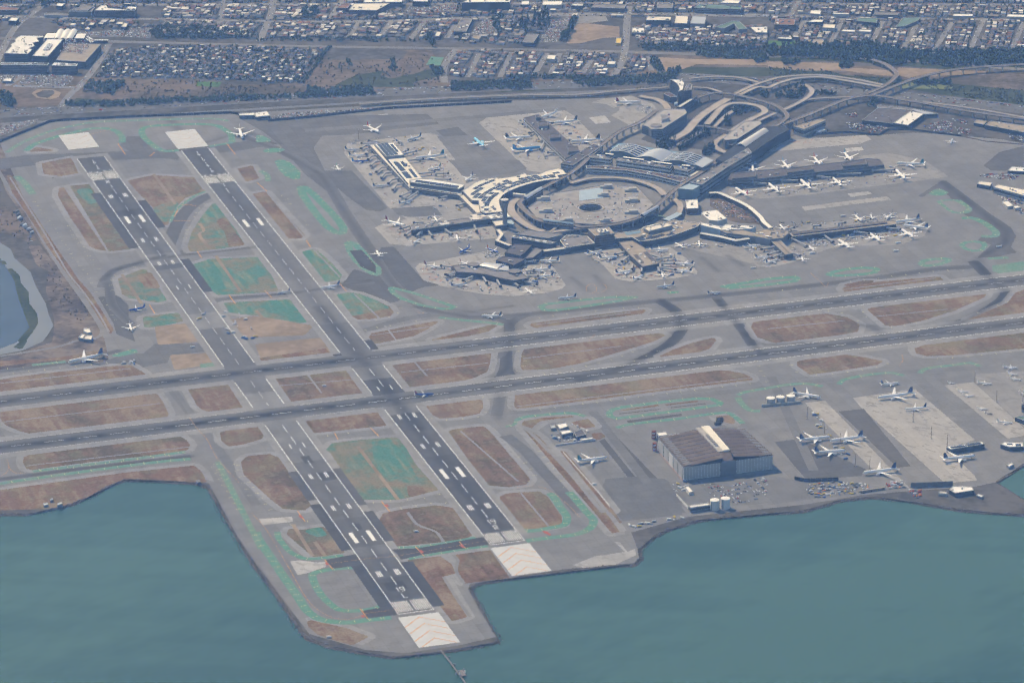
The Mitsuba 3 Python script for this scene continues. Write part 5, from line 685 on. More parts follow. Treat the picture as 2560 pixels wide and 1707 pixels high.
k = bld('building', 'long building with pale blue wall and white roof below the hexagonal roof', 'building', M("-616.6,227.0 -626.6,278.8 -642.5,273.4 -677.0,326.9 -658.2,333.3 -608.8,293.4 -602.9,241.1"), 15, 'roof_blue', 'roof_white', units=6)
k = bld('walkway', 'white roofed walkway curving along the right edge of the construction yard', 'walkway', ribbon(smooth_line(M("-781.9,100.9 -796.6,112.4 -788.9,156.7 -780.2,195.3 -767.8,229.5 -737.4,285.7 -718.3,311.8 -699.6,348.1"), 3), 9), 10, 'wall_dark', 'roof_white', bands=1, pm='roof_cream')
k = bld('walkway', 'white roofed walkway below the long pale blue wall', 'walkway', ribbon(M("-576.7,264.5 -587.5,309.1 -591.5,347.6 -619.6,359.7"), 9), 10, 'wall_dark', 'roof_white', bands=1, pm='roof_cream')
k = bld('concourse', 'long grey concourse with three raised halls and white widebodies docked both sides', 'concourse', M("-865.3,76.8 -904.4,53.0 -952.6,80.1 -1008.1,115.0 -1061.2,143.0 -1121.3,174.3 -1179.2,198.8 -1193.9,223.2 -1171.5,253.7 -1142.6,239.2 -1088.6,211.8 -1033.0,179.2 -904.0,114.4"), 14, 'wall_grey', 'roof_dark', bands=2, pm='roof_grey', units=3)
for q_ in (M("-888.7,67.2 -935.6,93.0 -909.6,118.6 -865.0,91.1"), M("-990.9,133.6 -1047.2,155.1 -1027.6,175.7 -976.1,149.1"), M("-1104.1,191.4 -1160.3,210.1 -1134.5,236.8 -1090.5,207.7")): block(k, q_, 20, 'wall_grey', 'roof_dark', base=13.6, pm='roof_grey', bands=1)
k = bld('concourse', 'dark roofed concourse with raised halls left of the main hall', 'concourse', M("-882.8,-554.1 -926.3,-549.2 -796.2,-295.6 -736.5,-280.4"), 14, 'wall_light', 'roof_dark', bands=2, pm='roof_grey', units=4)
for q_ in (M("-871.5,-498.4 -887.6,-484.6 -866.2,-460.2 -847.9,-471.6"), M("-824.6,-416.7 -841.3,-401.0 -822.8,-381.3 -803.6,-392.7"), M("-785.8,-325.2 -805.5,-309.6 -782.5,-282.9 -761.1,-294.5"), M("-902.6,-536.6 -909.9,-531.2 -899.6,-518.3 -890.4,-522.2")): block(k, q_, 20, 'wall_grey', 'roof_dark', base=13.6, pm='roof_grey')
block(k, M("-698.4,-257.1 -843.4,-299.8 -848.3,-277.2 -706.5,-228.2"), 17, 'wall_light', 'roof_dark', bands=3, units=5, pm='wall_light')
k = bld('terminal', 'main terminal hall under three great arched metal roofs', 'terminal', M("-781.7,-171.0 -798.8,-180.7 -843.9,-63.0 -820.9,-48.8"), 23, 'wall_pale', 'roof_grey', bands=3, units=8)
block(k, M("-774.0,-246.7 -801.6,-222.5 -798.5,-197.6 -784.4,-191.4 -764.7,-232.9"), 20, 'wall_pale', 'roof_grey', bands=3, units=4); block(k, M("-845.7,-62.3 -867.8,-20.7 -836.4,-12.3 -830.1,-44.6"), 20, 'wall_pale', 'roof_grey', bands=3, units=5)
block(k, M("-732.7,-215.1 -764.1,-186.7 -793.8,-101.7 -824.0,5.5 -791.5,8.7 -785.8,-62.2 -770.8,-128.2 -740.6,-180.3 -722.8,-202.3"), 12, 'wall_pale', 'wall_brown', bands=2, units=6, pm='roof_white')
for q_ in (M("-805.6,-172.6 -822.4,-126.3 -816.6,-122.4 -799.6,-167.8"), M("-825.0,-107.8 -841.7,-61.7 -835.1,-58.8 -819.6,-103.5"), M("-796.8,-217.9 -803.6,-199.2 -798.5,-195.1 -791.6,-213.8"), M("-850.8,-41.5 -858.9,-24.4 -852.6,-20.1 -844.4,-37.2")): block(k, q_, 26, 'wall_dark', 'roof_white', base=22, parapet=False)
for q_, r_ in ((M("-818.7,-228.3 -865.2,-245.7 -888.0,-169.4 -830.9,-154.5"), 1), (M("-830.3,-153.9 -888.2,-169.2 -905.4,-119.4 -844.2,-96.1"), 1), (M("-844.6,-95.7 -904.7,-118.4 -928.5,-46.2 -874.6,-26.9"), 1)):
    q_ = np.array(q_)[[0, 3, 2, 1]]; vault(k, q_, 22, 7, 16, 'metal_roof', 'arched_roof', 1.2)
    if r_ and np.linalg.norm(q_[0]-M("-830.3,-153.9")[0]) > 5:
        for j in range(3):
            for i in range(5):
                def at(u, v): return (q_[0]*(1-u)+q_[1]*u)*(1-v)+(q_[3]*(1-u)+q_[2]*u)*v
                u0, u1, v0, v1 = .04+j*.32, .32+j*.32, .06+i*.19, .17+i*.19; V = []
                for u in np.linspace(u0, u1, 5):
                    for v in (v0, v1): V.append((*at(u, v), 22.15+7*math.sin(math.pi*u)))
                add(key('roof_light', k), cat([(np.array(V), np.array([(2*m, 2*m+2, 2*m+3, 2*m+1) for m in range(4)]))]), 'solar')
add(key('canopy', k), prism(Polygon(M("-876.7,-28.1 -930.3,-47.1 -924.8,-18.2 -871.1,-0.7")), 22, 23), 'metal_roof'); add(key('hall_wall', k), prism(Polygon(M("-839.9,-242.9 -880.2,-256.7 -938.1,-62.9 -886.8,-39.7")).buffer(0), 0, 21), 'glass_blue')
k = bld('rail_link_building', 'long brown-grey roofed rail link running from the main hall to the upper right', 'building', M("-771.6,55.4 -939.7,10.5 -1031.9,-14.5 -1014.5,12.2 -905.4,41.6 -777.2,83.2"), 26, 'wall_grey', 'roof_grey', bands=3, units=8, pm='wall_light'); block(k, M("-731.3,58.2 -775.6,51.8 -783.3,77.5 -744.9,86.3"), 23, 'glass_blue', 'roof_blue', parapet=False)
k = bld('bridge_building', 'cream roofed link beside the rail link building and main hall', 'building', M("-831.4,-6.8 -869.3,-15.7 -871.9,-4.6 -831.8,4.6"), 13, 'wall_light', 'roof_cream')
k = tag(key('rail_station'), 'rail station under a long pale barrel roof right of the ramps', 'station'); vault(k, M("-1038.6,-55.3 -1041.6,-30.9 -1161.9,-70.1 -1160.5,-90.5"), 23, 5, 10, 'pearl_roof', 'barrel_roof', 1); add(key('platform', k), prism(Polygon(M("-936.8,-21.6 -927.6,35.7 -1143.6,-32.7 -1206.9,-46.0 -1215.2,-72.5 -1173.4,-105.9")).buffer(0), 0, 22), 'wall_dark')  # platform block raised and widened to give a deeper shadow band
for q_ in (M("-985.2,-27.6 -1035.3,-41.9 -1034.1,-36.8 -982.5,-22.0"), M("-954.3,-26.5 -982.0,-35.0 -981.0,-30.9 -953.0,-22.2"), M("-966.2,-13.5 -988.3,-18.5 -987.1,-14.2 -965.0,-9.2")): add(key('canopy', k), prism(Polygon(q_), 20.5, 21.3), 'roof_white')
k = bld('parking_garage', 'long concrete parking garage with cars on its roof beside the upper ramps', 'garage', M("-1010.4,-310.0 -1122.8,-354.0 -1138.7,-348.8 -1161.7,-320.3 -1143.1,-298.1 -1020.2,-258.1 -1002.1,-274.1 -1010.6,-292.0"), 20, 'wall_grey', 'concrete', bands=5, glass='wall_dark', pm='wall_light'); block(k, Point(*M("-1028.2,-284.2")[0]).buffer(13), 21.5, 'wall_grey', 'roof_grey', base=0, parapet=False); block(k, M("-1075.5,-312.0 -1090.5,-307.8 -1073.5,-290.2 -1055.6,-291.7"), 26, 'wall_light', 'roof_grey', base=19, parapet=False)
k = bld('parking_garage', 'concrete parking garage with rounded ends next to the barrel roof station', 'garage', M("-1062.4,-115.3 -1186.7,-163.2 -1210.3,-140.6 -1198.5,-123.6 -1077.6,-87.2 -1053.9,-101.2"), 20, 'wall_grey', 'concrete', bands=5, glass='wall_dark', pm='wall_light')
k = bld('hotel', 'crescent shaped dark glass hotel with white roof plant by the freeway', 'hotel', M("-1269.4,-466.1 -1287.0,-447.0 -1270.4,-424.0 -1229.5,-390.3 -1212.9,-388.4 -1233.8,-404.3 -1255.3,-431.0 -1265.0,-451.9"), 36, 'glass_dark', 'roof_white', bands=8, glass='wall_dark', units=6, us=(2, 5)); block(k, M("-1230.5,-389.6 -1273.6,-417.7 -1280.0,-407.7 -1247.6,-380.3"), 34, 'glass_dark', 'roof_grey', bands=8, glass='wall_dark', units=3, us=(3, 6)); block(k, M("-1231.4,-451.0 -1248.4,-448.2 -1234.6,-413.4 -1221.5,-421.4"), 14, 'glass_dark', 'wall_brown', bands=2); block(k, M("-1219.6,-407.9 -1229.2,-406.8 -1219.3,-395.9 -1212.8,-399.9"), 5, 'roof_blue', 'roof_blue', parapet=False)
k = bld('tram_station', 'tan flat roofed tram station beside the hotel', 'station', M("-1170.9,-354.3 -1239.2,-374.1 -1240.3,-366.8 -1174.5,-346.0"), 17, 'wall_dark', 'roof_cream', units=5, us=(2, 3), bands=2)
# central garage
GAR = Polygon(M("-440.3,-100.0 -404.8,-38.7 -407.6,-22.8 -431.8,39.4 -459.7,82.6 -503.7,103.5 -552.8,110.7 -631.0,79.4 -690.4,-21.6 -674.3,-78.9 -657.3,-90.9 -603.1,-105.8 -546.7,-128.9 -484.5,-117.4")).buffer(0)
hc = M("-530.5,-5.6")[0]; hole = Point(*hc).buffer(27.5, quad_segs=10)
k = tag(key('parking_garage'), 'round central parking garage with open spiral well amid the ring road', 'garage'); add(key('wall', k), prism(GAR, 0, 15, roof=False), 'wall_grey'); add(key('roof_deck', k), flat(GAR.difference(hole), 15), 'garage_deck'); add(key('parapet', k), prism(GAR.buffer(.3).difference(GAR.buffer(-.5)), 15, 16.1), 'concrete')
for i in range(4): add(key('window_band', k), prism(GAR.buffer(.12), 1.6+3.4*i, 3.4+3.4*i, roof=False), 'wall_dark')
for i in range(5): add(key('ramp_ring', k), prism(hole.buffer(.4).difference(hole.buffer(-3)), 2.4+3*i-.5, 2.4+3*i+.6), 'concrete')
add(key('ramp_rim', k), prism(hole.buffer(3).difference(hole.buffer(.4)), 15.02, 16), 'roof_tan'); add(key('well_floor', k), flat(hole, .3), 'roof_grey'); add(key('well_wall', k), prism(hole.buffer(.6), .3, 14.9, roof=False), 'wall_dark')
add(key('deck_cover', k), prism(Polygon(M("-594.1,-100.4 -643.7,-79.4 -594.7,-30.0 -546.4,-54.3")).buffer(0), 15.05, 15.5), 'roof_blue')
for q_, s_ in ((M("-621.3,32.4"), 1), (M("-564.9,85.0"), 1), (M("-487.1,81.8"), .7), (M("-606.3,-37.2"), .8), (M("-670.0,-16.9"), .9), (M("-650.8,-70.2"), .9), (M("-502.1,-112.0"), .9), (M("-449.9,-51.9"), 1), (M("-434.8,23.0"), .9)): add(key('stair_tower', k), cat([box_m(q_[0][0], q_[0][1], 15, 19*s_, 12*s_, 7.5, -.72), box_m(q_[0][0]+10*s_, q_[0][1]-9*s_, 15, 11*s_, 10*s_, 4.5, -.72)]), 'wall_light')
# tram guideway round the garage, and its stations
deck('tram_guideway', 'elevated tram guideway sweeping round the central garage', np.vstack([M("-1059.4,-58.4 -999.2,-43.4 -868.6,0.9 -768.5,30.1 -639.7,84.2"), M("-590.5,103.7 -543.1,112.6 -497.1,109.6 -464.0,94.6 -428.3,66.5"), M("-427.0,52.2 -408.7,14.6 -398.2,-22.5 -411.8,-67.7 -437.4,-118.9 -456.3,-140.9 -488.8,-153.8 -531.5,-166.9 -569.2,-175.0 -695.8,-208.9"), M("-861.6,-289.3 -960.9,-327.9 -1037.2,-340.3 -1127.5,-375.1")]), 10, 15, 'guideway', 30, 'guideway')
for q_, l_ in ((M("-559.9,109.2 -623.3,94.7 -623.2,104.1 -559.2,119.9"), 'tram station with pale vaulted roof at the right edge of the garage'), (M("-475.6,-150.3 -545.9,-171.4 -544.9,-159.0 -475.4,-137.2"), 'tram station with pale vaulted roof at the left edge of the garage'), (M("-399.6,-16.7 -423.3,47.6 -420.3,52.1 -394.9,-11.3"), 'tram station with thin blue roof at the lower edge of the garage')):
    k = tag(key('tram_station'), l_, 'station'); Q = np.array(q_)[[0, 3, 2, 1]]
    vault(k, Q, 19, 2.5, 8, 'metal_roof' if 'vault' in l_ else 'roof_blue', 'roof', .8); add(key('wall', k), prism(Polygon(q_).buffer(-.5), 0, 18, roof=False), 'glass_dark'); add(key('platform', k), prism(Polygon(q_).buffer(.4), 14, 14.8), 'concrete')
k = bld('walkway', 'thin cream roofed footbridge from the left tram station to the curved terminal', 'walkway', M("-492.1,-197.7 -504.4,-170.9 -498.8,-166.2 -486.4,-190.3"), 14, 'wall_light', 'roof_cream', base=8, parapet=False); k = bld('walkway', 'grey blue canopy over the road right of the garage', 'walkway', ribbon(smooth_line(M("-591.9,152.0 -621.6,147.6 -644.9,141.4"), 4), 16), 9, 'glass_blue', 'roof_blue', base=7, parapet=False)
k = bld('walkway', 'short grey canopy over the ring road right of the lower tram station', 'walkway', M("-601.1,110.8 -606.8,111.7 -610.6,139.2 -604.6,141.7"), 8, 'wall_grey', 'roof_green', base=6.5, parapet=False); k = bld('walkway', 'short footbridge between the lower tram station and the grey slab roof', 'walkway', M("-371.7,24.0 -410.9,12.4 -412.2,17.4 -373.1,30.6"), 8, 'wall_grey', 'roof_tan', base=6.5, parapet=False)
deck('ring_road', 'elevated ring road curving past the control tower', M("-500.1,-171.7 -473.9,-173.1 -436.9,-149.2 -403.6,-106.2 -384.3,-64.5 -369.7,-18.3 -370.2,12.9"), 16, 7, category='road'); deck('ring_road', 'elevated ring road passing below the central garage', M("-372.9,26.0 -428.8,50.3 -468.0,66.9"), 14, 7, category='road'); deck('ring_road', 'curving upper road right of the garage with a pale parapet', M("-709.0,63.1 -691.8,97.9 -666.6,123.6 -640.3,142.5"), 12, 8, category='road'); deck('ring_road', 'elevated road in front of the main hall', M("-640.3,-171.3 -696.1,-160.5 -737.4,-116.0 -748.5,-65.6 -739.7,-9.6 -716.9,30.6"), 14, 6, 'bridge_concrete', 30, 'road')
# ------------------------------------------------------------------ ramps and flyovers
for nm, lb, ln, w, z, kw in (('ramp', 'freeway ramp, outermost of the two long arcs at the top right', M("-1354.1,-343.1 -1423.6,-355.7 -1481.0,-356.8 -1529.1,-349.4 -1593.2,-299.1 -1622.8,-215.7 -1634.0,-133.7"), 11, 9, {}), ('ramp', 'freeway ramp, inner of the two long arcs at the top right', M("-1354.2,-328.2 -1423.2,-338.6 -1436.9,-317.5 -1472.7,-322.8 -1532.5,-319.1 -1580.6,-284.8 -1598.2,-227.4 -1616.6,-128.8"), 12, 10, {}), ('ramp', 'pale ramp arching behind the crescent hotel', M("-1375.4,-504.2 -1403.4,-489.2 -1430.0,-469.3 -1456.5,-429.0 -1460.5,-388.8 -1459.1,-362.4"), 10, 7, {}),
        ('tram_guideway', 'dark guideway arching from the hotel over the ramps', M("-1252.1,-373.7 -1297.0,-374.7 -1320.0,-362.2 -1335.7,-326.5 -1338.9,-279.6 -1338.9,-230.2 -1330.7,-190.2 -1307.5,-148.5 -1280.8,-123.2 -1219.0,-100.7 -1180.6,-89.0"), 9, 14, dict(mat='guideway', category='guideway')), ('rail_viaduct', 'long dark rail viaduct crossing beside the freeway at the right', M("-1055.0,-88.5 -1194.3,-101.2 -1310.1,-107.0 -1392.5,-114.5 -1476.0,-122.1 -1523.3,-114.1 -1551.5,-89.7 -1565.6,-37.3 -1583.3,43.4 -1604.7,151.7 -1643.3,275.4"), 11, 12, dict(mat='guideway', category='viaduct')),
        ('rail_viaduct', 'rail flyover curling up towards the wood at the top right', M("-1551.4,-121.9 -1616.7,-128.8 -1679.4,-149.3 -1718.0,-171.4 -1739.3,-199.9 -1761.0,-241.3 -1769.3,-291.3"), 10, 10, dict(mat='guideway', category='viaduct')), ('rail_viaduct', 'straight rail flyover on tall piers over the marsh', M("-1547.5,-99.2 -1690.5,-110.0 -1794.5,-99.3 -1872.6,-66.2 -1979.6,8.4"), 10, 13, dict(mat='guideway', category='viaduct')), ('ramp', 'short looping ramp round the dark trees', M("-1521.9,-286.4 -1509.7,-254.2 -1485.6,-227.5 -1437.1,-205.4 -1366.8,-189.3 -1328.5,-188.1"), 11, 6, {}),
        ('ramp', 'low ramp leading into the long rail viaduct', M("-1348.7,-183.1 -1417.1,-200.9 -1461.1,-190.4 -1510.5,-151.7 -1547.2,-118.2"), 9, 5, {}), ('ramp', 'broad straight ramp beside the long garage', M("-1001.5,-208.4 -1061.8,-225.1 -1124.3,-258.2 -1178.6,-283.4 -1251.0,-308.3 -1310.3,-324.1"), 20, 11, {}), ('ramp', 'looping ramp between the two garages', M("-1134.2,-229.6 -1197.6,-262.9 -1244.7,-287.7 -1273.8,-295.9 -1294.9,-290.2 -1309.0,-270.0 -1313.3,-240.9 -1305.5,-212.6 -1287.9,-195.3 -1265.2,-189.6 -1218.4,-180.2 -1133.9,-155.9"), 15, 11, {}), ('tram_guideway', 'short guideway bridge between the two garages', M("-1106.6,-237.0 -1123.9,-200.5 -1129.5,-151.9"), 8, 12, dict(mat='guideway', category='guideway')),
        ('ramp', 'curving road beside the left end of the long garage', M("-1206.1,-501.8 -1209.4,-479.5 -1212.8,-457.2 -1200.8,-420.7 -1172.4,-384.1 -1148.2,-379.9"), 15, 4, {}), ('ramp', 'low long viaduct alongside the freeway above the runway ends', M("-725.0,-921.5 -840.6,-845.7 -1006.2,-713.6 -1112.7,-609.4 -1202.1,-557.5 -1296.3,-495.7"), 9, 6, {}), ('ramp', 'pale flyover merging beside the freeway at the far right', M("-1598.7,5.4 -1636.5,126.0 -1660.6,246.4 -1674.7,312.0"), 9, 7, {}), ('ramp', 'low ramp behind the hotel leading to the guideway', M("-1335.9,-456.5 -1347.1,-438.1 -1353.5,-418.6 -1350.6,-384.1"), 9, 5, {}), ('ramp', 'ramp beside the rounded garage descending to the main hall', M("-1309.6,-180.0 -1265.4,-173.5 -1208.6,-163.2"), 10, 8, {}), ('ramp', 'short ramp to the main hall between tree rows', M("-987.6,-179.3 -1060.5,-199.4 -1099.2,-210.5"), 11, 8, {}), ('ramp', 'narrow ramp in the shade of the looping ramp', M("-1144.1,-217.3 -1213.8,-249.6 -1260.5,-265.7 -1289.1,-265.1"), 10, 5, {}), ('ramp', 'curved ramp at the near end of the rounded garage', M("-1142.8,-165.5 -1071.6,-143.0 -1042.6,-122.2 -1028.0,-91.9 -1024.5,-72.7"), 13, 5, {})):
    deck(nm, lb, ln, w, z, **{'category': 'ramp', **kw})

# ------------------------------------------------------------------ service buildings round the airfield
for a in ((M("-1394.9,0.6 -1490.6,-34.7 -1529.6,34.3 -1423.0,66.9"), 9, 'wall_dark', 'roof_dark', 'large dark flat warehouse below the rail viaduct'), (M("-1510.5,-52.2 -1542.2,28.6 -1531.3,31.4 -1493.2,-39.1"), 8, 'wall_dark', 'roof_grey', 'long grey shed behind the large dark warehouse'), (M("-1423.7,66.4 -1518.8,37.1 -1523.6,72.5 -1432.1,101.7"), 10, 'wall_dark', 'roof_white', 'cream roofed warehouse adjoining the large dark one'), (M("-1532.7,28.0 -1542.2,28.6 -1550.0,91.7 -1526.2,72.0"), 8, 'wall_grey', 'metal_roof', 'pale shed behind the cream roofed warehouse'),
        (M("-1236.4,-63.1 -1319.0,-57.0 -1318.0,-40.1 -1235.6,-32.0"), 18, 'wall_light', 'roof_tan', 'tall concrete office block beside the long rail viaduct'), (M("-1273.9,-30.2 -1300.5,-31.0 -1299.3,-20.4 -1272.7,-19.6"), 5, 'wall_light', 'roof_white', 'small white shed beside the tall concrete office'), (M("-1553.5,190.4 -1577.3,180.3 -1581.3,205.0 -1556.9,215.5"), 7, 'wall_dark', 'roof_tan', 'small square tan roofed building in the car lots'), (M("-1550.6,225.1 -1583.5,215.5 -1615.9,327.7 -1571.9,362.4"), 10, 'wall_dark', 'roof_tan', 'long tan roofed building at the right edge by the viaduct'),
        (M("-1213.1,520.3 -1233.7,515.5 -1251.4,615.5 -1211.4,647.1"), 13, 'wall_light', 'roof_cream', 'long cream roofed cargo building at the right edge'), (M("-1218.8,471.6 -1236.4,463.2 -1247.7,489.7 -1224.9,502.1"), 8, 'wall_dark', 'roof_cream', 'small cream roofed building left of the long cargo building'), (M("-1166.9,579.8 -1181.1,584.5 -1164.2,614.0 -1148.9,610.2"), 5, 'wall_light', 'roof_white', 'white shed on the lot at the right edge'), (M("-1163.9,611.4 -1173.1,617.1 -1167.2,631.9 -1154.8,625.9"), 4, 'wall_light', 'roof_white', 'small white shed adjoining the lot at the right edge'), (M("-1337.7,458.9 -1366.5,447.7 -1386.2,485.6 -1365.4,502.1"), 6, 'wall_dark', 'roof_white', 'white roofed shed above the small car lot'),
        (M("387.9,792.6 369.8,800.0 380.7,816.2 400.6,814.8"), 6, 'wall_grey', 'roof_white', 'white shed in the walled utility yard'), (M("410.4,824.4 394.3,833.6 398.8,846.2 420.8,840.0"), 8, 'wall_grey', 'roof_white', 'white roofed hall in the middle of the utility yard'), (M("399.3,849.5 376.3,846.5 390.2,870.9 410.9,866.2"), 8, 'wall_dark', 'roof_dark', 'dark roofed hall in the utility yard'), (M("406.5,870.2 385.2,881.1 389.0,888.9 410.3,879.4"), 4, 'white_wall', 'roof_white', 'long white container row by the utility yard wall'), (M("397.8,787.1 390.1,790.6 399.6,802.7 406.9,798.8"), 5, 'wall_grey', 'metal_roof', 'grey shed at the left of the utility yard'),
        (M("304.0,965.8 288.5,972.9 298.3,987.5 314.1,979.3"), 12, 'wall_grey', 'roof_white', 'white roofed annex at the back corner of the hangar'), (M("289.7,979.5 269.6,987.7 269.5,995.6 293.9,986.1"), 8, 'wall_grey', 'roof_white', 'low annex behind the hangar'), (M("510.7,1234.6 479.3,1252.0 484.0,1261.4 516.8,1245.3"), 9, 'wall_grey', 'roof_white', 'white roofed pump house left of the two white tanks'), (M("445.8,1165.6 438.3,1167.7 452.0,1192.1 460.9,1189.9"), 5, 'white_wall', 'roof_white', 'small white shed between hangar and tanks'),
        (M("-5.4,1387.4 -12.0,1384.4 -69.8,1415.1 -64.8,1426.7 -3.0,1399.4"), 9, 'glass_dark', 'roof_white', 'long building with solar panels on a white roof'), (M("-84.1,1447.4 -98.7,1444.4 -118.5,1470.9 -103.8,1483.9 -85.1,1467.8"), 8, 'glass_dark', 'roof_white', 'white roofed building with dark panels at the lower right'), (M("144.1,1516.7 127.1,1511.3 106.8,1536.4 116.5,1549.6 149.7,1534.8"), 8, 'wall_dark', 'roof_white', 'white and grey fire station building on the shore'), (M("-207.3,1382.5 -222.0,1388.5 -221.9,1416.3 -203.6,1418.3"), 8, 'wall_dark', 'roof_green', 'green roofed hangar at the right edge'), (M("-251.8,1362.0 -279.0,1350.4 -285.6,1365.6 -255.1,1389.7"), 16, 'wall_grey', 'roof_grey', 'tall grey hangar cut by the right edge'), (M("-21.3,1511.6 -35.3,1511.4 -31.7,1520.4 -16.5,1521.6"), 5, 'wall_grey', 'roof_white', 'small white shed by the shore road'),
        (M("164.2,1508.8 155.3,1505.1 149.8,1515.3 155.7,1521.4"), 5, 'wall_light', 'roof_cream', 'cream container office behind the blast wall'), (M("124.5,1561.9 116.7,1559.3 116.8,1571.5 125.6,1573.8"), 4, 'wall_grey', 'roof_white', 'small white hut beside the shore station'), (M("1270.5,400.8 1261.4,401.7 1265.9,409.3 1274.6,408.0"), 4, 'wall_grey', 'roof_white', 'middle white shed of three near the left shore'), (M("1257.4,422.5 1245.6,420.6 1249.2,428.3 1259.9,428.5"), 6, 'wall_grey', 'roof_white', 'largest white shed of three near the left shore'), (M("1249.6,393.2 1243.1,392.8 1245.9,398.6 1251.9,398.1"), 4, 'wall_brown', 'roof_white', 'smallest shed of three, behind the others near the left shore'), (M("1016.0,515.4 1009.7,516.9 1014.1,524.9 1019.7,522.6"), 4, 'wall_brown', 'roof_tan', 'small hut at the bay corner by the taxiway'),
        (M("693.2,-201.7 674.6,-213.0 673.8,-203.1 691.8,-191.2"), 6, 'wall_grey', 'roof_white', 'left white shed of two by the lagoon road'), (M("692.0,-188.8 674.2,-201.0 667.4,-190.1 683.7,-173.7"), 6, 'wall_grey', 'roof_cream', 'right cream shed of two by the lagoon road'), (M("659.4,-228.9 648.9,-238.3 642.8,-229.1 652.8,-211.1 662.3,-212.2"), 4, 'wall_light', 'roof_white', 'row of white trailers above the two lagoon sheds'), (M("-502.1,-1031.0 -516.5,-1039.7 -541.5,-1030.9 -523.2,-999.6 -494.4,-1015.0"), 8, 'wall_grey', 'roof_white', 'fire station with white roof above the runway ends'), (M("-484.2,-1062.5 -513.1,-1043.4 -502.6,-1024.3 -476.5,-1050.1"), 8, 'wall_grey', 'roof_white', 'white roofed shed left of the fire station above the runways')):
    k = bld('service_building', a[4], 'building', a[0], a[1], a[2], a[3], units=3 if as_poly(a[0]).area > 900 else 0, us=(2, 4), bands=1 if a[1] > 7 else 0)
    if 'solar panels' in a[4]: solar(k, M("-11.6,1389.3 -36.1,1402.4 -32.0,1409.5 -7.3,1397.1"), 1, 1, 8.6); solar(k, M("-40.2,1402.9 -64.9,1415.3 -61.7,1424.2 -36.7,1410.7"), 1, 1, 8.6)
    if 'dark panels' in a[4]: solar(k, M("-95.7,1450.5 -103.0,1458.4 -98.8,1465.5 -91.5,1457.7"), 1, 1, 7.6); solar(k, M("-105.0,1464.3 -112.3,1472.1 -104.0,1478.7 -96.5,1472.3"), 1, 1, 7.6)
# the great hangar: folded roof plates rising to a spine
k = tag(key('hangar'), 'great pale hangar with a ribbed roof and cream spine', 'hangar')
hq = [np.array(M("345.3,1008.6")[0]), np.array(M("417.9,1137.0")[0]), np.array(M("268.4,1214.6")[0]), np.array(M("209.3,1091.1")[0])]
HP = Polygon(hq); add(key('wall', k), prism(HP, 0, 26, roof=False), 'white_wall')
def lerp(a, b, t): return a*(1-t)+b*t
def plates(e0, e1, i0, i1, n=9):
    """e0-e1 the eave, i0-i1 beside the spine."""
    for j in range(n):
        V, F = [], []
        a, b, c = j/n, (j+.5)/n, (j+1)/n
        for m in range(5):
            w = m/4; z = 26+7.5*w**1.15
            for t, dz in ((a, 0), (b, 2.6), (c, 0)): q = lerp(lerp(e0, e1, t), lerp(i0, i1, t), w); V.append((*q, z+dz))
        for m in range(4):
            for r in (0, 1): F.append((3*m+r, 3*m+r+1, 3*m+r+4, 3*m+r+3))
        add(key('roof_plate', k), cat([(np.array(V), np.array(F))]), 'hangar_roof')
        gq_ = [lerp(lerp(e0, e1, s), lerp(i0, i1, s), w) for s, w in ((a-.005, .0), (a+.007, .0), (a+.007, 1), (a-.005, 1))]
        add(key('gutter', k), cat([(np.array([(*q, z) for q, z in zip(gq_, (26.5, 26.5, 34, 34))]), np.array([[0, 1, 2, 3]]))]), 'wall_dark')
        Q = [lerp(lerp(e0, e1, s), lerp(i0, i1, s), w) for s, w in ((a+.006, .03), (c-.012, .03), (c-.012, .2), (a+.006, .2))]
        zz = [26+7.5*w**1.15+1.9 for w in (.03, .03, .2, .2)]; add(key('skylight', k), cat([(np.array([(*q, z) for q, z in zip(Q, zz)]), np.array([[0, 1, 2, 3]]))]), 'sky_panel')
proc_diffuse('hangar_roof', (0.185, 0.15, 0.125), .35, 14); diffuse('sky_panel', (0.24, 0.245, 0.25))
s0, s1 = lerp(hq[0], hq[3], .44), lerp(hq[1], hq[2], .44); t0, t1 = lerp(hq[0], hq[3], .60), lerp(hq[1], hq[2], .56)
plates(hq[0], hq[1], s0, s1); plates(hq[3], hq[2], t0, t1)
sp = [lerp(s0, s1, -.02), lerp(s0, s1, .84), lerp(t0, t1, .84), lerp(t0, t1, -.02)]; add(key('spine_wall', k), prism(Polygon(sp), 30, 37, roof=False), 'wall_light'); add(key('spine_roof', k), prism(Polygon([lerp(sp[0], sp[3], .42), lerp(sp[1], sp[2], .42), sp[2], sp[3]]), 36, 38.5), 'roof_cream'); add(key('spine_deck', k), flat(Polygon([sp[0], sp[1], lerp(sp[1], sp[2], .42), lerp(sp[0], sp[3], .42)]), 36.6), 'concrete')
add(key('gable_roof', k), cat([(np.array([(*sp[1], 36), (*sp[2], 36), (*t1, 27), (*s1, 27)]), np.array([[0, 3, 2, 1]]))]), 'hangar_roof')
for i in range(7): q = lerp(lerp(sp[0], sp[1], .35+.07*i), lerp(sp[3], sp[2], .35+.07*i), .28); add(key('rooftop_unit', k), cat([box_m(q[0], q[1], 36.6, 5, 4, 2.2, .48)]), 'plant_grey')
dd = (hq[1]-hq[0])/np.linalg.norm(hq[1]-hq[0]); ff = (hq[2]-hq[1])/np.linalg.norm(hq[2]-hq[1]); out = np.array([-dd[1], dd[0]]); out = out if out@(hq[0]-hq[3]) > 0 else -out
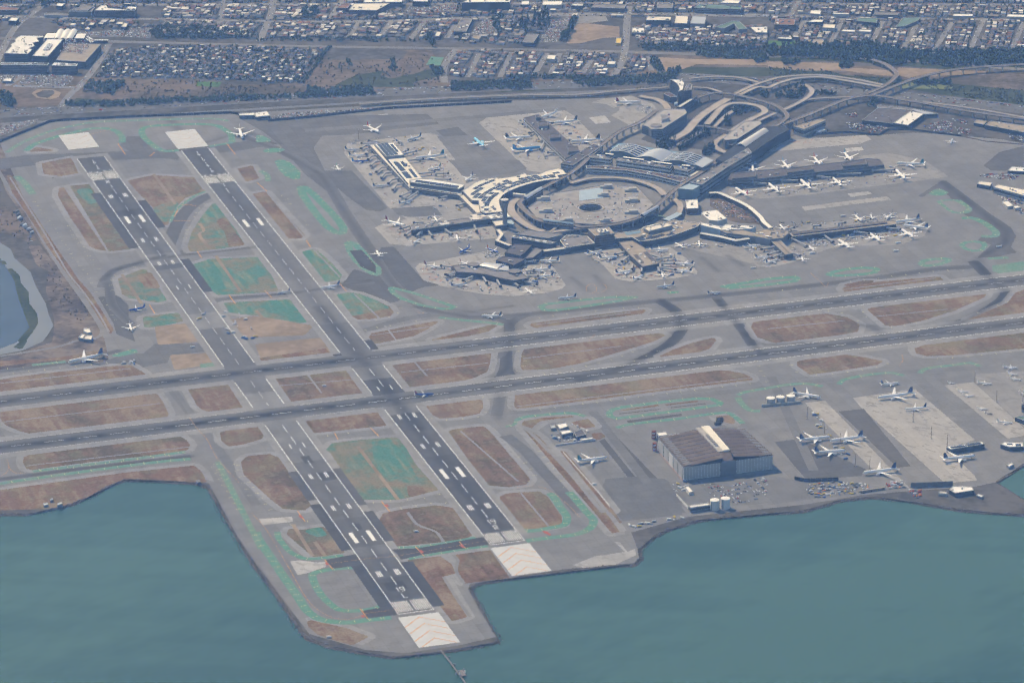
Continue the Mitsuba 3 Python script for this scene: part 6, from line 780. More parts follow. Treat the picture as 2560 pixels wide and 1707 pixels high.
for i in range(5):
    a_, b_ = lerp(hq[0], hq[1], .04+.192*i), lerp(hq[0], hq[1], .04+.192*i+.165)
    add(key('door', k), prism(Polygon([a_+out*.1, b_+out*.1, b_+out*.9, a_+out*.9]), 0.1, 22.5), 'wall_light' if i != 2 else 'white_wall')
    a_, b_ = lerp(hq[0], hq[1], .208+.192*i), lerp(hq[0], hq[1], .226+.192*i)
    if i < 4: add(key('door_gap', k), prism(Polygon([a_+out*.1, b_+out*.1, b_+out*.5, a_+out*.5]), 0.1, 22.5), 'wall_dark')
add(key('door_rail', k), prism(Polygon([hq[0]+out*.1, hq[1]+out*.1, hq[1]+out*1.6, hq[0]+out*1.6]), 0, .8), 'faded_red')
fo = np.array([ff[1], -ff[0]]); fo = fo if fo@(hq[1]-hq[0]) > 0 else -fo
a_, b_ = lerp(hq[1], hq[2], .41), lerp(hq[1], hq[2], .59); add(key('bay_panel', k), prism(Polygon([a_+fo*.1, b_+fo*.1, b_+fo*1.0, a_+fo*1.0]), 0, 26), 'wall_grey')
for a, b in ((.0, .405), (.595, 1.0)):
    n = 12
    for i in range(n):
        a_ = lerp(hq[1], hq[2], a+(b-a)*(i+.05)/n); b_ = lerp(hq[1], hq[2], a+(b-a)*(i+.93)/n); add(key('cladding_panel', k), prism(Polygon([a_+fo*.05, b_+fo*.05, b_+fo*.3, a_+fo*.3]), 1, 24.5), 'wall_light')
add(key('eave', k), prism(HP.buffer(1.2, join_style=2).difference(HP.buffer(-.5, join_style=2)), 25.4, 26.2), 'wall_grey')
# tanks
def tank(x, y, r, h, label, group=None, mat='white_wall'):
    k = tag(key('storage_tank'), label, 'tank', group); add(key('shell', k), lathe(x, y, [(r, 0), (r, h)], 24, False), mat, smooth=40); add(key('roof', k), lathe(x, y, [(r+.15, h), (r*.5, h+.6), (.3, h+1)], 24), 'roof_white'); add(key('ladder', k), cat([box_m(x+r+.3, y, 0, .5, .9, h)]), 'wall_grey')
for q_, l_ in ((M("477.2,1265.8"), 'white storage tank on the shore, next to the pump house'), (M("459.0,1274.3"), 'white storage tank on the shore, right of the other')): tank(q_[0][0], q_[0][1], 8.2, 18, l_)
for q_, l_ in ((M("32.2,999.3"), 'grey storage tank, left of the row of three'), (M("15.6,1008.7"), 'grey storage tank, middle of the row of three'), (M("-2.0,1018.6"), 'grey storage tank, right of the row of three')): tank(q_[0][0], q_[0][1], 8, 12, l_, None, 'wall_light')
def fence(name, label, line, h, w, mat, cat_='wall', z=0, seg=9.0):
    k = tag(key(name), label, cat_); L = LineString(line); n = max(1, int(L.length/seg))
    for i in range(min(n, 120)):
        a, b = L.interpolate(i/n*L.length), L.interpolate(((i+.94) if seg > 5 else (i+1))/n*L.length)
        add(key('panel', k), prism(LineString([a, b]).buffer(w/2, cap_style=2), z, z+h), mat)
fence('blast_wall', 'long dark slatted blast wall on the shore apron', M("166.7,1448.0 110.6,1498.0"), 9, 2.5, 'wall_grey'); fence('blast_wall', 'dark blast wall in front of the stained apron', M("279.6,1276.3 273.4,1297.7 229.0,1335.3"), 6, 2, 'wall_dark'); fence('tank_wall', 'low wall in front of the three grey tanks', M("56.0,997.8 44.5,1003.6 -9.0,1039.4"), 5, 1.5, 'wall_light'); fence('yard_wall', 'pale wall along the utility yard', M("454.6,856.5 408.9,877.9 384.8,890.3"), 3, 1.2, 'white_wall'); fence('yard_wall', 'pale wall along the hangar parking lot', M("478.0,1175.9 507.4,1231.6"), 4, 1.2, 'white_wall')
fence('perimeter_fence', 'pale fence line right of the brown strip by the cargo ramp', M("469.0,889.8 561.3,1065.5 595.5,1127.3"), 2.5, .9, 'white_wall', 'fence', 0, 14); fence('perimeter_wall', 'dark wall below the freeway above the runway ends', M("22.1,-1308.0 -0.3,-1313.0 -171.5,-1348.0 -193.4,-1336.3 -308.0,-1248.6 -493.9,-1096.0 -497.6,-1019.1"), 5, 1.5, 'wall_dark', 'wall', 0, 16); fence('perimeter_wall', 'dark wall below the freeway above the taxiway', M("-507.7,-990.0 -592.1,-941.0 -732.4,-872.0 -754.4,-862.9 -982.4,-689.9"), 5, 1.5, 'wall_dark', 'wall', 0, 16); fence('jet_wall', 'curved dark fence below the car lots at the right', M("-1261.5,-25.7 -1323.8,15.7 -1356.3,82.7 -1399.9,70.9 -1432.6,106.3 -1473.9,221.5"), 4, 1, 'wall_dark', 'fence', 0, 16); fence('solar_strip', 'dark angular canopy along the cargo road at the right', M("-1473.9,221.5 -1481.8,282.6 -1520.0,358.6"), 1.5, .8, 'wall_brown', 'fence', 0, 20)
# approach light pier in the bay
k = tag(key('light_pier'), 'narrow approach light pier reaching into the bay', 'pier'); pl = M("1213.9,1341.2 1235.3,1384.6 1276.5,1463.9 1320.0,1549.6"); add(key('deck', k), prism(ribbon(pl, 2.4), -.8, .2), 'guideway'); L = LineString(pl)
for d in np.arange(8, L.length, 16): q = L.interpolate(d); add(key('pile', k), cat([box_m(q.x, q.y, -2.7, 1, 1, 1.9)]), 'concrete')
c_ = M("1253.2,1429.1")[0]; add(key('platform', k), cat([box_m(c_[0], c_[1], -.6, 22, 11, 1.0, 1.06)]), 'guideway')
for i, (a, b) in enumerate(((-9, -3), (-4, 4), (2, -4), (7, 3), (10, -2))): add(key('light_hut', k), cat([box_m(c_[0]+a, c_[1]+b, .42, 2.6, 2.2, 3.4, 1.06)]), 'white_wall' if i % 2 else 'wall_grey')
for q_, l_ in ((M("1225.7,1373.5"), 'small dark light hut on the pier nearest the shore'), (M("1240.4,1400.3"), 'small dark light hut midway along the pier')): k = tag(key('light_hut'), l_, 'hut'); add(key('wall', k), cat([box_m(*q_[0], .22, 2.6, 2.6, 2.4, 1.06)]), 'wall_dark'); add(key('roof', k), cat([box_m(*q_[0], 2.64, 3, 3, .3, 1.06)]), 'wall_grey')
# apron light masts
MASTS = ['tall thin light mast, '+w for w in ('topmost left of the pale cargo strip', 'second down the left pale cargo strip', 'third down the left pale cargo strip', 'fourth down the left pale cargo strip', 'lowest left, by the airliner nearest the shore', 'on the broad cargo apron below the second airliner', 'in the middle of the broad cargo apron', 'left end of the solar roofed building', 'beside the larger business jet', 'on the right pale strip between the jets', 'near the right edge behind the jets', 'below the grey pier concourse', 'left tip of the grey pier apron', 'in the gate area below the dark roofed concourse', 'right of the dark roofed concourse', 'in the gates right of the solar concourse', 'at the upper left corner of the solar concourse apron')]
for i, q_ in enumerate(M("41.9,1097.4 79.5,1172.3 100.3,1228.0 155.2,1311.2 159.6,1347.9 -76.6,1250.0 -36.7,1325.8 -24.9,1372.9 -306.7,1207.7 -260.9,1296.6 -290.3,1334.5") .tolist()+M("-254.7,-55.0 -181.4,-215.4").tolist()+M("-584.8,31.6 -449.2,214.5").tolist()+M("-490.6,-406.1 -551.6,-738.5").tolist()):
    k = tag(key('light_mast'), MASTS[i], 'light mast', 'apron light masts'); add(key('pole', k), lathe(q_[0], q_[1], [(.55, 0), (.3, 24)], 6), 'wall_brown'); add(key('lamp_head', k), cat([box_m(q_[0], q_[1], 24.02, 3, .8, .9, .5)]), 'wall_light'); add(key('foot', k), cat([box_m(q_[0], q_[1], .02, 3.4, 3.4, 1)]), 'concrete')
# red and white checked antenna structures beside the hangar
for q_, l_ in ((M("348.7,1002.4"), 'red lattice access tower beside the hangar doors'), (M("307.1,961.2"), 'red and white water tank tower at the hangar corner')):
    k = tag(key('access_tower'), l_, 'tower'); x, y = q_[0]
    for i in range(5): add(key('stage', k), cat([box_m(x, y, 3.2*i+.2, 6, 5, 2.2, .48)]), 'red_frame' if i % 2 == 0 else 'white_wall')
    for sx in (-2.4, 2.4): add(key('post', k), cat([box_m(x+sx, y, 0, .5, 5.2, 16, .48)]), 'faded_red')

# ------------------------------------------------------------------ aircraft
paint('aircraft_white', (0.80, 0.80, 0.79), 0.3); paint('aircraft_grey', (0.50, 0.52, 0.55), 0.35); paint('aircraft_silver', (0.62, 0.64, 0.66), 0.3, .3); paint('aircraft_navy', (0.03, 0.06, 0.16), 0.3); paint('aircraft_blue', (0.03, 0.09, 0.36), 0.3); paint('aircraft_sky', (0.22, 0.55, 0.75), 0.35); paint('aircraft_mid_blue', (0.06, 0.27, 0.55), 0.3)
paint('aircraft_red', (0.40, 0.03, 0.03), 0.3); paint('aircraft_maroon', (0.22, 0.03, 0.06), 0.3); paint('aircraft_teal', (0.03, 0.20, 0.26), 0.3); paint('aircraft_green', (0.05, 0.40, 0.28), 0.3); paint('aircraft_black', (0.03, 0.035, 0.04), 0.3); paint('aircraft_orange', (0.62, 0.16, 0.06), 0.3); diffuse('tyre', (0.03, 0.03, 0.03)); diffuse('gear_metal', (0.4, 0.4, 0.4))
TYPES = {'N': dict(L=38.5, B=35, r=2.0, z=3.7, H=12.2, rc=6.2, sw=.48, ex=.31, er=1.15, el=4.4), 'W': dict(L=60, B=60, r=2.95, z=5.3, H=17, rc=10.5, sw=.6, ex=.30, er=1.75, el=6.5), 'B': dict(L=73.5, B=64.8, r=3.15, z=5.6, H=18.6, rc=12.5, sw=.6, ex=.29, er=2.0, el=7.2),
    'R': dict(L=31, B=27, r=1.55, z=3.0, H=9.8, rc=5.0, sw=.45, ex=.33, er=.9, el=3.4), 'S': dict(L=22, B=22, r=1.15, z=2.2, H=7.0, rc=3.6, sw=.5, ex=0, er=.7, el=3.4), 'T': dict(L=16, B=15.5, r=.9, z=1.7, H=5.0, rc=2.6, sw=.5, ex=0, er=.5, el=2.5)}
def foil(secs):
    """A lifting surface lofted through sections (leading x, y, z, chord, thickness, vertical?)."""
    V, F = [], []
    prof = [(0, 0), (.22, .5), (.6, .38), (1, 0), (.6, -.28), (.22, -.42)]
    for lx, y, z, c, t, up in secs:
        for a, b in prof: V.append((lx-a*c, y+(b*t if up else 0), z+(0 if up else b*t)))
    n = 6
    for s in range(len(secs)-1):
        for i in range(n): F.append((s*n+i, s*n+(i+1) % n, (s+1)*n+(i+1) % n, (s+1)*n+i))
    e = (len(secs)-1)*n; F += [(e, e+1, e+2, e+3), (e, e+3, e+4, e+5), (3, 2, 1, 0), (5, 4, 3, 0)]
    return np.array(V, float), np.array(F)
def plane_parts(t):
    p = TYPES[t]; L, B, r, z, H = p['L'], p['B'], p['r'], p['z'], p['H']; out = []
    prof = [(0.5, .02, -.35), (.49, .28, -.28), (.475, .52, -.17), (.45, .8, -.06), (.41, .97, 0), (.37, 1, 0), (.1, 1, 0), (-.15, 1, 0), (-.27, .93, .07), (-.36, .72, .25), (-.44, .42, .48), (-.49, .17, .64), (-.5, .05, .68)]
    V = [(x*L, math.sin(2*math.pi*i/14)*rr*r, z+dz*r+math.cos(2*math.pi*i/14)*rr*r) for x, rr, dz in prof for i in range(14)]
    F = [(j*14+i, j*14+(i+1) % 14, (j+1)*14+(i+1) % 14, (j+1)*14+i) for j in range(len(prof)-1) for i in range(14)]
    out.append(('fuselage', (np.array(V), np.array(F)), 'f', 40))
    rc, sw = p['rc'], p['sw']; h = B/2; x0 = .11*L if t not in 'ST' else .04*L; low = z-.55*r
    for sg in (-1, 1):
        secs = [(x0+rc*.12, sg*r*.3, low, rc*1.1, rc*.13, False), (x0-.36*h*sw, sg*h*.36, low+.025*h, rc*.62, rc*.075, False), (x0-.93*h*sw, sg*h*.93, low+.11*h, rc*.24, rc*.03, False), (x0-1.0*h*sw-.4, sg*h*.985, low+.145*h, rc*.15, rc*.02, False), (x0-1.0*h*sw-rc*.12, sg*h, low+.145*h+(.05*h if t != 'B' else .01*h), rc*.08, rc*.015, False)]
        out.append(('wing', foil(secs), 'w', 50))
        tz = z+.35*r if t not in 'ST' else H-.25
        ts = h*.37 if t not in 'ST' else h*.36; tc = rc*.62
        xx = -.405*L if t not in 'ST' else -.455*L
        out.append(('tailplane', foil([(xx, sg*r*.15, tz, tc, tc*.1, False), (xx-ts*.62, sg*ts, tz+.1*ts, tc*.4, tc*.05, False)]), 'w', 50))
        if t in 'ST': ex, ey, ez = -.27*L, sg*(r+p['er']*.95), z+.35*r
        else: ex, ey, ez = x0-p['ex']*h*sw+p['el']*.75, sg*p['ex']*h, low-p['er']*.72+.02*h
        er, el = p['er'], p['el']
        ep = [(el*.5, .86), (el*.35, 1.0), (-.1*el, 1.0), (-.5*el, .62)]
        V = [(ex+x, ey+math.sin(2*math.pi*i/12)*q*er, ez+math.cos(2*math.pi*i/12)*q*er) for x, q in ep for i in range(12)]+[(ex+el*.46, ey, ez), (ex-el*.5, ey, ez)]
        F = [(j*12+i, j*12+(i+1) % 12, (j+1)*12+(i+1) % 12, (j+1)*12+i) for j in range(3) for i in range(12)]; T3 = [(48, (i+1) % 12, i) for i in range(12)]+[(49, 36+i, 36+(i+1) % 12) for i in range(12)]
        m = cat([(np.array(V), np.array(F)), (np.array(V), np.array(T3))]); py = cat([box_m(ex-el*.25, ey if t not in 'ST' else sg*(r+.1), ez+(er*.8 if t not in 'ST' else -.1), el*.8, .4 if t not in 'ST' else er, er*.5)])
        out.append(('engine', cat([m, py]), 'e', 40))
    fc = rc*.78; zt = z+.75*r
    out.append(('tail_fin', foil([(-.345*L if t not in 'ST' else -.33*L, 0, zt, fc*1.15, .5, True), (-.345*L-.62*(H-zt) if t not in 'ST' else -.33*L-.5*(H-zt), 0, H, fc*.42, .25, True)]), 't', 50))
    out.append(('cockpit_window', cat([box_m(.462*L, 0, z+.3*r, .02*L, 1.15*r, .3*r, 0, .8)]), 'glass_dark', False))
    out.append(('nose_gear', cat([box_m(.39*L, 0, .35, .3, .3, z-r*.9), box_m(.39*L, 0, 0.02, .9, .7, .9)]), 'tyre', False))
    for sg in (-1, 1): out.append(('main_gear', cat([box_m(-.03*L, sg*r*1.15, .5, .4, .4, z-r*.8), box_m(-.03*L, sg*r*1.15, 0.02, 1.6 if r < 2.5 else 3.4, .9, 1.15)]), 'tyre', False))
    return out
PARTS = {t: [(n, mikit.ply(m, None, smooth=s), mt) for n, m, mt, s in plane_parts(t)] for t in TYPES}
def plane(nose, tail, t, fus, tailm, label, wing='aircraft_white', eng='aircraft_white'):
    p = TYPES[t]; d = nose-tail; c = (nose+tail)/2; a = math.atan2(d[1], d[0]); ln = np.linalg.norm(d); sc = min(1.08, max(.92, ln/p['L']))
    k = tag(key('airliner' if t in 'NWBR' else 'business_jet'), label, 'airplane', 'aircraft'); M4 = TM().translate([c[0], c[1], 0]).rotate([0, 0, 1], math.degrees(a)).scale(float(sc))
    for n, d0, mt in PARTS[t]:
        m = {'f': fus, 'w': wing, 'e': eng, 't': tailm}.get(mt, mt); scene[key(n, k)] = {**d0, 'bsdf': {'type': 'ref', 'id': m}, 'to_world': M4}
WH, NV, GY_ = 'aircraft_white', 'aircraft_navy', 'aircraft_grey'
FLEET = [
 (M("-375.8,-927.3 -413.7,-980.9"), 'W', WH, WH, 'white widebody airliner turning off the top of the second runway'),
 (M("522.0,-254.9 488.2,-244.5"), 'N', 'aircraft_blue', 'aircraft_blue', 'dark blue airliner with white wings taxiing at the left'), (M("594.0,-158.9 572.1,-192.3"), 'N', WH, WH, 'white airliner seen nose on below the dark blue one'), (M("792.1,-113.3 719.3,-96.2"), 'B', WH, NV, 'large white airliner with navy tail on the taxiway by the lagoon'),
 (M("-611.6,-735.9 -624.2,-788.9"), 'W', WH, 'aircraft_red', 'white airliner with red tail on the taxiway above the solar concourse'), (M("-724.3,-550.4 -696.2,-491.2"), 'W', 'aircraft_sky', 'aircraft_sky', 'sky blue airliner with white wings alone in the dark alley'), (M("-367.7,-603.5 -384.2,-630.6"), 'N', WH, 'aircraft_green', 'white airliner with green tail left of the solar concourse'),
 (M("-538.5,-540.4 -592.9,-514.7"), 'B', WH, 'aircraft_teal', 'large white airliner with dark teal tail right of the solar concourse'), (M("-500.3,-466.6 -535.8,-461.9"), 'N', WH, 'aircraft_teal', 'small airliner with teal tail below the large teal tailed one'), (M("-501.7,-679.8 -477.6,-701.2"), 'N', 'aircraft_silver', NV, 'topmost grey airliner parked left of the solar concourse'), (M("-481.9,-642.0 -452.8,-664.9"), 'N', WH, NV, 'white airliner with navy tail, second left of the solar concourse'), (M("-457.1,-606.1 -428.2,-628.9"), 'N', 'aircraft_blue', 'aircraft_mid_blue', 'bright blue airliner parked left of the solar concourse'),
 (M("-606.8,-651.5 -666.1,-648.9"), 'N', 'aircraft_silver', NV, 'grey airliner parked above the far end of the solar concourse'), (M("-370.0,-452.2 -342.2,-468.5"), 'N', 'aircraft_silver', NV, 'grey airliner with dark tail near the elbow of the solar concourse'), (M("-338.8,-342.3 -293.0,-341.0"), 'N', 'aircraft_silver', NV, 'grey airliner angled below the elbow of the solar concourse'), (M("-497.4,-348.1 -540.0,-365.6"), 'N', WH, 'aircraft_black', 'white airliner with black tail nosed to the curved solar roof'),
 (M("-1172.4,-466.2 -1130.9,-505.0"), 'W', WH, 'aircraft_maroon', 'white airliner with maroon rear near the round freeway ramp'), (M("-939.5,-550.9 -983.3,-552.1"), 'W', WH, WH, 'white airliner at the far end of the dark roofed concourse'), (M("-922.4,-502.0 -973.5,-474.3"), 'W', WH, 'aircraft_black', 'white airliner with black tail right of the dark roofed concourse, upper'), (M("-850.8,-378.7 -907.8,-340.3"), 'B', WH, 'aircraft_black', 'long white airliner with dark tail right of the dark roofed concourse, lower'), (M("-819.4,-466.4 -771.4,-499.5"), 'W', WH, 'aircraft_black', 'white airliner left of the dark roofed concourse, above the blue one'), (M("-778.4,-394.2 -718.7,-426.4"), 'W', 'aircraft_mid_blue', 'aircraft_mid_blue', 'medium blue airliner left of the dark roofed concourse'),
 (M("-965.5,61.6 -995.5,31.2"), 'W', WH, NV, 'white airliner behind the long grey concourse, first from the left'), (M("-1037.4,97.4 -1056.5,67.6"), 'W', WH, 'aircraft_mid_blue', 'white airliner behind the long grey concourse, second from the left'), (M("-1101.8,133.3 -1129.0,90.8"), 'W', WH, 'aircraft_red', 'white airliner with red fin behind the long grey concourse'), (M("-1172.2,158.6 -1192.9,125.6"), 'W', WH, 'aircraft_teal', 'white airliner behind the long grey concourse, rightmost'), (M("-1219.4,247.4 -1253.2,296.1"), 'W', WH, 'aircraft_teal', 'white airliner with teal tail beyond the end of the long grey concourse'), (M("-1435.6,225.6 -1413.3,238.7"), 'N', WH, 'aircraft_maroon', 'small white airliner alone on the apron below the car lots'),
 (M("-1184.1,274.2 -1144.3,337.3"), 'W', WH, WH, 'white airliner at the round apron end right of the long grey concourse'), (M("-856.4,107.1 -835.0,162.5"), 'W', WH, 'aircraft_red', 'white airliner in front of the long grey concourse, leftmost, with a red fin'), (M("-926.1,139.0 -896.5,196.6"), 'W', WH, NV, 'white airliner in front of the long grey concourse, second from left'), (M("-991.3,172.3 -961.0,229.6"), 'W', WH, NV, 'white airliner in front of the long grey concourse, third from left'), (M("-1049.7,212.2 -1021.9,262.7"), 'W', WH, NV, 'white airliner in front of the long grey concourse, fourth from left'),
 (M("-873.9,445.1 -893.5,409.3"), 'N', WH, NV, 'white airliner docked behind the ridged concourse arm, middle'), (M("-903.2,449.0 -917.7,433.3"), 'R', WH, WH, 'small white airliner beside the middle one behind the ridged arm'), (M("-921.1,472.6 -955.6,459.0"), 'N', WH, NV, 'white airliner near the tip of the ridged arm, behind'), (M("-724.3,365.2 -742.3,334.5"), 'N', WH, NV, 'white airliner docked to the tan octagonal hub'), (M("-918.4,502.1 -961.0,523.1"), 'W', WH, NV, 'white airliner with navy tail off the tip of the ridged arm, upper'), (M("-911.5,526.7 -929.2,574.4"), 'W', WH, NV, 'white airliner off the tip of the ridged arm, lower'),
 (M("-887.5,539.8 -867.0,589.1"), 'W', WH, WH, 'white airliner below the ridged arm, rightmost'), (M("-825.1,506.5 -801.4,555.9"), 'W', WH, WH, 'white airliner below the ridged arm, middle'), (M("-749.0,489.5 -727.9,537.0"), 'W', WH, WH, 'white airliner below the ridged arm, leftmost large one'), (M("-683.5,465.1 -665.9,496.1"), 'N', WH, WH, 'small white airliner right of the short tan pier'), (M("-622.6,499.2 -603.9,521.4"), 'N', WH, NV, 'small white airliner off the foot of the short tan pier'),
 (M("-577.8,452.9 -556.7,440.1"), 'N', WH, NV, 'white airliner left of the short tan pier, middle'), (M("-571.4,475.6 -548.5,475.4"), 'N', WH, NV, 'white airliner left of the short tan pier, lowest'), (M("-619.2,393.0 -586.1,375.0"), 'N', WH, NV, 'white airliner with navy tail left of the short tan pier, top'), (M("-553.4,281.1 -528.4,306.5"), 'N', WH, WH, 'white airliner under the white roofed walkway, nose up'), (M("-509.4,255.9 -500.2,286.2"), 'N', WH, NV, 'white airliner angled below the curved tan terminal'), (M("-466.3,277.7 -445.2,245.1"), 'N', WH, NV, 'white airliner right of the olive pier, top'),
 (M("-373.3,179.8 -335.5,171.0"), 'N', WH, NV, 'white airliner left of the olive pier, top'), (M("-367.6,228.3 -333.4,208.3"), 'N', WH, NV, 'white airliner left of the olive pier, second'), (M("-326.9,308.9 -290.5,295.1"), 'N', WH, NV, 'white airliner below left of the olive pier'), (M("-318.9,341.9 -288.4,347.6"), 'N', WH, NV, 'white airliner angled at the apron edge below the olive pier'), (M("-361.5,353.8 -337.2,383.7"), 'N', WH, WH, 'white airliner pointing up right below the olive pier'), (M("-416.2,339.5 -436.1,373.5"), 'N', WH, NV, 'white airliner right of the olive pier, upper of two'), (M("-385.5,365.0 -401.2,401.2"), 'N', WH, NV, 'white airliner right of the olive pier, lower of two'),
 (M("-286.3,412.0 -319.8,429.0"), 'N', 'aircraft_silver', NV, 'silver airliner taxiing below the olive pier apron'), (M("-105.1,314.8 -135.8,335.5"), 'N', 'aircraft_silver', NV, 'silver airliner taxiing below the round-ended concourse apron'), (M("-353.5,524.4 -329.4,510.8"), 'R', 'aircraft_silver', NV, 'small silver airliner taxiing right by a green island'), (M("-239.2,129.9 -268.3,158.2"), 'N', WH, NV, 'white airliner right of the round-ended concourse, top'), (M("-187.0,158.8 -221.0,181.7"), 'N', WH, NV, 'white airliner right of the round-ended concourse, middle'), (M("-163.8,188.0 -194.5,215.2"), 'N', WH, NV, 'white airliner right of the round-ended concourse, third'), (M("-101.6,228.2 -92.0,253.9"), 'N', WH, WH, 'small white airliner at the lower edge of the round apron'),
 (M("-76.0,13.4 -63.3,-22.7"), 'N', WH, 'aircraft_maroon', 'white airliner at the left edge of the round apron'), (M("-127.3,37.9 -128.6,16.8"), 'R', WH, 'aircraft_maroon', 'small airliner behind the round-ended concourse'), (M("-40.9,117.6 -13.7,110.3"), 'N', 'aircraft_silver', NV, 'silver airliner below the round-ended concourse, left'), (M("-204.7,-230.5 -200.8,-278.3"), 'W', WH, 'aircraft_maroon', 'white airliner with dark red tail at the tip of the grey pier'), (M("-271.8,-198.9 -289.0,-227.4"), 'N', WH, WH, 'white airliner behind the grey pier concourse'), (M("-239.6,-110.1 -215.6,-80.0"), 'N', WH, NV, 'white airliner nose up below the grey pier concourse'), (M("-168.2,-146.1 -140.2,-135.7"), 'N', WH, 'aircraft_maroon', 'white airliner angled below the tip of the grey pier'),
 (M("-164.3,-24.7 -201.5,-32.7"), 'N', 'aircraft_blue', 'aircraft_blue', 'dark blue airliner taxiing between the grey pier and the round apron'), (M("-221.1,31.3 -223.2,-3.4"), 'N', 'aircraft_blue', 'aircraft_orange', 'blue airliner with orange tail docked by the dark pier roofs'), (M("-59.2,-159.6 -37.3,-126.4"), 'N', WH, WH, 'white airliner on the dark asphalt beside the green ringed island'), (M("175.9,-74.0 135.3,-59.0"), 'N', WH, NV, 'white airliner crossing at the edge of the second runway'), (M("252.8,-116.1 227.4,-107.7"), 'R', 'aircraft_silver', NV, 'small silver airliner about to cross the second runway'), (M("68.5,273.9 43.9,306.6"), 'N', WH, 'aircraft_black', 'white airliner with dark tail taxiing above the crossing runways'),
 (M("429.1,513.5 455.4,490.4"), 'N', 'aircraft_blue', 'aircraft_maroon', 'blue airliner with dark red tail rolling on the nearer cross runway'), (M("440.8,968.6 485.9,945.0"), 'W', WH, 'aircraft_teal', 'white airliner with teal tail parked left of the great hangar'),
 (M("-47.6,1049.6 -31.1,1001.6"), 'W', WH, NV, 'white airliner with navy tail behind the three grey tanks'), (M("-205.1,1106.3 -179.3,1089.6"), 'N', WH, NV, 'small white airliner behind the largest parked airliner'), (M("-116.1,1130.5 -179.3,1163.5"), 'B', WH, NV, 'largest white airliner on the cargo apron, navy tail'), (M("-106.8,1202.3 -144.8,1227.5"), 'N', WH, NV, 'white airliner below the largest one on the cargo apron'), (M("89.8,1195.4 140.7,1166.2"), 'W', WH, NV, 'white airliner with navy tail right of the hangar, upper left of three'), (M("106.6,1208.7 50.9,1238.4"), 'W', WH, NV, 'white airliner with navy tail right of the hangar, upper right of three'), (M("121.1,1259.0 168.6,1226.0"), 'W', WH, NV, 'white airliner with navy tail right of the hangar, lowest of three'), (M("183.4,1351.7 128.7,1382.2"), 'W', WH, NV, 'white airliner with navy tail nearest the shore yard'), (M("-17.1,1444.3 35.1,1413.8"), 'W', WH, NV, 'white airliner below the solar roofed building'),
 (M("-419.7,1217.8 -408.4,1195.5"), 'R', WH, WH, 'white business jet at the upper right corner of the ramp'), (M("-394.1,1239.3 -386.5,1222.7"), 'S', WH, WH, 'white business jet, second down the right ramp edge'), (M("-378.2,1261.8 -367.7,1242.2"), 'S', WH, WH, 'white business jet, third down the right ramp edge'), (M("-322.4,1234.0 -310.2,1212.6"), 'R', WH, WH, 'larger white business jet beside the light mast'), (M("-279.0,1183.2 -272.3,1170.3"), 'T', WH, WH, 'tiny white jet at the corner of the pale ramp strip'), (M("-260.8,1228.1 -251.5,1212.3"), 'S', WH, WH, 'white business jet on the pale strip, upper of a pair'), (M("-250.4,1249.8 -240.7,1235.4"), 'S', WH, WH, 'white business jet on the pale strip, lower of a pair'), (M("-216.7,1311.6 -206.7,1295.4"), 'S', WH, WH, 'white business jet beside a small dark jet'), (M("-204.0,1330.9 -198.2,1320.7"), 'T', 'aircraft_black', 'aircraft_black', 'small dark jet on the pale strip'), (M("-193.1,1389.0 -177.3,1364.3"), 'R', WH, WH, 'white business jet in front of the green roof'), (M("-331.3,1322.2 -320.9,1302.8"), 'S', WH, WH, 'white jet cut by the right edge of the picture'),
]
for q, t, f, tl, lb in FLEET:
    plane(q[0], q[1], t, f, tl, lb, wing=WH if f != 'aircraft_silver' else 'aircraft_silver', eng=WH if t in 'ST' or f == WH else f)
# ------------------------------------------------------------------ boarding bridges: rotunda at the building, tunnel, cab at the door
jn = 0
def jet_bridge(a, b, label, c=None):
    k = tag(key('boarding_bridge'), label, 'boarding bridge', 'boarding bridges at the gates'); pts = [a, b] if c is None else [a, c, b]
    add(key('rotunda', k), lathe(a[0], a[1], [(2.4, 0), (2.4, 7.6), (.3, 8)], 10), 'wall_light')
    for i in range(len(pts)-1):
        p, q = pts[i], pts[i+1]; d = q-p; add(key('tunnel', k), cat([box_m((p[0]+q[0])/2, (p[1]+q[1])/2, 4.3, np.linalg.norm(d), 3.0 if i == 0 else 3.4, 2.9, math.atan2(d[1], d[0]))]), 'bridge_grey')
    d = pts[-1]-pts[-2]; e = d/np.linalg.norm(d); q = b-e*7; add(key('leg', k), cat([box_m(q[0]-1.4*e[1], q[1]+1.4*e[0], 0, .5, .5, 4.3), box_m(q[0]+1.4*e[1], q[1]-1.4*e[0], 0, .5, .5, 4.3), box_m(q[0], q[1], .02, 1.6, 4, 1.2, math.atan2(e[1], e[0]))]), 'wall_dark')
    add(key('cab', k), cat([box_m(b[0], b[1], 4.1, 4, 4.6, 3.5, math.atan2(e[1], e[0]))]), 'wall_dark')
diffuse('bridge_grey', (0.42, 0.43, 0.44))
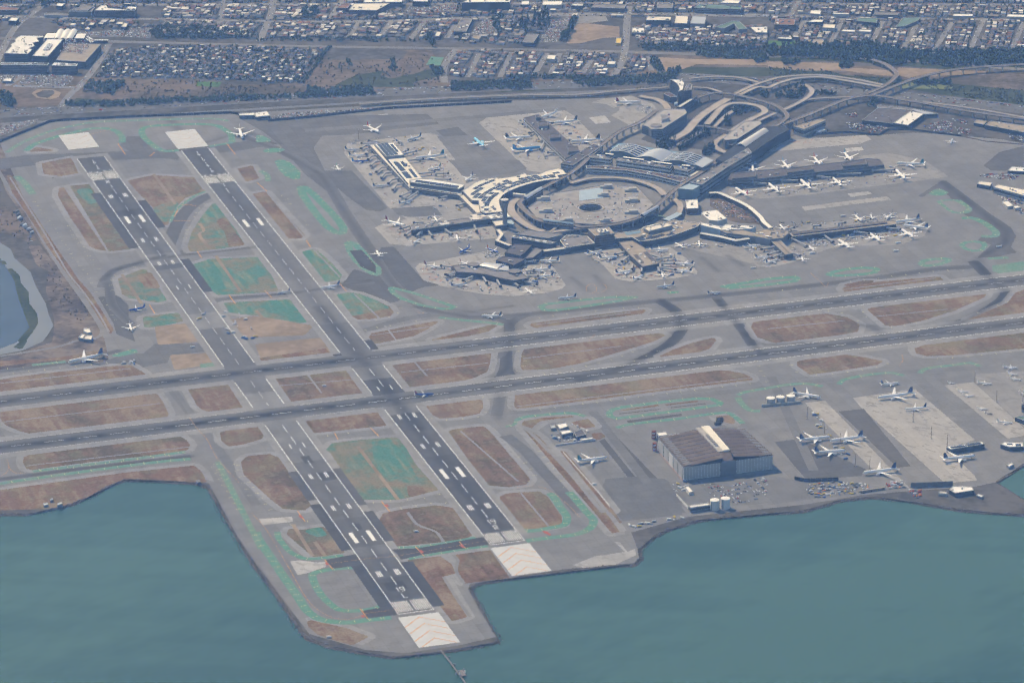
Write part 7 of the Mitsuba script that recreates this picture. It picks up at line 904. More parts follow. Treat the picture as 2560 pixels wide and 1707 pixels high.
BR = [('left of the solar concourse', M("-529.9,-681.7 -501.5,-677.7 -522.8,-686.5 -510.2,-653.9 -481.6,-641.7 -499.4,-659.8 -491.0,-614.4 -458.7,-609.5 -477.3,-620.6 -473.0,-579.8 -431.1,-571.5 -455.6,-584.5 -450.7,-539.1 -410.3,-532.3 -438.5,-546.7 -434.3,-506.4 -389.0,-494.3 -416.6,-511.6 -411.1,-464.9 -373.5,-455.9 -393.8,-467.1 -392.4,-430.1 -349.2,-416.7 -377.7,-435.0"), 3), ('below the solar concourse elbow', M("-369.6,-381.1 -329.7,-372.8 -375.3,-366.9 -323.2,-347.6 -396.5,-300.9 -378.7,-304.0 -388.7,-239.8 -368.2,-240.5"), 2), ('at the far end of the solar concourse', M("-546.7,-683.9 -527.9,-704.2 -559.5,-681.7 -552.9,-706.3 -567.1,-635.8 -585.6,-662.2 -591.6,-644.1 -596.0,-662.7 -539.2,-590.9 -566.0,-596.5 -536.3,-582.7 -570.0,-574.9"), 2),
    ('right of the solar concourse', M("-508.5,-541.5 -542.8,-524.3 -462.7,-456.3 -494.5,-438.7 -489.6,-430.1 -509.2,-411.7 -463.3,-403.0 -482.2,-377.2"), 2), ('around the grey pier', M("-212.3,-218.1 -183.8,-217.7 -192.0,-193.6 -161.1,-180.8 -201.0,-173.7 -171.6,-159.3 -214.3,-169.6 -194.6,-134.6 -242.1,-144.8 -231.8,-114.9 -300.0,-118.5 -281.0,-92.7 -243.9,-215.1 -229.1,-225.8"), 2), ('around the round-ended concourse', M("-89.3,31.2 -79.0,10.3 -76.8,56.6 -48.0,54.8 -72.2,61.4 -46.4,62.7 -75.4,103.4 -46.7,106.2 -91.8,116.3 -70.2,150.5 -93.5,156.4 -75.0,184.3"), 2), ('right of the round-ended concourse', M("-109.0,182.6 -98.6,214.4 -126.1,196.2 -131.6,230.6 -213.5,115.6 -232.4,131.0 -174.0,161.0 -187.7,165.9 -154.5,183.4 -167.9,197.8"), 2),
    ('left of the olive pier', M("-391.7,223.0 -369.9,219.4 -388.5,244.4 -347.3,259.2 -347.8,289.1 -327.0,305.7 -350.1,311.1 -326.0,333.7"), 2), ('right of the olive pier', M("-415.7,273.5 -416.0,303.5 -405.1,301.6 -434.5,313.4 -393.1,327.9 -409.6,345.6 -373.7,346.1 -384.3,372.1 -367.7,339.7 -351.4,360.9"), 2), ('below the ridged concourse arm', M("-688.0,416.1 -673.2,470.6 -750.3,447.6 -730.2,491.7 -808.7,479.9 -819.5,511.8 -870.8,510.8 -884.9,541.4"), 2), ('behind the ridged concourse arm', M("-728.7,368.2 -743.1,373.5 -778.6,396.2 -790.4,403.8 -827.1,422.6 -838.9,430.2 -873.0,451.4 -893.0,452.1"), 2), ('around the short tan pier', M("-626.1,424.0 -595.3,415.8 -613.4,450.1 -579.2,448.0 -603.0,463.7 -569.4,467.1 -600.7,476.1 -584.1,473.1 -619.8,476.8 -618.4,500.1"), 2),
    ('in front of the long grey concourse', M("-907.9,115.6 -921.8,142.8 -962.7,146.0 -985.5,174.6 -1032.7,184.3 -1045.5,214.7 -1075.1,205.2 -1112.9,241.8 -1145.5,243.8 -1179.8,276.6"), 2), ('around the dark roofed concourse', M("-870.0,-515.8 -868.3,-541.5 -852.0,-487.8 -832.4,-485.4 -810.7,-426.7 -828.4,-454.3 -815.6,-421.4 -764.2,-384.2 -766.9,-346.8 -758.9,-355.5 -863.6,-428.1 -851.4,-382.6 -918.7,-522.9 -918.7,-499.0"), 2)]
ORD = ['first', 'second', 'third', 'fourth', 'fifth', 'sixth', 'seventh', 'eighth', 'ninth', 'tenth']
for where, q, st in BR:
    for i in range(0, len(q)-st+1, st): jet_bridge(q[i], q[i+1], '%s grey boarding bridge %s' % (ORD[i//st], where), q[i+2] if st == 3 else None)

# ------------------------------------------------------------------ vehicles
for nm, c in (('car_white', (.75, .75, .74)), ('car_silver', (.45, .46, .47)), ('car_grey', (.16, .165, .17)), ('car_black', (.03, .03, .035)), ('car_blue', (.06, .12, .28)), ('car_red', (.32, .04, .03)), ('car_yellow', (.6, .45, .08)), ('car_green', (.08, .22, .14)), ('car_orange', (.6, .2, .05))): paint(nm, c, .3)
def car_mesh(L=4.6, W=1.85):
    b = [(-.5, .35), (-.5, .85), (-.42, .95), (-.3, 1.42), (.1, 1.45), (.25, 1.0), (.45, .85), (.5, .6), (.5, .35)]
    n = len(b); V = [(x*L, s*W/2*(1 if z < 1.1 else .8), z) for s in (-1, 1) for x, z in b]; F = [(i, (i+1) % n, n+(i+1) % n, n+i) for i in range(n)]; F3 = [(0, i+1, i) for i in range(1, n-1)]+[(n, n+i, n+i+1) for i in range(1, n-1)]
    w = [box_m(x*L, s*W*.46, 0.02, .66, .2, .62) for x in (-.31, .31) for s in (-1, 1)]
    return cat([(np.array(V), np.array(F)), (np.array(V), np.array(F3))]+w)
def truck_mesh(L=8, W=2.5, H=3.2): return cat([box_m(-.1*L, 0, .7, .78*L, W, H-.7), box_m(.4*L, 0, .5, .19*L, W*.95, H*.66, 0, .94)]+[box_m(x*L, s*W*.45, 0.02, .9, .3, .9) for x in (-.35, .36) for s in (-1, 1)])
def bus_mesh(L=12, W=2.55, H=3.1): return cat([box_m(0, 0, .4, L, W, H-.4, 0, .97), box_m(-.15*L, 0, H, L*.3, W*.6, .3)]+[box_m(x*L, s*W*.45, 0.02, 1, .3, .95) for x in (-.3, .33) for s in (-1, 1)])
def tug_mesh(): return cat([box_m(0, 0, .3, 3.2, 1.7, .8), box_m(-.7, 0, 1.1, 1.2, 1.5, .9, 0, .85)]+[box_m(x, s*.8, 0.02, .7, .25, .7) for x in (-1, 1) for s in (-1, 1)])
def cart_mesh(): return cat([box_m(0, 0, .45, 3.4, 1.6, .25), box_m(0, 0, 1.9, 3.4, 1.7, .15), box_m(-1.6, 0, .7, .1, 1.6, 1.2), box_m(0, 0, .7, 2.6, 1.2, .8)])
CAR, TRK, BUS, TUG, CRT = (mikit.ply(m) for m in (car_mesh(), truck_mesh(), bus_mesh(), tug_mesh(), cart_mesh()))
rv = random.Random(21)
COLS = ['car_white', 'car_white', 'car_silver', 'car_silver', 'car_grey', 'car_grey', 'car_black', 'car_black', 'car_blue', 'car_red']
def veh(name, base, x, y, a, mat, label, cat_, group, z=0.02, s=1.0):
    k = tag(key(name), label, cat_, group); scene[k] = {**base, 'bsdf': {'type': 'ref', 'id': mat}, 'to_world': TM().translate([x, y, z]).rotate([0, 0, 1], math.degrees(a)).scale(float(s))}
def inside(p, n, sp=3.2, seed=0):
    r = random.Random(seed); p = as_poly(p); x0, y0, x1, y1 = p.bounds; out = []
    for _ in range(n*60):
        q = (r.uniform(x0, x1), r.uniform(y0, y1))
        if p.contains(Point(q)) and all((q[0]-o[0])**2+(q[1]-o[1])**2 > sp*sp for o in out): out.append(q)
        if len(out) >= n: break
    return out
def rows(p, ang, pitch=2.9, row=16.5, fill=.7, seed=0, double=True):
    """Parking bays in rows across the lot p; cars stand square to the rows."""
    r = random.Random(seed); p = as_poly(p).buffer(-1.5); c = np.array(p.centroid.coords[0]); e = np.array([math.cos(ang), math.sin(ang)]); n = np.array([-e[1], e[0]]); R = max(p.bounds[2]-p.bounds[0], p.bounds[3]-p.bounds[1]); out = []
    for j in np.arange(-R, R, row):
        for dj in ((0, 5.4) if double else (0,)):
            for i in np.arange(-R, R, pitch):
                q = c+e*i+n*(j+dj)
                if r.random() < fill and p.contains(Point(q)): out.append((q[0], q[1], ang+math.pi/2+(math.pi if r.random() < .5 else 0)))
    return out
RA = 0.485     # the bearing of the cross runways, as an angle from east
RA = math.atan2(1687.6, -3196.6)
CN = {'car_white': 'white', 'car_silver': 'silver', 'car_grey': 'grey', 'car_black': 'black', 'car_blue': 'blue', 'car_red': 'red'}
def lot(pts, where, group, cap=999, z=0.02):
    for x, y, a in pts[:cap]: m = rv.choice(COLS); veh('parked_car', CAR, x, y, a, m, '%s car parked %s' % (CN[m], where), 'car', group, z)
lot(rows(M("415.6,1165.1 337.3,1226.1 370.2,1294.1 432.4,1286.1 435.5,1224.8"), RA, 3.4, 19, .42, 1), 'on the lot between the hangar and the tanks', 'cars on the hangar lot', 95)
lot(rows(M("333.5,1222.7 298.5,1230.1 359.0,1284.1 366.8,1275.8"), RA+1.57, 3.0, 17, .7, 2), 'in the rows at the hangar corner', 'cars at the hangar corner', 30)
gq = inside(GAR.difference(hole.buffer(8)).difference(Polygon(M("-594.1,-100.4 -643.7,-79.4 -594.7,-30.0 -546.4,-54.3")).buffer(4)).buffer(-6), 140, 5, 3)
lot([(x, y, rv.choice([-.72, .85])) for x, y in gq], 'on the roof of the round central garage', 'cars on the central garage roof', z=15.02)
lot(rows(M("-1063.0,-324.6 -1115.3,-340.3 -1149.4,-315.5 -1133.0,-297.0 -1044.0,-273.7"), .8, 3.6, 17, .35, 5), 'on the roof of the long garage by the ramps', 'cars on the long garage roof', 24, 19.55); lot(rows(M("-1077.8,-113.2 -1170.2,-148.3 -1184.9,-132.4 -1087.8,-96.5"), .8, 3.6, 17, .4, 6), 'on the roof of the garage with rounded ends', 'cars on the rounded garage roof', 26, 19.55)
lot(rows(M("361.9,-768.7 355.7,-762.1 397.9,-695.7 386.8,-734.3"), .4, 4, 12, .4, 7), 'near the lagoon', 'cars near the lagoon', 6)
# service vehicles on the aprons
SP = []
def serve(p, n, where, group, seed, kinds='tttccvv'):
    for x, y in inside(p, n, 5, seed):
        a = rv.choice([RA, RA+1.57, RA+math.pi, RA-1.0]); w = rv.choice(kinds)
        if w == 't': veh('baggage_tractor', TUG, x, y, a, (cm := rv.choice(['car_white', 'car_white', 'car_silver', 'car_blue'])), 'small '+cm[4:]+' baggage tractor '+where, 'vehicle', 'tractors '+group)
        elif w == 'c':
            for i in range(rv.randint(1, 2) if n < 30 else 1): veh('baggage_cart', CRT, x+4.2*i*math.cos(a), y+4.2*i*math.sin(a), a, (cm := rv.choice(['car_silver', 'car_white', 'car_grey'])), cm[4:]+' baggage cart '+where, 'cart', 'carts '+group)
        elif w == 'v': veh('service_truck', TRK, x, y, a, (cm := rv.choice(['car_white', 'car_white', 'car_silver', 'car_blue', 'car_yellow'])), cm[4:]+' service truck '+where, 'truck', 'trucks '+group)
        elif w == 'b': veh('apron_bus', BUS, x, y, a, 'car_white', 'white bus '+where, 'bus', 'buses '+group)
serve(M("-529.5,-744.8 -566.4,-722.5 -496.4,-596.1 -433.5,-495.5 -380.8,-414.8 -350.5,-366.3 -297.7,-369.5 -375.6,-502.5 -444.2,-618.5"), 22, 'left of the solar concourse', 'left of the solar concourse', 31); serve(M("-619.6,-665.0 -656.5,-642.6 -619.2,-560.8 -582.7,-583.1 -542.2,-575.2 -588.1,-640.7"), 10, 'right of the solar concourse', 'right of the solar concourse', 32); serve(M("-528.9,-527.1 -545.0,-509.7 -471.2,-399.5 -481.9,-360.4 -537.1,-467.5"), 6, 'in the gates right of the solar concourse', 'in the gates right of the solar concourse', 52); serve(M("-382.9,-358.3 -391.8,-268.1 -361.7,-220.9 -330.3,-270.7 -361.4,-327.7"), 12, 'below the elbow of the solar concourse', 'below the solar elbow', 33)
serve(M("-187.4,-198.7 -319.6,-107.9 -288.0,-59.9 -199.6,-114.2 -141.3,-166.8"), 16, 'below the grey pier', 'below the grey pier', 34); serve(M("-271.2,-253.4 -351.1,-188.4 -328.4,-181.5 -251.5,-232.9"), 7, 'behind the grey pier', 'behind the grey pier', 35); serve(M("-202.0,7.0 -224.7,31.4 -206.4,51.3 -184.4,32.6"), 26, 'packed in the pocket by the dark pier roofs', 'in the pocket by the dark pier roofs', 36, 'ccct'); serve(M("-43.8,-23.2 -98.5,-3.6 -45.8,75.7 -33.4,119.6 -80.6,189.3 -55.1,190.3 -12.7,78.4"), 14, 'on the round apron, left and below', 'on the round apron', 37)
serve(M("-191.4,115.7 -241.0,168.9 -162.5,258.1 -122.4,215.1 -150.4,178.2"), 30, 'on the round apron, right side', 'on the round apron right side', 38); serve(M("-345.1,172.4 -380.3,239.9 -346.0,281.6 -322.9,324.7 -284.2,331.3 -333.5,238.8"), 24, 'left of the olive pier', 'left of the olive pier', 39); serve(M("-447.6,252.7 -477.0,304.1 -426.2,387.1 -370.2,385.2 -330.9,362.2 -356.7,331.9 -384.3,342.2"), 24, 'right of the olive pier', 'right of the olive pier', 40); serve(M("-504.8,254.1 -601.5,337.9 -590.8,356.6 -508.0,287.6"), 14, 'under the white roofed walkway', 'under the walkway', 41)
serve(M("-586.1,370.5 -635.4,408.4 -608.6,469.1 -566.0,492.2 -536.1,460.0 -559.7,416.6"), 24, 'left of the short tan pier', 'left of the tan pier', 42); serve(M("-713.6,420.5 -752.7,439.7 -720.2,488.0 -695.9,469.4"), 44, 'parked close together right of the short tan pier', 'close together right of the tan pier', 43, 'cccct'); serve(M("-780.1,469.2 -807.4,483.3 -783.3,510.6 -768.5,494.7"), 16, 'between two airliners below the ridged arm', 'between airliners below the ridged arm', 44); serve(M("-834.2,504.5 -878.7,521.7 -862.3,557.5 -819.7,549.7"), 8, 'below the tip of the ridged arm', 'below the tip of the ridged arm', 45)
serve(M("-743.9,315.1 -784.6,335.6 -865.3,422.4 -934.7,418.9 -991.6,448.7 -940.9,480.4 -818.4,418.3 -737.6,354.6"), 14, 'behind the ridged arm', 'behind the ridged arm', 46); serve(M("-918.8,112.9 -988.9,155.5 -1063.4,194.6 -1119.5,238.5 -1104.7,296.9 -1042.2,270.4 -955.4,185.0 -899.9,141.5"), 22, 'in front of the long grey concourse', 'in front of the long grey concourse', 47); serve(M("-1143.3,264.2 -1223.6,242.1 -1213.7,273.4 -1140.2,335.1 -1112.3,313.2"), 14, 'round the end of the long grey concourse', 'at the end of the long grey concourse', 48); serve(M("-896.7,-587.1 -895.1,-564.8 -815.2,-438.0 -762.2,-322.3 -690.3,-298.1 -790.7,-464.4"), 14, 'left of the dark roofed concourse', 'left of the dark roofed concourse', 49); serve(M("-919.0,-479.0 -977.0,-464.2 -897.6,-360.6 -844.0,-348.7 -886.9,-430.8"), 10, 'right of the dark roofed concourse', 'right of the dark roofed concourse', 50); serve(M("-1133.9,-451.8 -1171.5,-460.2 -1168.3,-426.8 -1128.7,-396.4 -1123.1,-414.6"), 40, 'packed near the maroon tailed airliner', 'packed near the maroon tailed airliner', 51, 'ccct'); serve(M("-1043.7,-379.9 -1067.1,-378.6 -1042.6,-345.4 -1012.5,-330.3"), 16, 'in the small fenced corner by the long garage', 'in the fenced corner by the long garage', 53, 'cctt')
serve(M("-21.1,1047.5 23.5,1113.0 61.9,1167.4 107.7,1227.9 118.4,1216.5 34.4,1101.4"), 12, 'in a line by the pale strip right of the hangar', 'by the pale strip right of the hangar', 54, 'vvt'); serve(M("110.4,1209.6 91.6,1245.0 152.6,1302.6 155.4,1269.2"), 8, 'among the three airliners right of the hangar', 'among the three airliners', 55, 'vt'); serve(M("414.1,800.2 405.6,825.1 402.0,860.3 422.7,869.4 450.8,847.3"), 14, 'in the utility yard', 'in the utility yard', 56, 'vt'); serve(M("355.9,798.9 357.9,828.5 365.3,852.2 365.7,836.1"), 6, 'behind the utility yard halls', 'behind the utility yard', 57, 'vt'); serve(M("630.4,1202.2 595.4,1218.2 538.8,1242.7 543.9,1255.1 599.5,1235.0 645.3,1221.5"), 14, 'on the shore strip by the dark ramp', 'on the shore strip', 58, 'vvt'); serve(M("442.4,1127.1 415.2,1141.2 446.0,1174.9 470.7,1156.0"), 10, 'by the small white shed near the hangar', 'by the small white shed', 59, 'vt'); serve(M("393.7,-141.0 391.6,-111.0 359.3,-76.5 436.3,22.5 471.9,2.3 459.7,-156.4"), 16, 'on the works at the broken runway end', 'on the runway works', 60, 'vvt'); serve(M("501.1,6.7 434.9,24.1 459.3,51.4"), 5, 'on the dark works road', 'on the works road', 61, 'v'); serve(M("716.3,-50.1 688.7,-37.9 707.4,-19.0 723.0,-35.7"), 6, 'on the rubble beside the taxiway works', 'beside the taxiway works', 62, 'vt')
for q_, l_ in ((M("-508.6,470.7"), 'white bus alone on the taxiway below the tan pier'), (M("-878.8,390.0"), 'white bus behind the ridged arm'), (M("-656.3,498.7"), 'white bus right of the short tan pier'), (M("-783.7,613.7"), 'white bus on the apron below the ridged arm'), (M("-947.5,749.8"), 'white bus at the dark taxiway bend'), (M("-825.8,584.0"), 'white bus below the middle airliner of the ridged arm'), (M("-769.8,-852.3"), 'white truck on the taxiway by the freeway wall'), (M("567.0,-10.8"), 'white truck on the taxiway works'), (M("1305.4,1175.3"), 'white truck at the tip of the land'), (M("535.6,328.1"), 'orange and white hut between the crossing runways'), (M("903.0,960.3"), 'white hut with antennas in the grass between the runways'), (M("539.4,1035.1"), 'white truck on the fence line of the cargo ramp')):
    veh('apron_bus' if 'bus' in l_ else ('equipment_hut' if 'hut' in l_ else 'service_truck'), BUS if 'bus' in l_ else TRK, q_[0][0], q_[0][1], RA, 'car_white', l_, 'bus' if 'bus' in l_ else ('hut' if 'hut' in l_ else 'truck'), 'lone vehicles')
# the shore yard: containers, trucks, carts in many colours
for x, y in inside(M("297.1,1305.8 253.0,1323.1 209.6,1369.2 210.6,1397.7 212.9,1424.6 241.5,1408.9 292.0,1377.2 320.3,1361.6"), 95, 4.5, 71):
    YM = rv.choice(['car_white', 'car_white', 'car_silver', 'car_silver', 'car_grey', 'car_orange', 'car_blue', 'car_yellow', 'car_grey', 'car_black', 'car_white']); YC = YM[4:]
    veh('yard_container', mikit.ply(cat([box_m(0, 0, 0, rv.uniform(4, 9), 2.6, 2.7)])) if rv.random() < .12 else TRK, x, y, rv.choice([RA, RA+.1, RA+1.57]), YM, '%s truck or container in the crowded shore yard' % YC, 'container', 'equipment in the shore yard', 0.02, rv.uniform(.5, .85))
for x, y in inside(M("182.1,1398.5 154.5,1420.3 171.3,1446.8 200.0,1423.7"), 16, 5, 72)+inside(M("177.7,1454.7 164.6,1476.0 201.9,1494.7 199.4,1482.8"), 14, 5, 73): veh('yard_trailer', TRK, x, y, RA+rv.choice([0, 1.2]), rv.choice(['car_white', 'car_red', 'car_orange', 'car_grey']), 'trailer parked beside the blast wall on the shore', 'trailer', 'trailers beside the blast wall', 0.02, .8)
for i in range(7): q = lerp(M("246.1,1400.4")[0], M("207.2,1419.7")[0], i/6); veh('yard_skip', CRT, q[0], q[1], RA, 'roof_tan', 'tan open skip in the row along the shore road', 'skip', 'skips along the shore road', 0.02, 2.0)
for q_ in (M("157.1,986.7"), M("165.9,993.3"), M("176.8,999.2")): veh('container_trailer', TRK, q_[0][0], q_[0][1], RA+.1, 'car_black', 'long dark trailer behind the hangar', 'trailer', 'trailers behind the hangar', .02, 1.6)
for i, q_ in enumerate(M("294.4,-883.2 306.4,-864.6 308.6,-856.4 329.6,-826.8 330.1,-817.1 336.8,-803.5 340.3,-791.8 341.7,-783.0 349.0,-770.3 284.6,-899.0").tolist()): veh('stored_vessel', TRK, q_[0], q_[1], .3, rv.choice(['car_white', 'car_grey', 'car_red', 'car_silver']), 'boat or trailer stored on the lagoon shore', 'boat', 'boats stored on the lagoon shore', .02, 1.5)
# small ground equipment standing about the gates, past the three hundred carts told apart above
EQ = []
for s_, n_, sd in ((M("-533.6,-758.0 -674.6,-670.1 -627.4,-569.3 -516.1,-378.6 -337.0,-327.2 -285.2,-356.3 -380.6,-524.8 -487.8,-691.3"), 190, 1), (M("-177.8,-270.7 -346.6,-151.4 -308.2,-48.3 -245.5,-64.9 -133.7,-175.0"), 90, 2), (M("-47.0,-29.6 -121.7,-18.0 -81.8,209.5 -38.6,191.5 -5.3,70.5"), 80, 3), (M("-200.9,106.3 -248.8,167.4 -174.5,261.5 -106.9,245.8 -77.3,214.1"), 70, 4), (M("-339.1,165.9 -472.4,229.4 -426.2,387.1 -365.4,389.6 -286.8,343.7 -280.2,307.9"), 130, 5), (M("-594.3,354.2 -674.6,440.5 -642.5,505.5 -561.0,496.6 -532.3,456.0"), 90, 6), (M("-702.2,408.2 -910.2,517.2 -893.1,575.4 -701.3,497.7"), 110, 7), (M("-726.4,319.4 -963.6,450.1 -952.4,492.8 -737.6,354.6"), 60, 8), (M("-870.9,85.8 -1131.4,251.3 -1213.7,273.4 -1154.7,334.3 -1045.6,290.4 -847.1,165.6"), 110, 9), (M("-895.1,-588.9 -1007.8,-576.2 -887.9,-324.5 -703.4,-261.5 -707.7,-415.5"), 120, 10), (M("-509.8,249.4 -611.2,338.2 -588.8,364.4 -496.9,285.7"), 40, 11), (M("-785.4,109.5 -787.3,154.3 -742.7,295.6 -722.7,274.0 -710.4,208.7 -742.5,148.6"), 110, 12)):
    for x, y in inside(as_poly(s_).difference(unary_union([]) if False else Point(0, -9000)), n_, 3.5, 300+sd): EQ.append((x, y, rv.choice([RA, RA+1.57, RA+.6]), 0.02, rv.uniform(.5, 1.15), rv.choice([(.7, .7, .68), (.6, .6, .6), (.4, .4, .42), (.12, .12, .13), (.1, .1, .12), (.3, .12, .08), (.5, .42, .2), (.1, .17, .3)])))
# traffic and far lots: past the nearest three hundred, one mesh of all of them
FARV = []
CV = {'car_white': (.75, .75, .74), 'car_silver': (.45, .46, .47), 'car_grey': (.16, .165, .17), 'car_black': (.03, .03, .035), 'car_blue': (.06, .12, .28), 'car_red': (.32, .04, .03)}
SIMPLE = cat([box_m(0, 0, .3, 4.6, 1.85, .65), box_m(-.3, 0, .95, 2.4, 1.6, .5, 0, .85)])
def farcar(x, y, a, z=0.02, s=1.0): FARV.append((x, y, a, z, s, CV[rv.choice(COLS)]))
L = LineString(FREEWAY)
for off, n, jam in ((-27, 110, 1), (-23, 130, 1), (-19, 140, 1), (-15, 120, 1), (-11, 80, 1), (-7, 40, 0), (6, 40, 0), (10, 55, 0), (14, 60, 0), (18, 50, 0), (22, 40, 0)):
    for _ in range(n):
        d = rv.uniform(.02, .98)*L.length; a = np.array(L.interpolate(d).coords[0]); b = np.array(L.interpolate(d+5).coords[0]); t = (b-a)/np.linalg.norm(b-a); q = a+np.array([-t[1], t[0]])*(-off); farcar(q[0], q[1], math.atan2(t[1], t[0]), s=rv.choice([1, 1, 1, 1.15, 1.9 if rv.random() < .15 else 1]))
for i, s_ in enumerate(LOTS):
    if Polygon(s_).area < 60000:
        for x, y, a in rows(s_, RA if i != 0 else RA+.1, 2.9, 17, .62, 100+i): farcar(x, y, a)
for i, s_ in enumerate((M("-1374.3,-34.2 -1413.4,-3.8 -1427.6,47.5 -1403.0,68.3 -1362.2,71.4 -1347.4,8.1"), M("-1464.4,111.1 -1541.0,110.3 -1538.6,143.6 -1470.1,199.9 -1462.2,144.2"), M("-1561.8,108.8 -1575.8,160.0 -1547.3,177.0 -1547.9,129.7"), M("-1519.8,159.1 -1530.5,206.2 -1496.1,228.0 -1482.8,201.8"), M("-1423.8,-76.9 -1459.2,-75.1 -1442.4,-44.6 -1408.9,-44.7"), M("-1290.2,413.8 -1348.4,465.5 -1337.4,497.9 -1307.2,498.3 -1275.8,431.5"), M("-1216.9,520.6 -1224.8,593.5 -1185.0,625.1 -1188.0,564.5"), M("-1160.8,609.6 -1173.8,634.1 -1134.6,665.2 -1146.1,635.8"), M("-1571.3,250.4 -1588.3,304.2 -1538.5,343.9 -1528.5,321.4"), M("-587.5,-1801.0 -636.0,-1748.1 -537.3,-1667.4 -501.1,-1720.0"))):
    for x, y, a in rows(s_, RA, 2.9, 16, .66, 200+i): farcar(x, y, a, 0.02 if i != 9 else 16.05)
for r_ in STREETS+ROADS:
    L = LineString(r_); n = int(L.length/9)
    for _ in range(n):
        d = rv.uniform(0, 1)*L.length; a = np.array(L.interpolate(d).coords[0]); b = np.array(L.interpolate(min(L.length, d+2)).coords[0])
        if np.linalg.norm(b-a) < .1: continue
        t = (b-a)/np.linalg.norm(b-a); q = a+np.array([-t[1], t[0]])*rv.choice([-5, 5, -4.6, 4.6, 1.8]); farcar(q[0], q[1], math.atan2(t[1], t[0]))
def joined(items, base):
    v0, f0 = base; n = len(items); A = np.array([(x, y, a, z, s) for x, y, a, z, s, c in items]); C = np.array([c for *_, c in items])
    ca, sa = np.cos(A[:, 2])[:, None], np.sin(A[:, 2])[:, None]; s = A[:, 4][:, None]
    X = A[:, 0][:, None]+s*(v0[None, :, 0]*ca-v0[None, :, 1]*sa); Y = A[:, 1][:, None]+s*(v0[None, :, 0]*sa+v0[None, :, 1]*ca); Z = A[:, 3][:, None]+s*v0[None, :, 2]
    V = np.stack([X, Y, Z], -1).reshape(-1, 3); F = (f0[None]+(np.arange(n)*len(v0))[:, None, None]).reshape(-1, 3); return V, F, np.repeat(C, len(v0), 0)
V, F, C = joined(FARV, SIMPLE)
V2, F2, C2 = joined(EQ, SIMPLE)
add(tag(key('ground_equipment'), 'small ground equipment strewn over the aprons at the gates', 'equipment', kind='stuff'), (V2, F2), 'vertex_paint', color=C2)
add(tag(key('distant_traffic'), 'cars on the freeway, in far lots and along the town streets', 'cars', kind='stuff'), (V, F), 'vertex_paint', color=C)

# ------------------------------------------------------------------ the town beyond the freeway
rt = random.Random(77)
BLOCKED = unary_union([ribbon(smooth_line(FREEWAY), 66), ribbon(smooth_line(RAIL), 26)]+[ribbon(smooth_line(r_), 21) for r_ in ROADS])
STREETP = unary_union([ribbon(r_, 16) for r_ in STREETS])
BIG = []
def big(label, p, h, wall='wall_light', roof='roof_white', **kw):
    BIG.append(as_poly(p).buffer(5)); return bld('building', label, 'building', p, h, wall, roof, **kw)
# the rail station and the blocks of flats at the top left
k = tag(key('rail_terminal'), 'cream arched rail terminal roof at the top left', 'station'); Q = M("-626.5,-1876.0 -659.8,-1841.8 -597.8,-1788.9 -571.0,-1823.5")
for i in range(3):
    q_ = [lerp(Q[0], Q[1], i/3), lerp(Q[0], Q[1], (i+1)/3), lerp(Q[3], Q[2], (i+1)/3), lerp(Q[3], Q[2], i/3)]; vault(k, q_, 13, 4.5, 8, 'roof_white', 'arched_roof', 1)
add(key('hall', k), prism(Polygon(Q).buffer(-3), 0, 12, roof=False), 'glass_dark'); BIG.append(Polygon(Q).buffer(12))
for q_, h_ in ((M("-595.8,-1879.8 -613.6,-1862.5 -581.0,-1836.0 -563.8,-1852.8"), 12), (M("-645.6,-1825.9 -659.9,-1810.2 -630.2,-1782.8 -615.3,-1800.4"), 11), (M("-643.1,-1768.2 -670.2,-1740.1 -665.6,-1735.6 -638.6,-1762.8"), 8), (M("-652.2,-1799.5 -654.6,-1798.3 -645.8,-1765.3 -640.7,-1765.3"), 8), (M("-638.5,-1787.0 -640.8,-1785.8 -635.3,-1752.8 -629.7,-1750.0 -627.1,-1755.0"), 8)): add(key('canopy', k), prism(Polygon(q_), h_-.8, h_), 'roof_white'); add(key('wall', k), prism(Polygon(q_).buffer(-2), 0, h_-1, roof=False), 'wall_dark'); BIG.append(Polygon(q_).buffer(6))
big('white roofed block of flats with courtyards left of the rail terminal', M("-401.2,-1798.7 -451.8,-1834.3 -458.7,-1847.0 -481.1,-1856.5 -491.5,-1872.5 -522.7,-1889.7 -557.8,-1846.8 -549.5,-1836.6 -536.0,-1844.5 -521.3,-1816.2 -503.4,-1818.6 -489.5,-1793.2 -468.3,-1789.4 -466.3,-1774.8 -436.3,-1753.9"), 20, 'wall_dark', 'roof_white', bands=5, units=16, us=(2, 6))
k = big('long white roofed block beside the rail terminal', M("-435.8,-1736.2 -550.5,-1821.5 -573.9,-1791.2 -455.9,-1704.4"), 19, 'wall_dark', 'roof_white', bands=4, units=2); block(k, M("-481.6,-1753.0 -523.0,-1785.6 -527.5,-1773.9 -491.2,-1742.6"), 21, 'wall_grey', 'metal_roof', base=18.5, parapet=False, units=5, us=(2, 4))
big('flat tan parking deck right of the long white block', M("-457.1,-1675.0 -565.3,-1764.7 -614.5,-1701.0 -494.5,-1614.6"), 16, 'wall_dark', 'roof_tan', bands=4, glass='wall_dark'); big('long flats with white parapets along the car park, left one', M("-334.2,-1736.1 -350.6,-1744.5 -421.7,-1657.4 -409.2,-1648.0"), 20, 'wall_brown', 'roof_grey', bands=5, units=6, pm='roof_white'); big('flats with white and brown bays along the car park, right one', M("-414.8,-1639.9 -433.2,-1651.4 -463.4,-1603.5 -451.2,-1592.7"), 20, 'wall_brown', 'roof_white', bands=5, units=5, pm='roof_white')
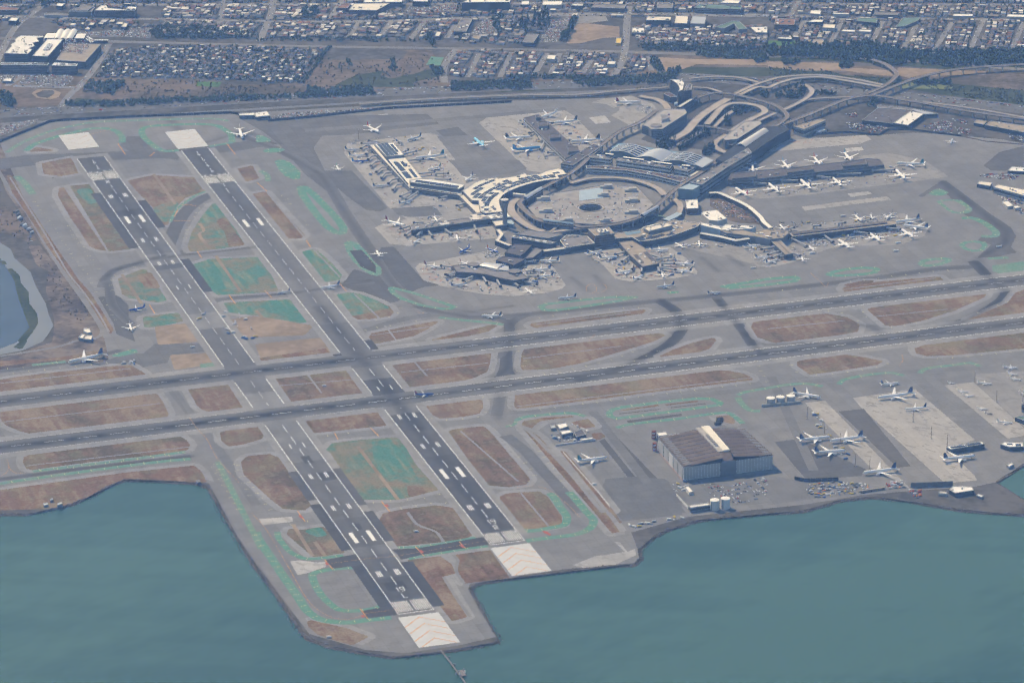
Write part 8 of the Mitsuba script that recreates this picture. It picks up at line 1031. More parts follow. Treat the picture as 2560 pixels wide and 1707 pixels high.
big('small cream square building at the far left road', M("-605.1,-2039.0 -627.8,-2056.8 -639.3,-2040.7 -617.1,-2022.5"), 10, 'wall_dark', 'roof_white'); big('grey office block behind the rail terminal', M("-753.9,-1985.9 -783.3,-1986.2 -804.8,-2005.9 -817.3,-1972.1 -782.1,-1951.6"), 15, 'wall_grey', 'roof_grey'); big('cream shed left of the grey block at the top left', M("-716.9,-2037.3 -736.2,-2023.4 -751.4,-1987.6 -740.9,-1979.0 -705.2,-2025.1"), 6, 'wall_light', 'roof_grey'); big('white peaked roof at the top left', M("-771.2,-2059.6 -788.0,-2076.0 -799.8,-2058.8 -776.5,-2045.1"), 9, 'wall_dark', 'roof_white'); big('small white kiosk in the car park at the left edge', M("-288.1,-1665.4 -306.1,-1678.0 -316.9,-1666.3 -299.1,-1647.0"), 5, 'wall_grey', 'roof_white')
for q_, l_ in ((M("-711.1,-1893.2 -723.6,-1904.2 -726.6,-1897.5 -714.1,-1886.5"), 'first'), (M("-719.1,-1874.1 -738.0,-1888.6 -742.9,-1876.1 -727.1,-1865.3"), 'second'), (M("-742.4,-1866.2 -753.2,-1872.0 -758.8,-1862.3 -748.4,-1854.0"), 'third'), (M("-769.9,-1832.7 -786.4,-1844.2 -794.3,-1832.1 -780.0,-1818.2"), 'fourth'), (M("-763.0,-1805.2 -790.4,-1824.4 -795.3,-1815.6 -770.9,-1793.2"), 'fifth')): big('%s from left of the small pale roofs behind the rail terminal' % l_, q_, 7, 'wall_dark', 'roof_cream')
for a in ((M("-789.8,-1935.5 -831.7,-1958.9 -839.8,-1950.0 -826.8,-1928.2 -846.2,-1885.5 -869.7,-1903.0 -880.9,-1883.5 -857.4,-1861.8"), 17, 'wall_brown', 'roof_white', 'brown block of flats with white roofs right of the top left road', 5), (M("-662.6,-2151.1 -676.0,-2150.9 -694.0,-2109.6 -679.8,-2096.3 -647.2,-2131.8"), 10, 'wall_brown', 'roof_red', 'long low brown building in the top left corner', 0), (M("-748.9,-1983.8 -779.7,-2000.4 -823.0,-1982.0 -817.2,-1966.7 -786.8,-1942.5"), 13, 'wall_grey', 'roof_grey', 'grey slab left of the brown block of flats', 0),
    (M("-1218.8,-1487.5 -1267.6,-1520.5 -1330.9,-1458.7 -1262.5,-1435.5"), 14, 'wall_brown', 'roof_cream', 'large cream roofed hall at the top', 3), (M("-1223.2,-1537.4 -1256.4,-1551.6 -1272.2,-1537.3 -1240.2,-1514.6"), 9, 'wall_brown', 'roof_red', 'red roofed building beside the large cream hall', 0), (M("-1433.1,-1312.4 -1469.7,-1323.1 -1539.0,-1247.4 -1514.2,-1228.2"), 22, 'glass_dark', 'roof_white', 'dark blue walled office slab at the top centre', 5), (M("-1292.1,-1513.5 -1321.8,-1539.3 -1381.7,-1466.5 -1358.2,-1445.7"), 13, 'wall_dark', 'roof_white', 'white roof behind the large cream hall', 2), (M("-1382.6,-1434.5 -1405.7,-1452.9 -1430.2,-1426.2 -1407.0,-1404.9"), 12, 'wall_dark', 'roof_white', 'small white roof between the cream hall and the blue office slab', 0),
    (M("-1273.9,-1179.1 -1370.4,-1248.6 -1388.6,-1228.8 -1293.4,-1155.1"), 9, 'wall_dark', 'roof_grey', 'grey flat warehouse beside the tree lined car park', 5), (M("-1218.6,-1186.5 -1249.4,-1210.8 -1253.6,-1199.4 -1223.5,-1175.8"), 8, 'wall_brown', 'roof_cream', 'small cream block below the grey flat warehouse', 0), (M("-1269.2,-1111.9 -1289.0,-1124.6 -1298.1,-1107.9 -1270.9,-1089.6"), 7, 'wall_light', 'roof_tan', 'tan shed at the foot of the car park', 0),
    (M("-1643.4,-894.2 -1669.8,-914.7 -1706.0,-869.5 -1681.1,-848.9"), 14, 'wall_dark', 'roof_cream', 'cream roofed block, left of three in a row at the top', 3), (M("-1671.9,-827.8 -1723.9,-870.8 -1740.3,-845.8 -1691.7,-803.4"), 13, 'wall_dark', 'roof_cream', 'cream roofed block with dark skylights, middle of three at the top', 0), (M("-1696.8,-799.2 -1749.3,-838.8 -1768.2,-812.6 -1717.8,-770.7"), 13, 'wall_grey', 'metal_roof', 'white grey block, right of three in a row at the top', 0), (M("-1717.0,-736.4 -1788.0,-742.7 -1791.6,-724.8 -1758.5,-670.5 -1739.6,-681.4 -1772.2,-725.0 -1723.7,-712.6"), 12, 'wall_grey', 'roof_green', 'triangular grey roof building right of the three blocks', 0), (M("-1783.7,-684.3 -1815.4,-656.8 -1775.6,-621.3 -1758.6,-642.6"), 8, 'wall_grey', 'roof_white', 'white roof with dark vents near the triangular roof', 5),
    (M("-1558.4,-860.6 -1589.8,-888.6 -1606.6,-866.1 -1577.4,-837.1"), 8, 'wall_grey', 'roof_white', 'white flat roof right of the wide road', 3), (M("-1546.3,-1222.8 -1572.4,-1245.0 -1584.7,-1231.6 -1560.5,-1208.8"), 10, 'wall_dark', 'roof_white', 'white roof at the top, left of the wide white pair', 0), (M("-1579.3,-1182.5 -1606.2,-1205.2 -1640.0,-1171.2 -1612.4,-1147.9"), 10, 'wall_light', 'roof_white', 'wide white roofed pair at the top', 0), (M("-1627.6,-1129.3 -1639.9,-1137.5 -1655.7,-1115.9 -1644.3,-1106.7"), 9, 'wall_dark', 'roof_white', 'white roof right of the wide white pair', 0), (M("-1319.9,-992.1 -1379.0,-1034.4 -1395.3,-1011.0 -1334.1,-969.8"), 9, 'wall_dark', 'roof_grey', 'dark warehouse below the tall dark trees', 0), (M("-1806.1,-885.8 -1839.2,-900.0 -1902.7,-816.3 -1872.7,-794.6"), 12, 'wall_grey', 'roof_green', 'long grey school block at the top', 3), (M("-1752.2,-960.3 -1782.4,-984.9 -1807.5,-957.5 -1775.1,-931.0"), 9, 'wall_grey', 'roof_grey', 'grey hall left of the long school block', 0), (M("-1887.9,-879.8 -1919.0,-886.5 -1940.5,-855.7 -1915.9,-840.6"), 9, 'wall_light', 'roof_white', 'white roof behind the long school block', 0), (M("-1647.3,-1081.9 -1674.6,-1095.3 -1723.2,-1035.1 -1695.0,-1015.6"), 9, 'wall_brown', 'roof_grey', 'long grey roof above the earth works', 0), (M("-1474.5,-834.6 -1507.1,-863.1 -1515.7,-853.8 -1479.9,-821.9"), 5, 'yellow_cover', 'yellow_cover', 'yellow covered heap at the earth works', 0), (M("-1263.8,-857.2 -1288.8,-876.5 -1299.9,-860.4 -1272.0,-837.8"), 8, 'wall_light', 'roof_white', 'white roofed flats between two streets below the railway', 0), (M("-1329.9,-724.6 -1351.7,-740.3 -1360.6,-724.1 -1341.5,-709.4"), 7, 'wall_light', 'roof_white', 'white roofs left of the wide road below the railway', 0), (M("-1411.1,-691.3 -1423.0,-700.8 -1427.9,-691.4 -1416.5,-681.4"), 6, 'wall_grey', 'roof_white', 'single white roof at the end of the last street', 0),
    (M("-1825.3,-643.0 -1865.9,-675.6 -1894.5,-637.3 -1852.0,-604.1"), 14, 'wall_brown', 'roof_red', 'reddish school building above the playing field', 3), (M("-1758.7,-489.2 -1800.9,-517.7 -1828.8,-494.2 -1808.1,-462.5 -1777.0,-462.6"), 6, 'wall_light', 'roof_tan', 'round pale low building right of the playing field', 0), (M("-1760.7,-575.1 -1770.6,-582.1 -1790.7,-556.1 -1778.2,-546.5"), 6, 'wall_dark', 'roof_white', 'thin white roof by the playing field', 0), (M("-1904.5,-610.2 -1932.9,-614.3 -1948.6,-594.3 -1930.1,-582.3"), 9, 'wall_dark', 'roof_white', 'white slab roof at the left of the right street grid', 0), (M("-1966.2,-655.6 -1990.6,-671.7 -2005.3,-651.3 -1976.7,-629.9"), 9, 'wall_light', 'roof_white', 'bright white gabled roof near the top right', 0), (M("-2003.4,-613.1 -2013.0,-619.7 -2035.9,-589.0 -2025.9,-581.5"), 8, 'wall_light', 'roof_white', 'long white roof above the right street grid', 0), (M("-1990.2,-525.7 -2014.4,-541.3 -2041.8,-504.5 -2010.6,-479.7"), 10, 'wall_dark', 'roof_green', 'dark green grey slab in the right street grid', 0), (M("-1903.2,-498.8 -1917.7,-507.9 -1935.4,-483.1 -1921.6,-471.9"), 8, 'wall_light', 'roof_white', 'white slab roof in the right street grid, left', 0), (M("-1930.4,-469.3 -1944.9,-478.3 -1961.3,-454.8 -1947.0,-444.3"), 8, 'wall_light', 'roof_white', 'white slab roof in the right street grid, right', 0), (M("-1894.6,-551.4 -1919.7,-569.9 -1936.3,-546.3 -1909.3,-525.7"), 9, 'wall_light', 'roof_cream', 'cream roof in the right street grid', 0), (M("-2066.4,-537.4 -2088.2,-549.0 -2119.6,-503.4 -2101.7,-491.8"), 8, 'wall_grey', 'roof_grey', 'long grey store across the upper road', 0), (M("-2023.8,-432.9 -2097.7,-471.2 -2129.7,-443.4 -2104.2,-429.0 -2046.9,-421.8"), 6, 'wall_grey', 'roof_green', 'green canopied yard in the right street grid', 0), (M("-2183.8,-388.2 -2201.8,-399.6 -2230.7,-362.4 -2215.0,-351.3"), 8, 'wall_light', 'roof_white', 'pair of white roofs along the upper road at the right', 0), (M("-2267.5,-289.8 -2286.5,-301.6 -2332.0,-237.8 -2314.8,-224.2"), 8, 'wall_light', 'roof_white', 'long white roof at the top right edge', 0), (M("-2326.3,-301.6 -2340.0,-310.9 -2346.5,-301.0 -2332.4,-290.7"), 7, 'wall_light', 'roof_white', 'small white roof above the long one at the top right', 0)): big(a[4], a[0], a[1], a[2], a[3], units=a[5] and 4 or 0, bands=a[5])
k = tag(key('water_tank'), 'white domed water tank beside the cream roofed blocks', 'tank'); q_ = M("-1622.3,-869.1")[0]; add(key('shell', k), lathe(q_[0], q_[1], [(6.5, 0), (6.5, 7)], 16, False), 'white_wall'); add(key('dome', k), lathe(q_[0], q_[1], [(6.6, 7), (5, 9), (2.4, 10.2), (.2, 10.5)], 16), 'roof_white'); BIG.append(Point(*q_).buffer(14))
BIGU = unary_union(BIG+[Polygon(s_) for s_ in LOTS]+[Polygon(M("-1406.1,-930.2 -1593.9,-1072.7 -1638.6,-1024.0 -1596.4,-936.4 -1488.7,-826.7")), Polygon(M("-999.3,-1332.1 -751.6,-1141.2 -971.6,-902.5 -1065.8,-1006.8 -1165.9,-1150.8")), Polygon(M("-498.0,-1493.4 -689.7,-1233.9 -592.3,-1125.0 -269.2,-1413.2 -408.0,-1425.1"))])
# houses: the largest three hundred one by one, the rest as one mesh
def house_parts(gable):
    if gable: w = prism(box(-.5, -.5, .5, .5), 0, .6, roof=False); r = (np.array([(-.53, -.55, .58), (.53, -.55, .58), (.53, 0, 1), (-.53, 0, 1), (.53, .55, .58), (-.53, .55, .58), (-.5, -.5, .6), (-.5, .5, .6), (.5, -.5, .6), (.5, .5, .6)]), np.array([(0, 1, 2), (0, 2, 3), (3, 2, 4), (3, 4, 5), (6, 3, 7), (8, 9, 2)]))
    else: w = prism(box(-.5, -.5, .5, .5), 0, .93, roof=False); r = cat([prism(box(-.52, -.52, .52, .52), .93, 1)])
    return w, r
HW, HR = {}, {}
for g_ in (0, 1): w_, r_ = house_parts(g_); HW[g_], HR[g_] = (mikit.ply(w_), w_), (mikit.ply(r_), r_)
ROOFS = [('roof_dark', 'dark', (.155, .15, .15)), ('roof_dark', 'dark', (.155, .15, .15)), ('roof_grey', 'grey', (.22, .215, .215)), ('roof_grey', 'grey', (.22, .215, .215)), ('roof_tan', 'tan', (.30, .265, .22)), ('roof_red', 'reddish', (.24, .14, .11)), ('roof_white', 'white', (.60, .58, .53))]
WALLS = ['wall_light', 'white_wall', 'roof_tan', 'wall_grey', 'wall_brown']; WV = {'wall_light': (.5, .5, .48), 'white_wall': (.66, .65, .63), 'roof_tan': (.4, .35, .29), 'wall_grey': (.3, .31, .32), 'wall_brown': (.2, .15, .13)}
HOUSES, TREES = [], []
def zone(pts, where, row, pitch, jit, trees, size=(9, 13), whites=1.0, irregular=False):
    p = as_poly(pts).difference(BLOCKED).difference(STREETP).difference(BIGU)
    d = STREET_D; n = np.array([-d[1], d[0]]); c = np.array(p.centroid.coords[0]); R = 900; a0 = math.atan2(d[1], d[0]); pp = p.buffer(-5)
    from shapely import contains_xy
    I, J = np.meshgrid(np.arange(-R, R, row), np.arange(-R, R, pitch)); I, J = I.ravel(), J.ravel(); rr = np.random.default_rng(int(abs(c[0]))); I = I+rr.uniform(-jit, jit, len(I)); J = J+rr.uniform(-jit, jit, len(J))
    X = c[0]+n[0]*I+d[0]*J; Y = c[1]+n[1]*I+d[1]*J; ok = contains_xy(pp, X, Y)
    for x, y in zip(X[ok], Y[ok]):
        if rt.random() < .1: continue
        wz = rt.random(); roof = ROOFS[-1] if wz < .13*whites else ROOFS[rt.randrange(6)]
        if irregular and rt.random() < .5: a = a0+rt.uniform(-.4, .4)
        else: a = a0+(math.pi/2 if rt.random() < .4 else 0)
        HOUSES.append((x, y, a, rt.uniform(*size)*1.12, rt.uniform(*size)*.76, rt.uniform(4.5, 7.5), rt.random() < .72 and roof[1] != 'white', roof, rt.choice(WALLS), where))
    A = pp.area; nt = int(A*trees); x0, y0, x1, y1 = pp.bounds; k_ = max(1, int(nt*(x1-x0)*(y1-y0)/max(A, 1))); X, Y = rr.uniform(x0, x1, k_), rr.uniform(y0, y1, k_); ok = contains_xy(pp, X, Y)
    for x, y in zip(X[ok], Y[ok]): TREES.append((x, y, rt.uniform(2.2, 4.6), rt.uniform(4, 9), 0))
Z = (P("B1 1740,470 2350,435 C1 0,470 1000,510 1330,505 1290,650 900,705 0,710 B1 1900,725 1760,690".replace('C1 ', '')) if False else None)
zone(M("-1166.8,-1095.9 -1292.1,-999.2 -1423.0,-768.2 -1479.1,-707.3 -1383.3,-627.7 -1278.7,-665.3 -1120.4,-827.7 -1038.6,-907.0 -1028.2,-946.7"), 'in the street grid between railway and freeway', 13.5, 12.8, 1.5, 0.0028)
zone(M("-607.9,-1679.1 -702.2,-1655.8 -893.8,-1462.3 -999.3,-1332.6 -756.7,-1147.0 -687.5,-1231.5 -654.2,-1305.3 -605.5,-1367.7 -498.5,-1493.3 -456.7,-1538.6"), 'in the leafy quarter at the left', 13.9, 14.4, 5.0, 0.0072, (7, 11), 1.5, True)
zone(M("-433.3,-1545.1 -479.8,-1471.1 -398.6,-1395.9 -361.6,-1473.0"), 'in the leafy corner by the creek', 15.7, 17.0, 6.0, 0.0103, (7, 11), .6, True)
zone(M("-846.5,-1757.1 -1148.1,-2104.6 -1309.8,-1927.6 -1643.3,-1562.9 -1251.2,-1163.6 -930.2,-1502.9 -792.1,-1693.7"), 'above the railway, left half', 14.8, 13.6, 3.0, 0.0048, (10, 16), 1.9)
zone(M("-1641.9,-1564.4 -2177.9,-978.2 -1906.6,-736.2 -1664.6,-974.1 -1467.0,-1173.9 -1266.8,-1176.8"), 'along the top edge, centre', 15.7, 14.4, 3.0, 0.0045, (10, 17), 1.6)
zone(M("-1611.5,-923.6 -1838.9,-675.9 -1696.8,-549.1 -1527.7,-752.8 -1533.3,-836.4"), 'in the terraces right of the wide road', 13.1, 11.9, 2.0, 0.0031, (9, 14), 1.2)
zone(M("-2177.9,-978.2 -2662.0,-448.7 -2133.9,-34.4 -1926.0,-250.7 -1821.7,-433.0 -1762.1,-607.4"), 'in the street grid at the top right', 13.9, 12.3, 1.5, 0.0045, (9, 13), 1.3)
zone(M("-817.3,-2466.3 -1146.0,-2106.8 -957.7,-1887.0 -857.0,-1964.9 -761.6,-2079.7 -596.4,-2060.5 -543.6,-2118.1"), 'in the top left corner', 16.5, 16.1, 4.0, 0.0077, (10, 16), .8)
zone(M("-698.1,-2001.7 -793.6,-1949.8 -846.5,-1757.1 -826.2,-1748.3 -646.4,-1862.5"), 'behind the rail terminal', 20.9, 20.4, 6.0, 0.0034, (12, 18), 1.0)
zone(M("-1262.0,-1171.9 -1378.4,-1249.7 -1484.3,-1196.7 -1585.5,-1086.3 -1410.8,-929.7 -1311.1,-1018.2 -1225.8,-1121.1"), 'around the dark warehouse', 20.9, 18.7, 6.0, 0.0038, (11, 18), 1.0)
def seen(h): return -np.linalg.norm(np.array([h[0], h[1], 0])-CAM)+h[3]*12
HOUSES.sort(key=lambda h: -seen(h))
inview = []
for h in HOUSES:
    v = np.array([h[0], h[1], 3])-CAM; z = v@_f
    if abs(v@_r/z) < 0.1195 and abs(v@_u/z) < 0.0795: inview.append(h)
near, nset = inview[:300], set(id(h) for h in inview[:300])
ORDN = lambda i: (ORD[i] if i < 10 else '%d%s' % (i+1, 'th' if 10 <= (i % 100) <= 19 else {0: 'st', 1: 'nd', 2: 'rd'}.get(i % 10, 'th')))
_n = np.array([-STREET_D[1], STREET_D[0]]); LAB = {}
for w_ in sorted(set(h[9] for h in near)):
    hs = [h for h in near if h[9] == w_]; rowk = {}
    for h in hs: rowk.setdefault(round(float(np.dot(_n, h[:2]))/13.5), []).append(h)
    right = 1 if _n@_r[:2] > 0 else -1
    for ri, rk in enumerate(sorted(rowk, key=lambda q: q*right)):
        for pi, h in enumerate(sorted(rowk[rk], key=lambda h: np.linalg.norm(np.array(h[:2])-CAM[:2]))): LAB[id(h)] = '%s from the freeway in the %s row from left' % (ORDN(pi), ORDN(ri))
for hh_ in near:
    x, y, a, lx, ly, h, g, roof, wall, where = hh_
    k = tag(key('house'), '%s %s house, %s %s' % (roof[1], 'gabled' if g else 'flat', LAB[id(hh_)], {'in the street grid between railway and freeway': 'below the railway', 'in the leafy quarter at the left': 'in leafy quarter', 'in the leafy corner by the creek': 'by the creek'}.get(where, 'above the railway')), 'house', '%s roofed %s houses %s' % (roof[1], 'gabled' if g else 'flat topped', where))
    m = TM().translate([x, y, 0.02]).rotate([0, 0, 1], math.degrees(a)).scale([lx, ly, h])
    scene[key('wall', k)] = {**HW[int(g)][0], 'bsdf': {'type': 'ref', 'id': wall}, 'to_world': m}; scene[key('roof', k)] = {**HR[int(g)][0], 'bsdf': {'type': 'ref', 'id': roof[0]}, 'to_world': m}
Vs, Fs, Cs, n0 = [], [], [], 0
for hh in HOUSES:
    if id(hh) in nset: continue
    x, y, a, lx, ly, h, g, roof, wall, where = hh; c, s = math.cos(a), math.sin(a); t = rt.uniform(.8, 1.2)
    for (_, (v, f)), col in ((HW[int(g)], WV[wall]), (HR[int(g)], roof[2])):
        X = v[:, 0]*lx; Y = v[:, 1]*ly; Vs.append(np.c_[x+X*c-Y*s, y+X*s+Y*c, .02+v[:, 2]*h]); Fs.append(cat([(v, f)])[1]+n0); n0 += len(v); Cs.append(np.tile(np.array(col)*t, (len(v), 1)))
add(tag(key('far_houses'), 'mass of small houses filling the far blocks of the town', 'houses', kind='stuff'), (np.vstack(Vs), np.vstack(Fs)), 'vertex_paint', color=np.clip(np.vstack(Cs), 0, .9))
# ------------------------------------------------------------------ trees
rg = np.random.default_rng(9)
ICO = trimesh.creation.icosphere(subdivisions=0); ICO1 = trimesh.creation.icosphere(subdivisions=1)
def clump(r, h, base, n, seed, shape=1.0):
    """A crown: ragged clumps heaped round the stem, with loose leaf sprays at the edge."""
    g = np.random.default_rng(seed); ms = []
    for i in range(n):
        t = (i+.5)/n; a = g.uniform(0, 6.28); rr = r*(.62*math.sin(math.pi*min(1, .25+.75*t))*g.uniform(.3, 1)) if shape == 1 else r*.45*(1-t)*g.uniform(.2, 1)
        s = r*g.uniform(.38, .6)*(1 if shape == 1 else (1.15-t*.8)); v = np.array(ICO1.vertices)*g.uniform(.65, 1.2, (42, 1))*s; v[:, 2] *= .85 if shape == 1 else 1.5
        ms.append((v+[rr*math.cos(a), rr*math.sin(a), base+(h-base)*(.15+.78*t)], np.array(ICO1.faces)))
    for i in range(26):
        d = g.normal(size=3); d /= np.linalg.norm(d); z = base+(h-base)*(.5+.48*d[2]); k = r*(1.05 if shape == 1 else max(.15, 1.05-(z-base)/(h-base))); c = np.array([d[0]*k, d[1]*k, z]); o = g.normal(size=(3, 3))*r*.16; ms.append((c+o, np.array([[0, 1, 2]])))
    return cat(ms)
TRUNK = lathe(0, 0, [(.5, 0), (.32, .45), (.2, 1)], 7)
def limbs(h):
    ms = [(np.array(TRUNK[0])*[.9, .9, h*.7], TRUNK[1])]
    for a in (0.3, 2.4, 4.4): m = box_m(0, 0, 0, .25, .25, h*.3); v = np.array(m[0]); v[:, 0] += v[:, 2]*.55*math.cos(a); v[:, 1] += v[:, 2]*.55*math.sin(a); v[:, 2] += h*.38; ms.append((v, m[1]))
    return cat(ms)
def leaf_bsdf(nm, c, d): scene[nm] = {'type': 'twosided', 'bsdf': {'type': 'diffuse', 'reflectance': mikit.proc(lambda p, n, uv: mikit.mix(c, d, mikit.fbm(p.x/2.2, p.y/2.2, p.z/2.2, 3)))}}
leaf_bsdf('leaf_dark', (.018, .035, .02), (.05, .075, .035)); leaf_bsdf('leaf_mid', (.035, .055, .025), (.085, .10, .05)); leaf_bsdf('leaf_dry', (.07, .065, .035), (.14, .12, .07))
BROAD = [(mikit.ply(clump(4.2, 9, 2.2, 7, 40+i)), mikit.ply(limbs(9))) for i in range(5)]; TALL = [(mikit.ply(clump(3.4, 16, 1.5, 9, 60+i, 0)), mikit.ply(limbs(16))) for i in range(4)]
def tree(x, y, s, kind, mat, label, group):
    k = tag(key('tree'), label, 'tree', group); c, t = (TALL if kind else BROAD)[rt.randrange(4)]; m = TM().translate([x, y, 0]).rotate([0, 0, 1], rt.uniform(0, 360)).scale(float(s))
    scene[key('crown', k)] = {**c, 'bsdf': {'type': 'ref', 'id': mat}, 'to_world': m}; scene[key('trunk', k)] = {**t, 'bsdf': {'type': 'ref', 'id': 'wall_brown'}, 'to_world': m}
def wood(p, n, sp, seed): return inside(p, n, sp, seed)
# woods that read as one mass
WOOD = []
def mass(p, n, r=(2.6, 5), h=(6, 12), c=(.046, .062, .038), seed=0):
    for x, y in inside(p, n, 3.2, seed): WOOD.append((x, y, rt.uniform(*r), rt.uniform(*h), c))
for p_, n_, l_, k_, s_ in ((M("-970.3,-234.9 -1015.3,-247.5 -1022.7,-224.8 -1001.5,-195.4 -960.3,-188.0 -948.2,-201.1"), 26, 'tall dark evergreen in the grove between the main hall and the long garage', 1, 1.05), (M("-988.8,-180.3 -1031.9,-197.4 -1109.0,-219.5 -1083.4,-194.3 -1028.4,-177.9 -980.9,-160.0 -968.7,-161.7"), 34, 'tall dark evergreen in the middle grove above the main hall', 1, 1.05), (M("-1001.4,-120.7 -1038.3,-138.4 -1055.1,-137.5 -1032.6,-104.2 -996.3,-91.9 -985.0,-104.1"), 18, 'tall dark evergreen in the right grove above the main hall', 1, 1.0), (M("-1210.5,-246.7 -1224.9,-243.2 -1187.3,-205.9 -1176.1,-212.1"), 12, 'dark evergreen in the clump between the two ramps', 1, .9), (M("-1110.6,-217.7 -1136.6,-225.1 -1094.0,-182.8 -1080.8,-185.4"), 9, 'dark evergreen under the guideway bridge', 1, .9), (M("-1300.4,-295.1 -1335.7,-269.1 -1311.8,-246.0 -1259.6,-241.8 -1229.8,-237.8"), 22, 'dark tree inside the looping ramp', 0, 1.0), (M("-1470.8,-297.7 -1533.4,-293.1 -1507.9,-257.5 -1454.9,-227.4 -1413.8,-247.2 -1411.3,-274.7"), 26, 'dark tree inside the short looping ramp', 0, 1.1), (M("-1503.5,-237.1 -1537.1,-200.7 -1519.5,-182.2 -1486.2,-212.2"), 9, 'small tree below the freeway by the loop', 0, .8), (M("-1422.7,-324.7 -1445.5,-325.1 -1401.2,-285.6 -1389.5,-298.3"), 6, 'round tree by the upper ramps', 0, 1.0)):
    mass(p_, int(n_*2.2), (2, 3.6), (6, 11), (.014, .024, .018), n_+500)
    for x, y in wood(p_, n_, 5.2, n_): tree(x, y, s_*rt.uniform(.8, 1.15), k_, 'leaf_dark', l_, l_.replace('evergreen', 'evergreens').replace('tree ', 'trees '))
for i, x in enumerate(np.linspace(0, 1, 11)): q_ = lerp(M("-1238.0,-540.1")[0], M("-1299.7,-502.2")[0], x); tree(q_[0], q_[1], .7, 1, 'leaf_dark', 'small dark tree in the row along the low viaduct left of the hotel', 'row of small dark trees left of the hotel')
for p_, n_, l_ in ((M("-1534.3,-1166.2 -1559.4,-1138.8 -1452.7,-1030.3 -1424.4,-1061.1"), 22, 'very tall dark tree in the stand above the dark warehouse'), (M("-1450.0,-1130.9 -1479.5,-1126.8 -1417.3,-1068.9 -1404.9,-1082.3"), 9, 'very tall dark tree left of the stand above the dark warehouse'), (M("-1564.4,-1062.4 -1585.3,-1068.0 -1419.3,-943.0 -1397.1,-946.7"), 24, 'dark tree in the diagonal row beside the earth works'), (M("-1224.9,-1223.2 -1239.0,-1207.8 -1172.9,-1143.2 -1162.4,-1154.6"), 8, 'tall dark tree by the railway bend'), (M("-797.5,-2158.0 -814.0,-2140.0 -763.8,-2078.4 -744.8,-2084.6"), 10, 'tall dark tree beside the top left road'), (M("-1176.4,-1606.7 -1201.7,-1579.1 -1152.5,-1525.6 -1129.2,-1551.0"), 14, 'dark tree in the block left of the cream hall'), (M("-231.9,-1603.4 -209.1,-1515.4 -184.5,-1492.6 -181.8,-1532.6"), 10, 'tree on the bank at the far left by the freeway'), (M("-1461.2,-1231.7 -1477.3,-1214.1 -1371.3,-1119.0 -1360.7,-1130.5"), 12, 'dark tree at the edge of the tree lined car park')):
    for x, y in wood(p_, n_, 6, n_+50): tree(x, y, rt.uniform(1.2, 1.7), 'very tall' in l_, 'leaf_dark', l_, l_+'s')
mass(M("-1702.2,-554.0 -1752.5,-512.7 -1802.8,-471.4 -1830.7,-427.6 -1886.3,-407.6 -1882.8,-370.9 -1894.9,-330.9 -1900.1,-285.1 -1903.5,-254.8 -1862.1,-220.3 -1778.5,-232.7 -1773.1,-277.7 -1759.1,-332.4 -1701.5,-316.3 -1701.2,-342.7 -1741.9,-351.0 -1648.2,-505.8"), 620, (3, 6), (10, 19), seed=1); mass(M("-1910.4,-260.6 -2088.4,-93.7 -2127.4,-11.3 -2043.0,54.7 -1997.2,-21.1 -1872.5,-130.6 -1841.6,-203.3"), 520, (3, 6), (9, 17), seed=2); mass(M("-1642.1,-459.5 -1673.1,-425.8 -1642.9,-406.1 -1617.2,-434.0"), 30, seed=21); mass(M("-1731.7,-349.0 -1752.3,-326.6 -1705.1,-299.4 -1688.0,-317.9"), 30, seed=22)
mass(M("-598.1,-1168.7 -710.7,-1078.0 -744.6,-1085.4 -790.5,-1035.6 -824.6,-973.3 -810.0,-957.8 -710.9,-1033.9 -598.0,-1131.3"), 230, (2, 4.5), (4, 9), seed=3); mass(M("-736.8,-1106.5 -753.3,-1094.9 -728.2,-1052.7 -698.7,-1072.2"), 40, seed=31); mass(M("-771.3,-1062.7 -845.6,-1013.8 -815.3,-970.8 -737.6,-1029.9"), 110, seed=32); mass(M("-991.3,-894.0 -1100.3,-807.6 -1057.5,-764.9 -945.8,-854.5"), 170, (2.5, 5), (5, 11), seed=4); mass(M("-1091.1,-798.4 -1124.5,-774.9 -1091.1,-734.8 -1048.4,-755.8"), 60, seed=41); mass(M("-1124.6,-839.0 -1137.9,-798.9 -1162.2,-798.2 -1218.1,-711.8 -1272.5,-659.2 -1380.5,-574.1 -1329.7,-526.8 -1225.5,-614.3 -1176.9,-654.4 -1201.1,-730.3 -1103.3,-810.7"), 330, (2.5, 5), (5, 11), seed=5); mass(M("-1406.2,-598.0 -1439.7,-587.7 -1365.2,-539.3 -1353.3,-552.2"), 60, seed=51); mass(M("-1456.9,-687.2 -1431.2,-649.2 -1399.3,-605.5 -1382.6,-610.6 -1409.3,-659.9 -1451.7,-692.8"), 40, (3, 5), (8, 14), seed=52)
mass(M("-290.7,-1439.4 -358.5,-1366.0 -459.7,-1293.7 -572.6,-1196.3 -620.7,-1156.7 -598.0,-1131.3 -432.0,-1261.5 -334.0,-1336.8 -271.9,-1416.4"), 330, (2.2, 4.6), (4, 10), seed=6); mass(M("-405.8,-1516.4 -482.3,-1459.0 -458.1,-1434.2 -398.2,-1397.9 -390.9,-1443.6 -387.0,-1485.8"), 90, (3, 5.5), (6, 12), seed=7); mass(M("-237.3,-1610.2 -247.6,-1599.1 -205.5,-1507.0 -179.4,-1498.1 -176.5,-1526.0"), 60, seed=71)
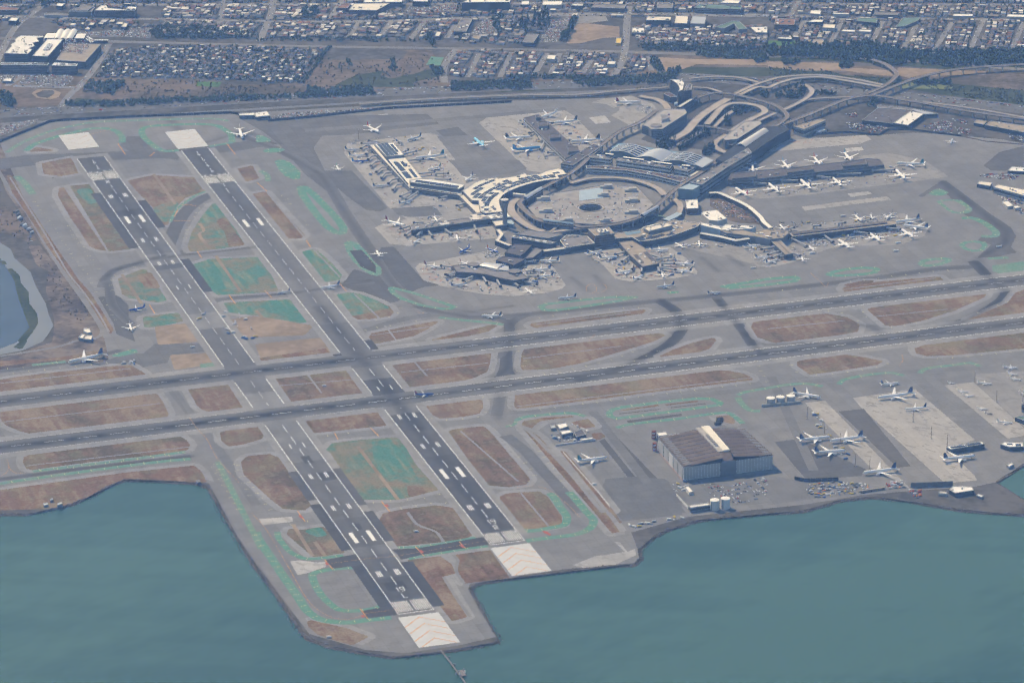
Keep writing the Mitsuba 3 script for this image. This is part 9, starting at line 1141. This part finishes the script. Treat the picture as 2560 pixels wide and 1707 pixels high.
mass(M("-936.3,-1509.8 -1063.3,-1378.5 -1185.3,-1204.5 -1184.5,-1185.0 -917.7,-1488.9"), 110, (2, 4), (4, 8), seed=8); mass(M("-795.0,-1732.7 -859.7,-1760.0 -973.9,-1551.8 -930.1,-1502.8 -761.9,-1685.9"), 420, (2.5, 5), (5, 11), (.04, .05, .03), seed=9); mass(M("-1506.5,-793.8 -1743.2,-590.5 -1681.8,-535.8 -1544.7,-685.0 -1482.1,-753.0"), 330, (2.5, 5), (5, 10), (.04, .052, .03), seed=10); mass(M("-1569.0,-658.5 -1668.3,-523.8 -1631.4,-490.9 -1574.4,-559.5 -1535.8,-628.0"), 200, (2.5, 5), (5, 10), seed=11); mass(M("-1617.3,-526.1 -1638.0,-503.6 -1601.2,-477.6 -1589.1,-497.4"), 30, (3, 6), (8, 14), seed=12); mass(M("-1725.4,-135.6 -1778.0,-53.0 -1756.3,-51.2 -1708.9,-115.3"), 60, seed=13); mass(M("-1541.1,-96.7 -1555.9,-93.1 -1525.6,-64.2 -1488.3,-67.9"), 16, seed=14)
mass(M("-994.8,-1323.4 -1008.1,-1322.6 -759.2,-1145.8 -759.5,-1151.8"), 70, (2, 4), (4, 8), seed=15); mass(M("-1048.6,-1025.6 -1056.9,-990.4 -1026.2,-958.8 -1012.5,-973.7"), 40, seed=16); mass(M("-915.7,-1275.4 -931.4,-1258.4 -939.9,-1169.9 -908.7,-1151.4 -857.8,-1193.6"), 26, (1.5, 3.5), (3, 7), seed=17); mass(M("-1016.4,-1139.5 -1033.7,-1120.6 -964.5,-1051.6 -953.8,-1069.8"), 16, seed=18); mass(M("-952.2,-1209.3 -959.1,-1201.8 -930.3,-1167.1 -923.0,-1181.7"), 7, (3, 5), (6, 9), seed=19)
mass(M("-475.4,-1466.5 -589.8,-1368.0 -663.8,-1223.8 -619.0,-1158.6 -493.6,-1257.0 -402.9,-1380.3"), 150, (1.2, 3), (1.5, 4), (.07, .06, .04), 23); mass(M("-606.8,-1272.9 -672.3,-1214.5 -620.7,-1156.7 -544.3,-1239.5"), 60, (1.2, 3), (1.5, 4), (.05, .05, .03), 24); mass(M("-678.1,-1221.0 -754.5,-1144.4 -905.2,-1207.5 -1123.3,-1103.0 -1016.7,-956.2 -968.2,-906.2 -620.7,-1156.7"), 240, (1.2, 3), (1.5, 4), (.06, .055, .035), 25); mass(M("-1581.7,-446.5 -1654.0,-341.9 -1655.0,-276.1 -1711.5,-176.2 -1640.0,-164.7 -1535.8,-405.5"), 160, (1.5, 3), (2, 4), (.05, .055, .03), 26); mass(M("-1712.1,-124.5 -1758.0,-36.6 -1840.7,103.4 -1766.6,209.1 -1702.4,40.9"), 200, (1.5, 3), (1.5, 4), (.05, .055, .03), 27); mass(M("283.9,-956.6 263.4,-934.6 365.7,-732.0 389.6,-727.2 441.2,-582.9 487.9,-477.5 603.0,-264.1 619.4,-290.8 606.4,-387.4 476.4,-581.5 392.7,-730.6 387.3,-826.9"), 120, (1, 2.5), (.8, 2), (.06, .055, .04), 28)
V0 = np.array(ICO.vertices); F0 = np.array(ICO.faces)
def crowns(items, name, label):
    Vs, Fs, Cs, n0 = [], [], [], 0
    for x, y, r, h, c in items:
        for j in range(3):
            s = r*rg.uniform(.55, .85); v = V0*rg.uniform(.6, 1.25, (12, 1))*s; v[:, 2] *= max(.9, h/(2.6*r))
            o = np.array([x, y, 0])+[rg.uniform(-.5, .5)*r, rg.uniform(-.5, .5)*r, h*(.35+.22*j)]; Vs.append(v+o); Fs.append(F0+n0); n0 += 12; t = rg.uniform(.5, 2.1)
            Cs.append(np.tile(np.array(c)*[t, t*rg.uniform(.85, 1.1), t*rg.uniform(.7, 1.1)], (12, 1)))
    add(tag(key(name), label, 'trees', kind='stuff'), (np.vstack(Vs), np.vstack(Fs)), 'vertex_paint', color=np.vstack(Cs))
crowns(WOOD, 'wood', 'dark belts of trees along the freeway, the railway and the creek')
crowns([(x, y, r, h, ((.05, .066, .04), (.065, .075, .048), (.095, .085, .06), (.042, .056, .036))[i % 4]) for i, (x, y, r, h, _) in enumerate(TREES)], 'garden_trees', 'small garden and street trees scattered between the far houses')
